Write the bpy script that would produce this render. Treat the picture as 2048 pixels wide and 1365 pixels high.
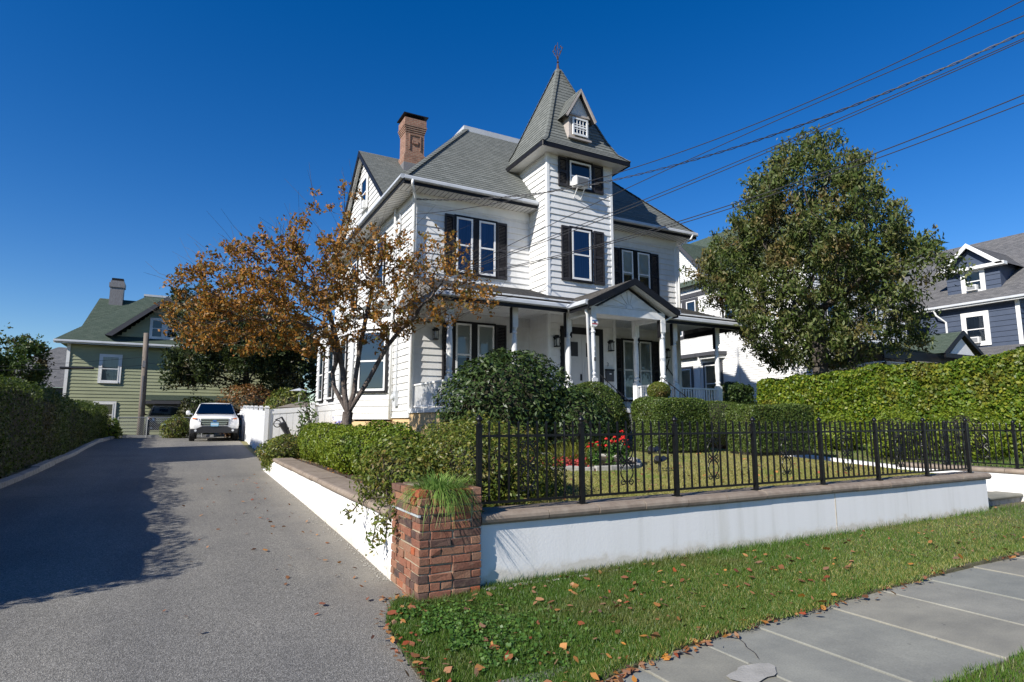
import bpy, math, random
import numpy as np
from mathutils import Vector, Matrix

for o in list(bpy.data.objects):
    bpy.data.objects.remove(o, do_unlink=True)
scene = bpy.context.scene
COL = scene.collection
R = math.radians
rng = np.random.default_rng(7)
random.seed(7)

# ---------------------------------------------------------------- camera, sky, sun, exposure
CAM_YAW = 28.2056      # degrees the view turns clockwise from +Y (the driveway's direction)
CAM_PITCH = 7.681
cam_data = bpy.data.cameras.new('camera')
cam_data.sensor_width = 36.0
cam_data.lens = 1190.0 / 2048.0 * 36.0
cam_data.clip_start = 0.05
cam_data.clip_end = 2000.0
camera = bpy.data.objects.new('camera', cam_data)
COL.objects.link(camera)
camera.location = (0.0, 0.0, 1.5)
camera.rotation_euler = (R(90.0 + CAM_PITCH), 0.0, R(-CAM_YAW))
scene.camera = camera

SUN_TRAVEL = Vector((1.0, 0.335, -0.70)).normalized()
SUN_ELEV = math.asin(-SUN_TRAVEL.z)
SUN_AZ = math.atan2(-SUN_TRAVEL.x, -SUN_TRAVEL.y)      # clockwise from +Y
world = bpy.data.worlds.new('World')
scene.world = world
world.use_nodes = True
wn = world.node_tree
wn.nodes.clear()
w_out = wn.nodes.new('ShaderNodeOutputWorld')
w_bg = wn.nodes.new('ShaderNodeBackground')
w_sky = wn.nodes.new('ShaderNodeTexSky')
w_sky.sky_type = 'NISHITA'
w_sky.sun_disc = False
w_sky.sun_elevation = SUN_ELEV
w_sky.sun_rotation = SUN_AZ
w_sky.altitude = 0.0
w_sky.air_density = 1.0
w_sky.dust_density = 0.08
w_sky.ozone_density = 3.5
w_bg.inputs['Strength'].default_value = 0.095
w_hs = wn.nodes.new('ShaderNodeHueSaturation')          # the clear, polarised autumn blue, evenly over the whole sky
w_hs.inputs['Saturation'].default_value = 1.385
w_hs.inputs['Hue'].default_value = 0.512
wn.links.new(w_sky.outputs['Color'], w_hs.inputs['Color'])
wn.links.new(w_hs.outputs['Color'], w_bg.inputs['Color'])
wn.links.new(w_bg.outputs['Background'], w_out.inputs['Surface'])

sun_data = bpy.data.lights.new('sun', 'SUN')
sun_data.energy = 5.0
sun_data.angle = R(0.53)
sun_data.color = (1.0, 0.95, 0.87)
sun = bpy.data.objects.new('sun', sun_data)
COL.objects.link(sun)
sun.rotation_euler = SUN_TRAVEL.to_track_quat('-Z', 'Y').to_euler()
sun.location = (-30, -10, 30)

scene.view_settings.view_transform = 'Standard'
scene.view_settings.look = 'None'
scene.view_settings.exposure = 0.48
scene.view_settings.gamma = 1.0
scene.view_settings.use_curve_mapping = False
scene.render.engine = 'CYCLES'
scene.cycles.max_bounces = 6
scene.cycles.transparent_max_bounces = 12
scene.cycles.caustics_reflective = False
scene.cycles.caustics_refractive = False

# ---------------------------------------------------------------- helpers: meshes and objects
class MB:
    """collects vertices and faces (and optional uvs) of one mesh"""
    def __init__(s):
        s.v = []; s.f = []; s.uv = []
    def poly(s, pts, uv=None):
        b = len(s.v); s.v += [tuple(p) for p in pts]; s.f.append(tuple(range(b, b + len(pts))))
        s.uv.append(uv)
    def box(s, x0, x1, y0, y1, z0, z1):
        b = len(s.v)
        s.v += [(x0,y0,z0),(x1,y0,z0),(x1,y1,z0),(x0,y1,z0),(x0,y0,z1),(x1,y0,z1),(x1,y1,z1),(x0,y1,z1)]
        for q in ((0,3,2,1),(4,5,6,7),(0,1,5,4),(1,2,6,5),(2,3,7,6),(3,0,4,7)):
            s.f.append(tuple(b+i for i in q)); s.uv.append(None)
        return s
    def hexa(s, P):
        b = len(s.v); s.v += [tuple(p) for p in P]
        for q in ((0,3,2,1),(4,5,6,7),(0,1,5,4),(1,2,6,5),(2,3,7,6),(3,0,4,7)):
            s.f.append(tuple(b+i for i in q)); s.uv.append(None)
        return s
    def fbox(s, F, u0, u1, z0, z1, n0, n1):
        """box in a wall frame F: u along the wall, z up, n outwards"""
        P = [F.p(u0,z0,n1),F.p(u1,z0,n1),F.p(u1,z0,n0),F.p(u0,z0,n0),F.p(u0,z1,n1),F.p(u1,z1,n1),F.p(u1,z1,n0),F.p(u0,z1,n0)]
        return s.hexa(P)
    def tube(s, pts, rad, n=6, cap=True):
        pts = [Vector(p) for p in pts]
        m = len(pts)
        rad = [rad]*m if not hasattr(rad, '__len__') else rad
        b = len(s.v)
        ref = None
        for i, p in enumerate(pts):
            d = (pts[min(i+1,m-1)] - pts[max(i-1,0)])
            d = d.normalized() if d.length > 1e-9 else Vector((0,0,1))
            if ref is None:
                ref = Vector((0,0,1)) if abs(d.z) < .9 else Vector((1,0,0))
            a = d.cross(ref)
            if a.length < 1e-4: a = d.cross(Vector((0,1,0)))
            a.normalize(); c = a.cross(d); ref = c
            for k in range(n):
                t = 2*math.pi*k/n
                s.v.append(tuple(p + a*(math.cos(t)*rad[i]) + c*(math.sin(t)*rad[i])))
        for i in range(m-1):
            for k in range(n):
                k2 = (k+1) % n
                s.f.append((b+i*n+k, b+i*n+k2, b+(i+1)*n+k2, b+(i+1)*n+k)); s.uv.append(None)
        if cap:
            s.f.append(tuple(b+k for k in range(n))[::-1]); s.uv.append(None)
            s.f.append(tuple(b+(m-1)*n+k for k in range(n))); s.uv.append(None)
        return s
    def lathe(s, prof, c, n=14):
        """prof: (radius, z) from below to the top around the vertical through c"""
        b = len(s.v); m = len(prof)
        for r, z in prof:
            for k in range(n):
                t = 2*math.pi*k/n
                s.v.append((c[0]+r*math.cos(t), c[1]+r*math.sin(t), c[2]+z))
        for i in range(m-1):
            for k in range(n):
                k2 = (k+1) % n
                s.f.append((b+i*n+k, b+i*n+k2, b+(i+1)*n+k2, b+(i+1)*n+k)); s.uv.append(None)
        s.f.append(tuple(b+k for k in range(n))[::-1]); s.uv.append(None)
        s.f.append(tuple(b+(m-1)*n+k for k in range(n))); s.uv.append(None)
        return s
    def prism(s, pts, d):
        """polygon pts extruded by the vector d"""
        d = Vector(d); n = len(pts); b = len(s.v)
        s.v += [tuple(p) for p in pts] + [tuple(Vector(p)+d) for p in pts]
        s.f.append(tuple(range(b, b+n))); s.uv.append(None)
        s.f.append(tuple(range(b+2*n-1, b+n-1, -1))); s.uv.append(None)
        for i in range(n):
            j = (i+1) % n
            s.f.append((b+i, b+n+i, b+n+j, b+j)); s.uv.append(None)
        return s
    def mesh(s, name, smooth=False):
        me = bpy.data.meshes.new(name)
        me.from_pydata(s.v, [], s.f)
        if any(u is not None for u in s.uv):
            lay = me.uv_layers.new(name='UVMap')
            for p, u in zip(me.polygons, s.uv):
                if u is not None:
                    for li, c in zip(p.loop_indices, u): lay.data[li].uv = c
        if smooth:
            me.polygons.foreach_set('use_smooth', [True]*len(me.polygons))
        me.update()
        return me

class Frame:
    def __init__(s, o, u, n):
        s.o = Vector(o); s.u = Vector(u).normalized(); s.n = Vector(n).normalized()
    def p(s, u, z, n=0.0):
        q = s.o + s.u*u + s.n*n
        return (q.x, q.y, z)
FRONT = lambda y: Frame((0, y, 0), (1, 0, 0), (0, -1, 0))       # u = x
LEFT = lambda x: Frame((x, 0, 0), (0, -1, 0), (-1, 0, 0))       # u = -y

BASE = {}
def par(o, parent):
    o.parent = parent
    o.matrix_parent_inverse = BASE.get(parent.name, Matrix()).copy()
def tag(o, label=None, cat=None, group=None, kind=None):
    if label: o['label'] = label
    if cat: o['category'] = cat
    if group: o['group'] = group
    if kind: o['kind'] = kind
    return o
def obj(name, mb, mat, parent=None, smooth=False, kind=None, bevel=0.0):
    me = mb.mesh(name, smooth) if isinstance(mb, MB) else mb
    if mat is not None and len(me.materials) == 0: me.materials.append(mat)
    o = bpy.data.objects.new(name, me); COL.objects.link(o)
    if parent is not None: par(o, parent)
    if kind: o['kind'] = kind
    if bevel:
        m = o.modifiers.new('bevel', 'BEVEL'); m.width = bevel; m.segments = 2; m.limit_method = 'ANGLE'; m.angle_limit = R(40)
    return o
def inst(name, me, parent, loc=(0,0,0), rotz=0.0, scale=(1,1,1), rot=None):
    o = bpy.data.objects.new(name, me); COL.objects.link(o)
    o.location = loc; o.rotation_euler = rot if rot else (0,0,rotz); o.scale = scale
    if parent is not None: par(o, parent)
    return o
def thing(name, label, cat, loc=(0,0,0), group=None):
    e = bpy.data.objects.new(name, None); COL.objects.link(e)
    e.location = loc; e.empty_display_size = .2
    tag(e, label, cat, group)
    BASE[e.name] = Matrix.Translation(-Vector(loc))
    return e
def copy_tree(o, parent=None):
    c = o.copy(); COL.objects.link(c); c.parent = parent
    if o.name in BASE: BASE[c.name] = BASE[o.name].copy()
    for ch in o.children: copy_tree(ch, c)
    return c
def struct(name, mb, mat, label=None, parent=None, smooth=False):
    o = obj(name, mb, mat, parent, smooth)
    if parent is None:
        o['kind'] = 'structure'
        if label: o['label'] = label
    return o
def rawmesh(name, V, F4):
    """V (n,3), F (m,k) with one k"""
    V = np.asarray(V, np.float32); F4 = np.asarray(F4, np.int32)
    me = bpy.data.meshes.new(name)
    me.vertices.add(len(V)); me.vertices.foreach_set('co', V.ravel())
    m, k = F4.shape
    me.loops.add(m*k); me.loops.foreach_set('vertex_index', F4.ravel())
    me.polygons.add(m)
    me.polygons.foreach_set('loop_start', np.arange(0, m*k, k, dtype=np.int32))
    me.polygons.foreach_set('loop_total', np.full(m, k, np.int32))
    me.update(calc_edges=True)
    return me

# ---------------------------------------------------------------- helpers: materials
def nmat(name):
    m = bpy.data.materials.new(name); m.use_nodes = True
    nt = m.node_tree
    b = nt.nodes['Principled BSDF']
    return m, nt, b
def ramp(nt, stops, interp='LINEAR'):
    r = nt.nodes.new('ShaderNodeValToRGB'); r.color_ramp.interpolation = interp
    e = r.color_ramp.elements
    while len(e) < len(stops): e.new(0.5)
    for i, (p, c) in enumerate(stops):
        e[i].position = p; e[i].color = (*c, 1) if len(c) == 3 else c
    return r
def noise(nt, scale, detail=4, coord='Object', rough=.55, dist=0.0, vec=None):
    n = nt.nodes.new('ShaderNodeTexNoise'); n.inputs['Scale'].default_value = scale
    n.inputs['Detail'].default_value = detail; n.inputs['Roughness'].default_value = rough
    n.inputs['Distortion'].default_value = dist
    if vec is not None:
        nt.links.new(vec, n.inputs['Vector'])
    else:
        c = nt.nodes.new('ShaderNodeTexCoord'); nt.links.new(c.outputs[coord], n.inputs['Vector'])
    return n
def position(nt, scale=(1,1,1)):
    g = nt.nodes.new('ShaderNodeNewGeometry'); mp = nt.nodes.new('ShaderNodeMapping')
    mp.inputs['Scale'].default_value = scale
    nt.links.new(g.outputs['Position'], mp.inputs['Vector'])
    return mp.outputs['Vector']
def mixc(nt, fac, a, b, mode='MIX'):
    m = nt.nodes.new('ShaderNodeMix'); m.data_type = 'RGBA'; m.blend_type = mode
    for sock, val in ((m.inputs[0], fac), (m.inputs[6], a), (m.inputs[7], b)):
        if isinstance(val, (int, float)): sock.default_value = val
        elif isinstance(val, (tuple, list)): sock.default_value = (*val, 1)
        else: nt.links.new(val, sock)
    return m.outputs[2]
def bump(nt, height, strength, dist=.02):
    b = nt.nodes.new('ShaderNodeBump'); b.inputs['Strength'].default_value = strength
    b.inputs['Distance'].default_value = dist
    nt.links.new(height, b.inputs['Height'])
    return b.outputs['Normal']
def pmat(name, c, rough=.6, c2=None, scale=4.0, detail=5, bmp=0.0, bscale=60.0, bdist=.01, metal=0.0, spec=.5, lo=.35, hi=.68, per_obj=0.0, stretch=(1,1,1)):
    m, nt, b = nmat(name)
    b.inputs['Roughness'].default_value = rough
    b.inputs['Metallic'].default_value = metal
    b.inputs['Specular IOR Level'].default_value = spec
    col = None
    if c2 is not None:
        n = noise(nt, scale, detail, vec=position(nt, stretch))
        rp = ramp(nt, [(lo, c), (hi, c2)])
        nt.links.new(n.outputs['Fac'], rp.inputs['Fac']); col = rp.outputs['Color']
    if per_obj:
        oi = nt.nodes.new('ShaderNodeObjectInfo')
        mr = nt.nodes.new('ShaderNodeMapRange'); mr.inputs['To Min'].default_value = 1-per_obj; mr.inputs['To Max'].default_value = 1+per_obj
        nt.links.new(oi.outputs['Random'], mr.inputs['Value'])
        h = nt.nodes.new('ShaderNodeHueSaturation')
        nt.links.new(mr.outputs['Result'], h.inputs['Value'])
        if col is None: h.inputs['Color'].default_value = (*c, 1)
        else: nt.links.new(col, h.inputs['Color'])
        col = h.outputs['Color']
    if col is None: b.inputs['Base Color'].default_value = (*c, 1)
    else: nt.links.new(col, b.inputs['Base Color'])
    if bmp:
        n2 = noise(nt, bscale, 5, vec=position(nt))
        nt.links.new(bump(nt, n2.outputs['Fac'], bmp, bdist), b.inputs['Normal'])
    return m
def leafmat(name, cols, patch=None, pscale=1.2, transl=.3, rough=.45, spec=.4, plo=.5, phi=.68):
    """cols: list of colours picked per leaf; patch: colours of other patches of the plant"""
    m, nt, b = nmat(name)
    g = nt.nodes.new('ShaderNodeNewGeometry')
    st = [(i/max(1,len(cols)-1), c) for i, c in enumerate(cols)]
    r1 = ramp(nt, st); nt.links.new(g.outputs['Random Per Island'], r1.inputs['Fac'])
    col = r1.outputs['Color']
    if patch:
        st2 = [(i/max(1,len(patch)-1), c) for i, c in enumerate(patch)]
        r2 = ramp(nt, st2); nt.links.new(g.outputs['Random Per Island'], r2.inputs['Fac'])
        n = noise(nt, pscale, 4, vec=position(nt))
        f = ramp(nt, [(plo, (0,0,0)), (phi, (1,1,1))]); nt.links.new(n.outputs['Fac'], f.inputs['Fac'])
        col = mixc(nt, f.outputs['Color'], col, r2.outputs['Color'])
    nt.links.new(col, b.inputs['Base Color'])
    b.inputs['Roughness'].default_value = rough
    b.inputs['Specular IOR Level'].default_value = spec
    t = nt.nodes.new('ShaderNodeBsdfTranslucent'); nt.links.new(col, t.inputs['Color'])
    mx = nt.nodes.new('ShaderNodeMixShader'); mx.inputs['Fac'].default_value = transl
    nt.links.new(b.outputs['BSDF'], mx.inputs[1]); nt.links.new(t.outputs['BSDF'], mx.inputs[2])
    nt.links.new(mx.outputs['Shader'], nt.nodes['Material Output'].inputs['Surface'])
    return m

M = {}
# painted clapboard: off-white vinyl with a little grime streaked downwards
def siding_mat(name, c, c2):
    m, nt, b = nmat(name)
    n = noise(nt, 1.0, 5, vec=position(nt, (2.2, 2.2, .45)))
    rp = ramp(nt, [(.35, c), (.75, c2)]); nt.links.new(n.outputs['Fac'], rp.inputs['Fac'])
    n3 = noise(nt, 1.0, 3, vec=position(nt, (14, 14, 3)))
    rp3 = ramp(nt, [(.3, (.93,.93,.92)), (.6, (1,1,1))]); nt.links.new(n3.outputs['Fac'], rp3.inputs['Fac'])
    col = mixc(nt, 1.0, rp.outputs['Color'], rp3.outputs['Color'], 'MULTIPLY')
    nt.links.new(col, b.inputs['Base Color'])
    b.inputs['Roughness'].default_value = .5
    n2 = noise(nt, 1.0, 4, vec=position(nt, (25, 25, 120)))
    nt.links.new(bump(nt, n2.outputs['Fac'], .12, .004), b.inputs['Normal'])
    return m
M['siding'] = siding_mat('white_siding', (.76,.755,.74), (.65,.64,.615))
M['white'] = pmat('white_paint', (.80,.80,.79), .45, (.72,.72,.70), 3.0, bmp=.05, bscale=40)
M['porch_white'] = pmat('porch_white_paint', (.78,.78,.77), .5, (.66,.66,.64), 5.0, bmp=.08, bscale=60)
M['gutter'] = pmat('gutter_aluminium', (.52,.54,.56), .38, (.43,.45,.47), 2.0, spec=.5)
M['tan_trim'] = pmat('tan_grey_trim', (.46,.41,.37), .6, (.38,.34,.31), 6)
M['soffit'] = pmat('soffit_vinyl', (.70,.69,.66), .5, (.62,.61,.58), 2.0)
M['black'] = pmat('black_trim', (.007,.007,.009), .5, (.012,.012,.014), 4.0, spec=.25)
M['shutter'] = pmat('charcoal_shutter', (.022,.021,.024), .55, (.036,.034,.037), 5.0, bmp=.05, spec=.3)
M['tan'] = pmat('tan_stucco', (.66,.47,.25), .85, (.56,.39,.2), 1.5, bmp=.25, bscale=45)
M['plaster'] = None
def plaster():
    m, nt, b = nmat('white_stucco')
    n = noise(nt, 1.0, 5, vec=position(nt, (6.0, 6.0, .35)))
    rp = ramp(nt, [(.42, (.82,.805,.785)), (.58, (.79,.775,.75)), (.72, (.70,.685,.65))]); nt.links.new(n.outputs['Fac'], rp.inputs['Fac'])
    n3 = noise(nt, 1.0, 2, vec=position(nt, (1.7, 1.7, .12)))
    f3 = ramp(nt, [(.58, (1,1,1)), (.68, (.88,.865,.82))]); nt.links.new(n3.outputs['Fac'], f3.inputs['Fac'])
    col = mixc(nt, 1.0, rp.outputs['Color'], f3.outputs['Color'], 'MULTIPLY')
    nt.links.new(col, b.inputs['Base Color'])
    b.inputs['Roughness'].default_value = .85; b.inputs['Specular IOR Level'].default_value = .25
    n2 = noise(nt, 42, 5, vec=position(nt)); n4 = noise(nt, 9, 3, vec=position(nt))
    a = nt.nodes.new('ShaderNodeMath'); a.operation = 'ADD'
    nt.links.new(n2.outputs['Fac'], a.inputs[0]); nt.links.new(n4.outputs['Fac'], a.inputs[1])
    sx = nt.nodes.new('ShaderNodeSeparateXYZ'); nt.links.new(position(nt), sx.inputs[0])
    n7 = noise(nt, 7, 4, vec=position(nt)); ad = nt.nodes.new('ShaderNodeMath'); ad.operation = 'MULTIPLY_ADD'; ad.inputs[1].default_value = -.22; nt.links.new(n7.outputs['Fac'], ad.inputs[0]); nt.links.new(sx.outputs['Z'], ad.inputs[2])
    f7 = ramp(nt, [(0,(.80,.76,.69)),(.03,(.95,.93,.90)),(.07,(1,1,1))]); nt.links.new(ad.outputs[0], f7.inputs['Fac'])
    col = mixc(nt, 1.0, col, f7.outputs['Color'], 'MULTIPLY'); nt.links.new(col, b.inputs['Base Color'])
    nt.links.new(bump(nt, n2.outputs['Fac'], .22, .008), b.inputs['Normal'])
    return m
M['plaster'] = plaster()
def shingle_mat(name, a, b_, c_):
    m, nt, b = nmat(name)
    uv = nt.nodes.new('ShaderNodeUVMap')
    br = nt.nodes.new('ShaderNodeTexBrick'); nt.links.new(uv.outputs['UV'], br.inputs['Vector'])
    br.inputs['Scale'].default_value = 1.0; br.inputs['Brick Width'].default_value = .24
    br.inputs['Row Height'].default_value = .145; br.inputs['Mortar Size'].default_value = .006
    br.inputs['Color1'].default_value = (*a,1); br.inputs['Color2'].default_value = (*b_,1)
    br.inputs['Mortar'].default_value = tuple(x*.55 for x in a)+(1,)
    br.inputs['Bias'].default_value = 0.0
    n = noise(nt, 1.3, 5, vec=position(nt)); rp = ramp(nt, [(.3,(0,0,0)),(.75,(1,1,1))]); nt.links.new(n.outputs['Fac'], rp.inputs['Fac'])
    col = mixc(nt, rp.outputs['Color'], br.outputs['Color'], c_)
    mm = nt.nodes.new('ShaderNodeMath'); mm.operation = 'MULTIPLY'; mm.inputs[1].default_value = .35
    col = mixc(nt, .45, br.outputs['Color'], col)
    n5 = noise(nt, 160, 2, vec=position(nt)); rp5 = ramp(nt, [(.3,(.75,.75,.75)),(.7,(1.2,1.2,1.2))]); nt.links.new(n5.outputs['Fac'], rp5.inputs['Fac'])
    col = mixc(nt, 1.0, col, rp5.outputs['Color'], 'MULTIPLY')
    nt.links.new(col, b.inputs['Base Color'])
    b.inputs['Roughness'].default_value = .9; b.inputs['Specular IOR Level'].default_value = .2
    nt.links.new(bump(nt, br.outputs['Fac'], -.4, .01), b.inputs['Normal'])
    return m
M['shingle'] = shingle_mat('grey_green_shingle', (.135,.145,.135), (.20,.21,.195), (.16,.165,.15))
M['shingle_porch'] = shingle_mat('weathered_porch_shingle', (.10,.095,.09), (.17,.165,.155), (.22,.20,.18))
M['shingle_green'] = shingle_mat('green_shingle', (.06,.085,.065), (.09,.115,.09), (.07,.095,.075))
M['shingle_grey'] = shingle_mat('grey_shingle', (.11,.11,.115), (.19,.185,.185), (.14,.14,.14))
def brick_mat(name, stops, grime=.35):
    m, nt, b = nmat(name)
    oi = nt.nodes.new('ShaderNodeObjectInfo')
    rp = ramp(nt, stops); nt.links.new(oi.outputs['Random'], rp.inputs['Fac'])
    n = noise(nt, 16, 6, vec=position(nt)); f = ramp(nt, [(.42,(0,0,0)),(.75,(1,1,1))]); nt.links.new(n.outputs['Fac'], f.inputs['Fac'])
    mm = nt.nodes.new('ShaderNodeMath'); mm.operation = 'MULTIPLY'; mm.inputs[1].default_value = grime
    nt.links.new(f.outputs['Color'], mm.inputs[0])
    col = mixc(nt, mm.outputs[0], rp.outputs['Color'], (.30,.22,.15))
    n2 = noise(nt, 70, 4, vec=position(nt)); f2 = ramp(nt, [(.3,(.7,.7,.7)),(.7,(1.15,1.15,1.15))]); nt.links.new(n2.outputs['Fac'], f2.inputs['Fac'])
    col = mixc(nt, 1.0, col, f2.outputs['Color'], 'MULTIPLY')
    nt.links.new(col, b.inputs['Base Color'])
    b.inputs['Roughness'].default_value = .9; b.inputs['Specular IOR Level'].default_value = .2
    nt.links.new(bump(nt, n2.outputs['Fac'], .5, .006), b.inputs['Normal'])
    return m
M['brick'] = brick_mat('old_red_brick', [(0,(.06,.042,.042)),(.12,(.13,.075,.06)),(.3,(.24,.10,.065)),(.5,(.29,.12,.075)),(.68,(.25,.145,.095)),(.84,(.40,.105,.045)),(1,(.30,.20,.135))])
M['mortar'] = pmat('sandy_mortar', (.40,.33,.235), .95, (.30,.25,.18), 18, bmp=.5, bscale=90, bdist=.008)
def chim_mat():
    m, nt, b = nmat('chimney_brick')
    uv = nt.nodes.new('ShaderNodeUVMap')
    br = nt.nodes.new('ShaderNodeTexBrick'); nt.links.new(uv.outputs['UV'], br.inputs['Vector'])
    br.inputs['Scale'].default_value = 1.0; br.inputs['Brick Width'].default_value = .21; br.inputs['Row Height'].default_value = .072
    br.inputs['Mortar Size'].default_value = .009
    br.inputs['Color1'].default_value = (.20,.085,.055,1); br.inputs['Color2'].default_value = (.30,.145,.095,1); br.inputs['Mortar'].default_value = (.30,.24,.18,1)
    n = noise(nt, 5, 6, vec=position(nt)); rp = ramp(nt, [(.45,(0,0,0)),(.7,(.7,.7,.7))]); nt.links.new(n.outputs['Fac'], rp.inputs['Fac'])
    col = mixc(nt, rp.outputs['Color'], br.outputs['Color'], (.12,.07,.05))
    nt.links.new(col, b.inputs['Base Color']); b.inputs['Roughness'].default_value = .9
    nt.links.new(bump(nt, br.outputs['Fac'], -.6, .015), b.inputs['Normal'])
    return m
M['chimney'] = chim_mat()
M['lead'] = pmat('lead_flashing', (.20,.20,.21), .55, (.13,.12,.12), 6, stretch=(9,9,1))
M['coping'] = pmat('brown_cast_stone', (.215,.165,.125), .8, (.30,.245,.19), 9.0, bmp=.35, bscale=55, bdist=.006, per_obj=.09)
def slab_mat():
    m, nt, b = nmat('bluestone')
    oi = nt.nodes.new('ShaderNodeObjectInfo'); tone = ramp(nt, [(0,(.20,.20,.17)),(.4,(.255,.245,.205)),(.7,(.225,.23,.205)),(1,(.285,.265,.22))]); nt.links.new(oi.outputs['Random'], tone.inputs['Fac'])
    n = noise(nt, 1.7, 6, vec=position(nt, (1,1.6,1))); f = ramp(nt, [(.3,(.80,.80,.80)),(.7,(1.18,1.16,1.12))]); nt.links.new(n.outputs['Fac'], f.inputs['Fac'])
    col = mixc(nt, 1.0, tone.outputs['Color'], f.outputs['Color'], 'MULTIPLY')
    n2 = noise(nt, 11, 3, vec=position(nt)); f2 = ramp(nt, [(.70,(0,0,0)),(.74,(.7,.7,.7))]); nt.links.new(n2.outputs['Fac'], f2.inputs['Fac']); col = mixc(nt, f2.outputs['Color'], col, (.10,.095,.085))
    n3 = noise(nt, 90, 3, vec=position(nt)); f3 = ramp(nt, [(.3,(.88,.88,.88)),(.7,(1.1,1.1,1.1))]); nt.links.new(n3.outputs['Fac'], f3.inputs['Fac']); col = mixc(nt, 1.0, col, f3.outputs['Color'], 'MULTIPLY')
    nt.links.new(col, b.inputs['Base Color']); b.inputs['Roughness'].default_value = .8; b.inputs['Specular IOR Level'].default_value = .3
    n4 = noise(nt, 5, 6, vec=position(nt)); nt.links.new(bump(nt, n4.outputs['Fac'], .35, .02), b.inputs['Normal'])
    return m
M['slab'] = slab_mat()
M['joint'] = pmat('joint_cement', (.38,.36,.32), .95, (.27,.255,.225), 9, bmp=.4, bscale=80)
M['walk_joint'] = pmat('walk_joint', (.27,.255,.225), .95, (.19,.18,.155), 9, bmp=.4, bscale=80)
M['granite'] = pmat('old_granite', (.36,.36,.35), .85, (.22,.22,.215), 10, bmp=.5, bscale=28, bdist=.012, per_obj=.12)
M['iron'] = pmat('black_iron', (.004,.004,.005), .35, (.008,.008,.009), 14, spec=.35, bmp=.05, bscale=120)
M['rust'] = pmat('rusted_iron', (.05,.03,.025), .7, (.11,.05,.03), 20)
M['wire'] = pmat('wire_rubber', (.025,.025,.028), .6)
M['bark'] = pmat('grey_brown_bark', (.07,.052,.043), .95, (.17,.14,.12), 14, bmp=.8, bscale=26, bdist=.03, stretch=(1,1,.35))
M['bark_dark'] = pmat('dark_bark', (.05,.042,.036), .95, (.11,.095,.08), 12, bmp=.6, bscale=20, bdist=.02)
M['wood_pole'] = pmat('weathered_pole_wood', (.20,.165,.13), .9, (.12,.10,.085), 5, stretch=(6,6,.5), bmp=.4, bscale=30)
M['mulch'] = pmat('dark_mulch', (.05,.036,.027), .95, (.10,.072,.05), 30, bmp=1.0, bscale=45, bdist=.03)
M['lawn_ground'] = pmat('lawn_ground', (.17,.16,.06), .95, (.24,.205,.095), 5, bmp=.6, bscale=60, bdist=.02)
M['soil'] = pmat('soil', (.09,.075,.045), .95, (.13,.12,.055), 6, bmp=.6, bscale=40, bdist=.02)
def asphalt():
    m, nt, b = nmat('worn_asphalt')
    p = position(nt)
    v = nt.nodes.new('ShaderNodeTexVoronoi'); v.inputs['Scale'].default_value = 120; nt.links.new(p, v.inputs['Vector'])
    vr = ramp(nt, [(0,(.075,.073,.066)),(.35,(.143,.138,.124)),(.75,(.238,.229,.206)),(1,(.39,.375,.34))])
    nt.links.new(v.outputs['Color'], vr.inputs['Fac'])
    n = noise(nt, .55, 6, vec=p); f = ramp(nt, [(.3,(.84,.84,.85)),(.7,(1.12,1.11,1.09))]); nt.links.new(n.outputs['Fac'], f.inputs['Fac'])
    col = mixc(nt, 1.0, vr.outputs['Color'], f.outputs['Color'], 'MULTIPLY')
    n2 = noise(nt, 2.5, 3, vec=p); f2 = ramp(nt, [(.70,(0,0,0)),(.76,(.5,.5,.5))]); nt.links.new(n2.outputs['Fac'], f2.inputs['Fac'])
    col = mixc(nt, f2.outputs['Color'], col, (.06,.058,.056))
    n6 = noise(nt, 1.0, 4, vec=position(nt, (1.1,.10,1))); f6 = ramp(nt, [(.40,(.90,.90,.91)),(.62,(1.08,1.07,1.05))]); nt.links.new(n6.outputs['Fac'], f6.inputs['Fac'])
    col = mixc(nt, 1.0, col, f6.outputs['Color'], 'MULTIPLY')
    # sandy grit washed against the wall on the right
    sx = nt.nodes.new('ShaderNodeSeparateXYZ'); nt.links.new(p, sx.inputs[0]); n8 = noise(nt, 2.2, 5, vec=p)
    ad = nt.nodes.new('ShaderNodeMath'); ad.operation = 'MULTIPLY_ADD'; ad.inputs[1].default_value = .9; nt.links.new(n8.outputs['Fac'], ad.inputs[0]); nt.links.new(sx.outputs['X'], ad.inputs[2])
    mr = nt.nodes.new('ShaderNodeMapRange'); mr.inputs['From Min'].default_value = 1.45; mr.inputs['From Max'].default_value = 2.3; mr.inputs['To Max'].default_value = .55; nt.links.new(ad.outputs[0], mr.inputs['Value'])
    col = mixc(nt, mr.outputs['Result'], col, (.27,.245,.20))
    nt.links.new(col, b.inputs['Base Color'])
    b.inputs['Roughness'].default_value = .88; b.inputs['Specular IOR Level'].default_value = .3
    nt.links.new(bump(nt, v.outputs['Distance'], .55, .008), b.inputs['Normal'])
    return m
M['asphalt'] = asphalt()
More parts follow.
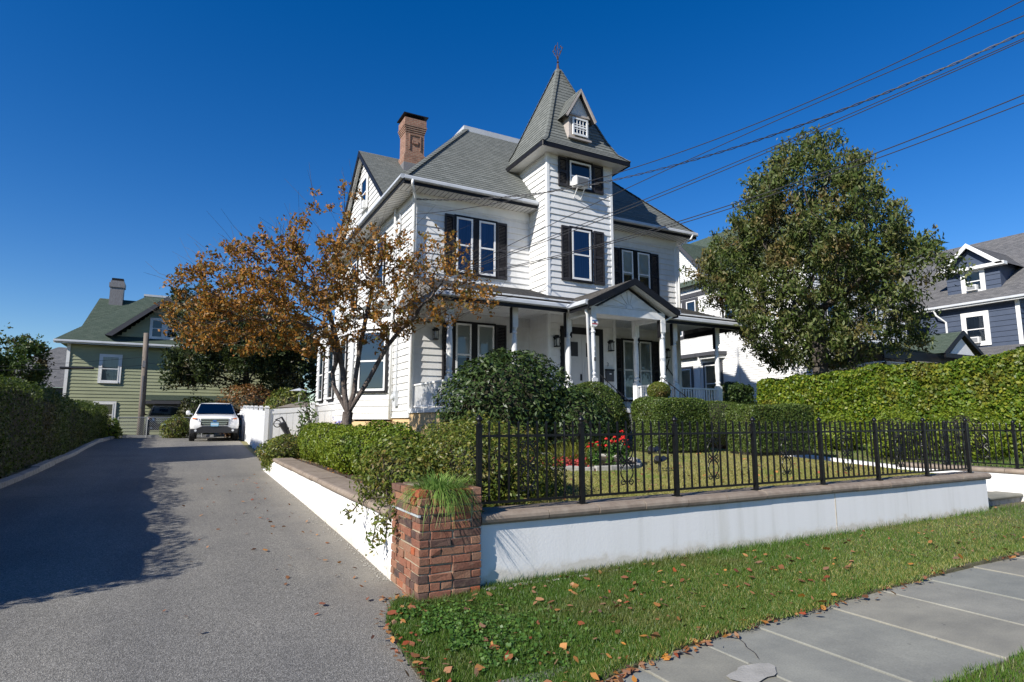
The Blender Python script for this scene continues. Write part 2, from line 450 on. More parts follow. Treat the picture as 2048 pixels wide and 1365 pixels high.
def glass_mat(name, tint=(.9,.95,.95), rough=.02):
    m, nt, b = nmat(name)
    tr = nt.nodes.new('ShaderNodeBsdfTransparent'); tr.inputs['Color'].default_value = (*tint,1)
    gl = nt.nodes.new('ShaderNodeBsdfGlossy'); gl.inputs['Roughness'].default_value = rough; gl.inputs['Color'].default_value = (.95,.97,1,1)
    fr = nt.nodes.new('ShaderNodeFresnel'); fr.inputs['IOR'].default_value = 1.75
    n = noise(nt, 1.6, 2, vec=position(nt)); nt.links.new(bump(nt, n.outputs['Fac'], .06, .05), gl.inputs['Normal'])
    mx = nt.nodes.new('ShaderNodeMixShader')
    nt.links.new(fr.outputs['Fac'], mx.inputs['Fac']); nt.links.new(tr.outputs['BSDF'], mx.inputs[1]); nt.links.new(gl.outputs['BSDF'], mx.inputs[2])
    nt.links.new(mx.outputs['Shader'], nt.nodes['Material Output'].inputs['Surface'])
    return m
M['glass'] = glass_mat('window_glass')
M['car_glass'] = glass_mat('tinted_glass', (.10,.12,.13))
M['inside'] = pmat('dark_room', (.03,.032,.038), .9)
M['curtain_reflect'] = pmat('sky_reflection_curtain', (.035,.075,.24), .9, (.07,.13,.36), 2, stretch=(14,14,.3))  # curtain folds; the sky's reflection in the panes is put into their blue
M['curtain'] = pmat('pale_curtain', (.52,.52,.50), .9, (.34,.34,.33), 2, stretch=(16,16,.5))
M['shade'] = pmat('white_roller_shade', (.72,.73,.72), .85, (.66,.67,.66), 1)
M['door'] = pmat('grey_door_paint', (.50,.50,.50), .5, (.45,.45,.45), 2)
M['lamp_glass'] = pmat('frosted_lamp_glass', (.55,.57,.58), .25)
M['ac'] = pmat('ac_plastic', (.72,.72,.70), .5, (.62,.61,.58), 8)
M['ac_grille'] = pmat('ac_grille', (.25,.26,.27), .6, (.19,.2,.21), 20)
M['car_paint'] = pmat('white_car_paint', (.78,.78,.77), .18, spec=.6)
M['dark_paint'] = pmat('dark_car_paint', (.012,.014,.018), .15, spec=.6)
M['chrome'] = pmat('chrome', (.55,.56,.58), .18, metal=1.0)
M['rubber'] = pmat('tyre_rubber', (.015,.015,.016), .8)
M['plastic'] = pmat('black_plastic', (.02,.02,.022), .5)
M['amber'] = pmat('amber_lens', (.55,.17,.06), .2)
M['headlight'] = pmat('headlight_lens', (.62,.64,.66), .1, spec=.8)
M['plate'] = pmat('plate_blue', (.25,.48,.66), .4)
M['vinyl'] = pmat('white_vinyl', (.80,.80,.80), .35, (.77,.77,.77), 1.5)
M['galv'] = pmat('galvanised_wire', (.32,.33,.33), .5, metal=.4)
M['green_siding'] = pmat('sage_siding', (.34,.36,.22), .6, (.30,.32,.195), 1.2)
M['blue_siding'] = pmat('slate_blue_siding', (.040,.058,.098), .6, (.05,.068,.11), 2.5, bmp=.2, bscale=18)
M['far_white'] = siding_mat('neighbour_white_siding', (.75,.75,.745), (.70,.70,.69))
M['grey_wall'] = pmat('dark_grey_trim', (.055,.055,.062), .55)
M['terracotta'] = pmat('mauve_clay_pot', (.30,.21,.18), .85, (.24,.17,.145), 8)
M['taupe'] = pmat('taupe_canvas', (.16,.135,.11), .9)
M['num'] = pmat('dark_numeral', (.03,.025,.022), .5)
M['red_print'] = pmat('red_print', (.42,.05,.05), .4)
M['blue_print'] = pmat('blue_print', (.05,.13,.32), .4)
M['core'] = pmat('hedge_twigs', (.030,.032,.015), .95, (.05,.042,.025), 9, bmp=1, bscale=20, bdist=.05)
# foliage
M['l_yew'] = leafmat('yew_needles', [(.038,.068,.011),(.058,.10,.016),(.09,.135,.022),(.13,.165,.03)], [(.09,.105,.02),(.14,.145,.03),(.18,.15,.035)], 2.2, .2, plo=.58, phi=.8)
M['l_box'] = leafmat('boxwood_leaves', [(.10,.16,.012),(.15,.215,.018),(.20,.26,.02),(.25,.28,.03)], [(.05,.095,.012),(.09,.15,.015),(.13,.19,.02)], 3.0, .3)
M['l_rhodo'] = leafmat('rhododendron_leaves', [(.022,.042,.012),(.032,.06,.015),(.05,.085,.02),(.075,.105,.03)], None, transl=.15, rough=.42, spec=.35)
M['l_azalea'] = leafmat('azalea_leaves', [(.06,.095,.013),(.10,.145,.018),(.16,.19,.026),(.23,.21,.04)], [(.06,.085,.015),(.12,.12,.025),(.20,.11,.04)], 2.5, .3)
M['l_hedgeR'] = leafmat('ivy_hedge_leaves', [(.06,.125,.012),(.105,.175,.016),(.17,.24,.02),(.27,.29,.028)], [(.06,.085,.016),(.13,.13,.025),(.20,.12,.05),(.36,.31,.035)], .9, .35, plo=.5, phi=.72)
M['l_hedgeL'] = leafmat('privet_leaves', [(.035,.06,.010),(.055,.09,.013),(.085,.125,.016),(.12,.16,.022)], [(.06,.06,.014),(.10,.075,.02),(.12,.06,.03)], .7, .35, plo=.56, phi=.75)
M['l_maple'] = leafmat('olive_tree_leaves', [(.04,.07,.013),(.065,.10,.02),(.105,.14,.03),(.18,.19,.075)], [(.11,.105,.035),(.20,.15,.06),(.24,.115,.04)], .85, .3, rough=.5, plo=.50, phi=.70)
M['l_crab'] = leafmat('autumn_leaves', [(.13,.14,.03),(.25,.16,.03),(.39,.19,.03),(.48,.21,.035),(.27,.115,.03)], [(.12,.085,.025),(.22,.12,.03),(.36,.17,.04)], 1.1, .42, rough=.5)
M['l_dark'] = leafmat('dark_tree_leaves', [(.028,.045,.012),(.045,.065,.016),(.065,.085,.02)], [(.07,.05,.025),(.10,.06,.03)], .5, .25)
M['l_tree'] = leafmat('green_tree_leaves', [(.03,.06,.012),(.05,.09,.016),(.08,.12,.022)], [(.10,.085,.025),(.14,.09,.03)], .6, .3)
M['l_rust'] = leafmat('rusty_bush_leaves', [(.12,.07,.025),(.20,.09,.03),(.27,.12,.03),(.10,.09,.02)], None, transl=.3)
M['l_magnolia'] = leafmat('broad_leaves', [(.05,.09,.02),(.08,.125,.03),(.12,.16,.05)], None, transl=.2, rough=.3, spec=.6)
M['l_brown'] = leafmat('purple_brown_leaves', [(.05,.025,.02),(.09,.04,.03),(.13,.06,.04)], None, transl=.25)
M['l_grass'] = leafmat('grass_blades', [(.045,.105,.012),(.07,.15,.018),(.10,.19,.024),(.17,.20,.05)], [(.10,.135,.03),(.15,.165,.045),(.25,.20,.09)], 1.1, .35, plo=.54, phi=.74)
M['l_lawn'] = leafmat('dry_lawn_blades', [(.24,.25,.05),(.34,.31,.09),(.42,.35,.14),(.20,.25,.045)], [(.14,.22,.03),(.20,.27,.045),(.27,.30,.065)], .7, .3)
M['l_strap'] = leafmat('strap_leaves', [(.11,.22,.04),(.18,.30,.06),(.28,.36,.09)], None, transl=.35)
M['l_sedge'] = leafmat('feathery_grass', [(.15,.17,.02),(.21,.22,.03),(.26,.24,.05)], None, transl=.35)
M['l_zinnia'] = leafmat('zinnia_leaves', [(.05,.12,.02),(.08,.17,.03),(.13,.22,.04)], None, transl=.3)
M['petal'] = leafmat('red_petals', [(.60,.012,.02),(.72,.03,.03),(.80,.07,.05)], None, transl=.25)
M['petal_pink'] = leafmat('pink_petals', [(.55,.09,.10),(.45,.06,.05),(.30,.10,.05)], None, transl=.25)
M['petal_blue'] = leafmat('blue_petals', [(.25,.25,.62),(.35,.33,.70)], None, transl=.3)
M['l_fallen'] = leafmat('fallen_leaves', [(.16,.065,.025),(.27,.11,.04),(.36,.20,.11),(.46,.19,.03),(.22,.13,.08),(.30,.06,.02),(.13,.08,.05)], None, transl=.15, rough=.6)
# ================================================================ THE SETTING
def zd(y): return np.interp(y, [-60,4.4,6.0,7.4,11.2,17.3,24,29,36,80], [-.05,-.05,0,.05,.13,.22,.40,.62,.66,.66])
def sstep(t): t = np.clip(t,0,1); return t*t*(3-2*t)
def zl(x, y):
    a = np.interp(y, [5.3,12.5,16,22,40], [.60,.95,1.02,1.0,.8]); b = np.interp(y, [5.3,15.8,17.6,22,29,40], [.58,.60,.21,.32,.6,.66])
    t = sstep((np.asarray(x)-2.2)/2.3)
    return b*(1-t)+a*t
def zv(x): return np.interp(x, [1.2,2.5,12,40], [-.035,-.005,.075,.2])
def grid_mesh(name, xs, ys, zf):
    xs = np.asarray(xs,float); ys = np.asarray(ys,float)
    X, Y = np.meshgrid(xs, ys)
    V = np.stack([X.ravel(), Y.ravel(), np.asarray(zf(X, Y)).ravel()+0*X.ravel()], 1)
    nx, ny = len(xs), len(ys); i = (np.arange(ny-1)[:,None]*nx+np.arange(nx-1)[None,:]).ravel()
    return rawmesh(name, V, np.stack([i, i+1, i+nx+1, i+nx], 1))

g = MB(); g.poly([(-700,-700,-.08),(700,-700,-.08),(700,700,-.08),(-700,700,-.08)])
struct('ground', g, M['soil'])
me = grid_mesh('driveway', np.linspace(-3.3,2.0,14), np.linspace(-1.0,36.6,76), lambda x,y: zd(y)+.0*x)
struct('driveway', me, M['asphalt'])
g = MB(); g.poly([(-60,-12,-.03),(60,-12,-.03),(60,-.2,-.03),(-60,-.2,-.03)]); struct('street', g, M['asphalt'])
me = grid_mesh('left_yard', np.linspace(-40,-3.25,12), np.linspace(4.9,70,40), lambda x,y: zd(y)+.07); struct('left_yard', me, M['soil'])
me = grid_mesh('back_yard', np.linspace(-3.3,2.1,6), np.linspace(36.6,70,8), lambda x,y: .55+0*x); struct('back_yard', me, M['soil'])
me = grid_mesh('front_lawn', np.linspace(1.95,11.25,40), np.linspace(5.28,30,80), zl); struct('front_lawn', me, M['lawn_ground'])
def zside(x, y):
    c = np.interp(y, [4.2,7.3,9.2,12,14,40], [.52,.52,.625,.77,.88,.95]); t = sstep((np.asarray(x)-13.6)/1.2); return c*(1-t)+(zl(x,y)-.05+.15*sstep((np.asarray(x)-20)/20))*t
me = grid_mesh('side_lawn', np.concatenate([np.linspace(13.58,15.2,9),np.linspace(15.6,60,28)]), np.linspace(4.2,40,60), zside); struct('side_lawn', me, M['lawn_ground'])
me = grid_mesh('patio', np.linspace(2.1,11,8), np.linspace(30,70,8), lambda x,y: .6+0*x); struct('patio', me, M['soil'])
# verge between the sidewalk and the wall; it creeps over the sidewalk's edge and wanders along the driveway apron
ve = [(1.70,5.3),(1.48,4.9),(1.40,4.67),(1.36,4.3),(1.33,4.0),(1.31,3.7),(1.33,3.45),(1.38,3.2),(1.42,3.05),(1.5,2.8)]
def vlow(x): return np.interp(x, [1.2,2.2,3.1,3.72,5.4,7.0,12,40], [2.72,2.98,3.15,3.19,3.26,3.31,3.34,3.34])
def zverge(x, y): return zv(x)+.042*sstep((vlow(x)+.35-np.asarray(y))/.35)
def vleft(y): return np.interp(y, [q[1] for q in ve][::-1], [q[0] for q in ve][::-1])
vb = MB()
xsv = list(np.linspace(0,1,6)); T = np.linspace(0,1,14)
def vpt(i, t):
    if i < 6:
        # fan between the wandering left edge and x = 2.2
        y = vlow(2.0)+(5.3-vlow(2.0))*t; x0 = float(vleft(y)); x = x0+(2.2-x0)*i/5; y = float(vlow(x))+(5.3-float(vlow(x)))*t
    else:
        x = 2.2+(i-5)**1.35*.55; y = float(vlow(x))+(5.3-float(vlow(x)))*t
    return (x, y, float(zverge(x,y)))
for i in range(24):
    for t0, t1 in zip(T[:-1], T[1:]): vb.poly([vpt(i,t0),vpt(i+1,t0),vpt(i+1,t1),vpt(i,t1)])
for i in range(24):
    a_, b_ = vpt(i,0), vpt(i+1,0); vb.poly([(a_[0],a_[1]-.01,-.1),(b_[0],b_[1]-.01,-.1),b_,a_])
struct('grass_verge', vb, M['soil'])
vb = MB(); vb.poly([(2.6,1.1,.01),(40,1.1,.01),(40,2.2,.012),(2.6,2.2,.012)]); struct('kerb_verge', vb, M['soil'])
# bluestone sidewalk
sw = MB(); sw.poly([(1.2,1.95,-.012),(40,1.95,.2),(40,3.32,.2),(1.2,3.32,-.012)])
sidewalk = struct('sidewalk', sw, M['walk_joint'])
sx = [1.9,2.5,3.12,3.715,4.6,5.4,6.15,7.05,7.95,8.8,9.7,10.6,11.6,12.6,13.6,14.8,16.0]
for i,(a,b) in enumerate(zip(sx[:-1], sx[1:])):
    s = MB(); z = .004+.0053*(a-1.2)
    e = .0035; ej = [random.uniform(-.004,.005) for _ in range(4)]
    y0, y1 = 2.02+random.random()*.02, float(vlow((a+b)/2))+.04
    t = [random.uniform(-.006,.006) for _ in range(4)]
    s.hexa([(a+e,y0,z-.05),(b-e,y0,z-.05),(b-e,y1,z-.05),(a+e,y1,z-.05),(a+e+abs(ej[0]),y0,z+.012+t[0]),(b-e-abs(ej[1]),y0,z+.012+t[1]),(b-e-abs(ej[2]),y1,z+.012+t[2]),(a+e+abs(ej[3]),y1,z+.012+t[3])])
    obj('slab', s, M['slab'], sidewalk, bevel=.006)
# the cement patch on the cracked slab
pt = MB(); n=18; c=(3.02,2.62)
ps=[]
for k in range(n):
    t=2*math.pi*k/n; r=.14*(1+.22*math.sin(2*t+1)+.10*math.sin(5*t)); ps.append((c[0]+r*1.15*math.cos(t), c[1]+r*.8*math.sin(t)))
zt = .004+.0053*1.9+.0185
pt.poly([(x,y,zt) for x,y in ps]); obj('cement_patch', pt, pmat('cement_patch', (.36,.345,.31), .95, (.27,.26,.23), 7, bmp=.4, bscale=60), sidewalk)
cr = MB(); cpts=[(3.22,2.75),(3.28,2.83),(3.31,2.92),(3.36,2.98),(3.40,3.08),(3.46,3.13)]
for (a,b) in zip(cpts[:-1],cpts[1:]):
    cr.poly([(a[0]-.003,a[1],zt+.001),(a[0]+.003,a[1],zt+.001),(b[0]+.003,b[1],zt+.001),(b[0]-.003,b[1],zt+.001)])
obj('crack', cr, M['mulch'], sidewalk)
# garden path between the lawns with its bluestone steps
pa = MB()
for (y0,y1,z) in ((5.0,5.75,.03),(5.75,6.6,.19),(6.6,7.6,.34),(7.6,9.2,.46),(9.2,10.8,.56),(10.8,12.5,.66)):
    pa.box(11.3,13.45,y0,y1,-.05,z)
struct('garden_path', pa, M['joint'])

# ---------------------------------------------------------------- granite kerb of the driveway
kerb = thing('granite_kerb', 'row of old granite kerb stones along the hedge side of driveway', 'kerb', (-3.3,15,0))
y = 4.6
while y < 35.5:
    L = random.uniform(1.5,2.6)
    if y < 20.6 < y+L: L = 20.6-y
    z0 = float(zd(y)); z1 = float(zd(y+L)); w = random.uniform(.17,.21); h = random.uniform(.11,.16); dx = random.uniform(-.03,.03)
    if y > 20: dx -= .05; h *= .9
    s = MB(); s.hexa([(-3.38+dx,y+.015,z0-.1),(-3.38+w+dx,y+.015,z0-.1),(-3.38+w+dx,y+L-.015,z1-.1),(-3.38+dx,y+L-.015,z1-.1),
                      (-3.37+dx,y+.015,z0+h),(-3.395+w+dx,y+.015,z0+h-.01),(-3.395+w+dx+random.uniform(-.02,.02),y+L-.015,z1+h+random.uniform(-.02,.01)),(-3.37+dx,y+L-.015,z1+h)])
    obj('kerb_stone', s, M['granite'], kerb, bevel=.015)
    y += L + (.25 if 20.55 < y+L < 20.65 else 0)

# ---------------------------------------------------------------- retaining walls
def bullnose(mb, p0, p1, inward, w, z0, z1):
    """coping stone from p0 to p1 (front bottom line), depth w along inward, front edge rounded"""
    p0 = Vector(p0); p1 = Vector(p1); inw = Vector(inward); h = z1-z0; pr = []
    for k in range(7):
        t = math.pi*k/6; pr.append((h/2*(1-math.sin(t))*1.0, z0+h/2*(1-math.cos(t))))
    pr = pr + [(w, z1), (w, z0)]
    A = [tuple(Vector((p0.x,p0.y,0))+inw*a+Vector((0,0,z))) for a, z in pr]
    mb.prism(A, p1-p0)
WY = 5.05
rw = thing('retaining_wall', 'low white stucco wall with brown coping along the front grass verge', 'wall', (6.8,5.2,0))
w = MB(); w.box(2.30,11.43,WY,WY+.28,-.1,.565); obj('wall', w, M['plaster'], rw, bevel=.012)
xs = [2.375]
while xs[-1] < 11.0: xs.append(xs[-1]+random.uniform(.55,.75))
xs[-1] = 11.50
for a, b in zip(xs[:-1], xs[1:]):
    s = MB(); dz = random.uniform(-.004,.004); bullnose(s, (a+.004,WY-.05+random.uniform(-.004,.004),0), (b-.004,WY-.05,0), (0,1,0), .40, .562+dz, .665+dz); obj('coping_stone', s, M['coping'], rw, smooth=False)
w = MB(); w.box(11.18,11.431,WY+.28,12.2,-.1,.563); obj('return_wall', w, M['plaster'], rw)

dwl = thing('retaining_wall', 'long white stucco wall with flat brown coping beside the driveway', 'wall', (1.9,10,0))
w = MB(); w.prism([(1.78,5.75,-.1),(1.78,17.3,.1),(1.78,17.3,.24),(1.78,14.9,.575),(1.78,5.75,.575)], (.24,0,0)); obj('wall', w, M['plaster'], dwl)
ys = [5.775]
while ys[-1] < 14.2: ys.append(ys[-1]+random.uniform(.6,.8))
ys[-1] = 14.85
for a, b in zip(ys[:-1], ys[1:]):
    s = MB(); dz = random.uniform(-.004,.004); bullnose(s, (1.72+random.uniform(-.005,.005),b-.004,0), (1.72,a+.004,0), (1,0,0), .42, .572+dz, .655+dz); obj('coping_stone', s, M['coping'], dwl)

cw = thing('retaining_wall', 'white stucco wall on the far side of the garden path steps', 'wall', (13.5,8,0))
w = MB(); w.prism([(13.4,4.2,-.1),(13.4,12.0,-.1),(13.4,12.0,.79),(13.4,9.2,.645),(13.4,7.3,.54),(13.4,4.2,.54)], (.22,0,0)); obj('wall', w, M['plaster'], cw)
ys = [4.2,4.9,5.6,6.25,6.9,7.5]
for a, b in zip(ys[:-1], ys[1:]):
    s = MB(); bullnose(s, (13.36,b-.004,0), (13.36,a+.004,0), (1,0,0), .36, .537, .63); obj('coping_stone', s, M['coping'], cw)

s = MB(); s.box(7.50,7.518,WY-.0025,WY-.001,.16,.56); s.box(7.506,7.512,WY-.003,WY-.001,.05,.16); obj('rust_streak', s, pmat('rust_streak', (.62,.50,.34), .9, (.74,.69,.60), 12), rw)
st = thing('stone_step', 'grey bluestone step with rounded edge at the path opening', 'step', (12.3,5.5,0))
s = MB(); s.box(11.44,13.38,5.42,5.74,-.05,.135); obj('riser', s, M['granite'], st)
s = MB(); bullnose(s, (11.44,5.36,0), (13.38,5.36,0), (0,1,0), .42, .138, .205); obj('tread', s, M['slab'], st)

# ---------------------------------------------------------------- brick pillar
pil = thing('brick_pillar', 'worn red brick pillar at the corner of driveway and front wall', 'pillar', (2.0,5.05,0))
PX0, PX1, PY0, PY1 = 1.775, 2.36, 4.985, 5.76
core = MB(); core.box(PX0+.014,PX1-.014,PY0+.014,PY1-.014,-.1,.90); obj('mortar_core', core, M['mortar'], pil)
def brick_mesh(L, W, H, seed):
    r = random.Random(seed); bx = MB()
    n = 5
    j = lambda s: r.uniform(-s, s)
    # a slightly worn block: 8 corners jittered, then bevelled by the modifier
    bx.hexa([(j(.006),j(.006),j(.004)),(L+j(.006),j(.006),j(.004)),(L+j(.003),W+j(.003),j(.002)),(j(.003),W+j(.003),j(.002)),
             (j(.003),j(.003),H+j(.003)),(L+j(.003),j(.003),H+j(.003)),(L+j(.003),W+j(.003),H+j(.003)),(j(.003),W+j(.003),H+j(.003))])
    me = bx.mesh('brick'); me.materials.append(M['brick'])
    return me
ch = .0705; bh = .060; D = .09
zc = -.07; k = 0
while zc < .89:
    for side in range(4):
        if side == 0: a0, a1 = PX0, PX1
        elif side == 1: a0, a1 = PY0, PY1
        elif side == 2: a0, a1 = PX0, PX1
        else: a0, a1 = PY0, PY1
        full = (side % 2 == k % 2)
        lo, hi = (a0, a1) if full else (a0+D+.012, a1-D-.012)
        cuts = [lo]; ph = (.205 if k % 2 else .11)
        first = True
        while cuts[-1] < hi-.05:
            L = (ph if first else random.choice([.205,.205,.20,.105])) + random.uniform(-.008,.008)
            first = False
            nxt = cuts[-1]+L
            if hi-nxt < .07: nxt = hi
            cuts.append(min(nxt, hi))
        for a, b in zip(cuts[:-1], cuts[1:]):
            L = b-a-(.011 if b < hi-.001 else 0)
            m = brick_mesh(L, D, bh, random.random())
            pr = random.uniform(-.009,.006)+(.012 if zc > .66 else 0)
            dz = random.uniform(-.003,.003)
            if side == 0: o = inst('brick', m, pil, (a, PY0-pr, zc+dz))
            elif side == 2: o = inst('brick', m, pil, (a, PY1-D+pr, zc+dz))
            elif side == 1: o = inst('brick', m, pil, (PX1-D+pr+D, a, zc+dz), R(90))
            else: o = inst('brick', m, pil, (PX0-pr+D, a, zc+dz), R(90))
            bv = o.modifiers.new('bevel','BEVEL'); bv.width = random.uniform(.003,.007); bv.segments = 2
    zc += ch; k += 1
pm = MB(); pm.box(PX0-.012,PX0+.01,PY0-.01,PY1-.03,.685,.702); obj('paint_streak', pm, M['gutter'], pil)

# ---------------------------------------------------------------- wrought iron fences
def spiral(cx, cz, r0, turns, a0, sgn, n=16):
    pts = []
    for i in range(n):
        t = i/(n-1); r = r0*(1-.78*t); a = a0+sgn*turns*2*math.pi*t
        pts.append((cx+r*math.cos(a), cz+r*math.sin(a)))
    return pts
def scroll_mesh():
    s = MB()
    for sg in (-1, 1):
        # two tall S curves mirrored about the bar, with small curls at their ends
        for (zc_, h) in ((.085,.15), (-.085,.15)):
            pts = []
            for i in range(13):
                t = i/12; z = zc_+h/2-h*t; x = sg*(.012+.040*math.sin(math.pi*t)); pts.append((x, 0, z))
            s.tube(pts, .0052, 5)
        for (cz, a0, sn) in ((.165,-1.2,1),(.02,1.3,-1),(-.02,-1.3,1),(-.165,1.2,-1)):
            sp = spiral(.030, cz, .024, 1.15, a0, sn)
            s.tube([(sg*x,0,z) for x,z in sp], .0050, 5)
    s.lathe([(.002,-.012),(.014,0),(.002,.012)], (0,0,.0), 6)
    s.lathe([(.002,.06),(.013,.075),(.002,.09)], (0,0,0), 6); s.lathe([(.002,-.09),(.013,-.075),(.002,-.06)], (0,0,0), 6)
    return s.mesh('scroll')
def picket_mesh(twist):
    s = MB()
    H = .745
    if not twist:
        s.box(-.0085,.0085,-.0085,.0085,0,H)
    else:
        n = 36; b = len(s.v)
        for i in range(n+1):
            z = H*i/n; a = 0 if z < .05 or z > .67 else (z-.05)*2*math.pi/.075
            for q in range(4):
                s.v.append((.0125*math.cos(a+q*math.pi/2+math.pi/4), .0125*math.sin(a+q*math.pi/2+math.pi/4), z))
        for i in range(n):
            for q in range(4):
                s.f.append((b+i*4+q, b+i*4+(q+1)%4, b+(i+1)*4+(q+1)%4, b+(i+1)*4+q)); s.uv.append(None)
    s.lathe([(.0125,H-.012),(.0125,H-.004),(.002,H+.02)], (0,0,0), 5)
    me = s.mesh('picket'); return me
def post_mesh():
    s = MB(); s.box(-.023,.023,-.023,.023,0,.79); s.box(-.030,.030,-.030,.030,.79,.806); s.box(-.04,.04,-.04,.04,-.002,.010)
    me = s.mesh('post'); return me
def finial_mesh():
    s = MB(); s.lathe([(.018,.0),(.026,.008),(.014,.018),(.031,.034),(.034,.046),(.027,.062),(.010,.082),(.002,.092)], (0,0,0), 12)
    return s.mesh('finial', True)
PK, PKT, PST, FIN, SCR = picket_mesh(False), picket_mesh(True), post_mesh(), finial_mesh(), scroll_mesh()
for m_ in (PK, PKT, PST, FIN, SCR): m_.materials.append(M['iron'])
def iron_fence(F, posts, z, dirv):
    """posts: list of (x,y); dirv rotation about z"""
    for i,(x,y) in enumerate(posts):
        p = inst('post', PST, F, (x,y,z), dirv)
        q = bpy.data.objects.new('finial', FIN); COL.objects.link(q); q.location = (0,0,.806); q.parent = p
    for (a, b) in zip(posts[:-1], posts[1:]):
        A = Vector((*a,0)); B = Vector((*b,0)); L = (B-A).length; d = (B-A)/L; n = d.cross(Vector((0,0,1)))
        for rz, hw in ((.075,.012),(.695,.012)):
            s = MB(); q = [A+d*.026-n*.01, B-d*.026-n*.01, B-d*.026+n*.01, A+d*.026+n*.01]
            s.hexa([(p.x,p.y,z+rz-hw) for p in q]+[(p.x,p.y,z+rz+hw) for p in q]); obj('rail', s, M['iron'], F)
        N = 11
        for k in range(1, N):
            p = A+d*(L*k/N)
            tw = (k % 4 == 1) or k in (N-1,)
            inst('picket', PKT if tw else PK, F, (p.x,p.y,z+.075), dirv)
        p = A+d*(L*5/N)
        if N > 5: inst('scroll', SCR, F, (p.x,p.y,z+.40), dirv, (1.6,1,1.3))
fx = [2.42,3.59,4.88,6.17,7.46,8.71,9.96,11.2]
ff = thing('iron_fence', 'black wrought iron fence with scrolls standing on the front wall', 'fence', (6.8,5.2,.665))
iron_fence(ff, [(x,5.17) for x in fx], .665, 0)
cf = thing('iron_fence', 'black iron fence on the wall beyond the garden path opening', 'fence', (13.5,6,.63))
iron_fence(cf, [(13.5,4.3),(13.5,5.45),(13.5,6.6),(13.5,7.7)], .63, R(90))
# ================================================================ THE WHITE VICTORIAN HOUSE
XH, XE, YH, YT, XI, XT = 5.5, 15.9, 16.47, 15.33, 9.49, 12.0
EXPO = .205
house = thing('victorian_house', 'white clapboard Victorian house with pointed turret and long front porch', 'house', (10.5,18,1.0))

def board_mesh(L, e=EXPO, t=.034):
    s = MB(); s.hexa([(0,-t,0),(L,-t,0),(L,0,0),(0,0,0),(0,-.004,e+.004),(L,-.004,e+.004),(L,0,e+.004),(0,0,e+.004)])
    return s.mesh('clapboard')
def wall(parent, F, u0, u1, z0, z1, boards=True, mat='siding', thick=.12, name='wall', nomesh=False):
    s = MB(); s.fbox(F, u0, u1, z0, z1, -thick, 0); w = obj(name, s, M[mat], parent)
    if boards:
        me = board_mesh(u1-u0); me.materials.append(M[mat])
        ang = math.atan2(F.u.y, F.u.x); z = z0
        while z < z1-.03:
            p = F.p(u0, z+random.uniform(-.003,.003), random.uniform(-.003,.003))
            if z+EXPO > z1: inst('clapboard', me, w, p, ang, (1,1,(z1-z)/EXPO))
            else: inst('clapboard', me, w, p, ang)
            z += EXPO
    return w
def corner_post(parent, x, y, z0, z1, w=.09):
    s = MB(); s.box(x-w/2,x+w/2,y-w/2,y+w/2,z0,z1); return obj('corner_trim', s, M['white'], parent)
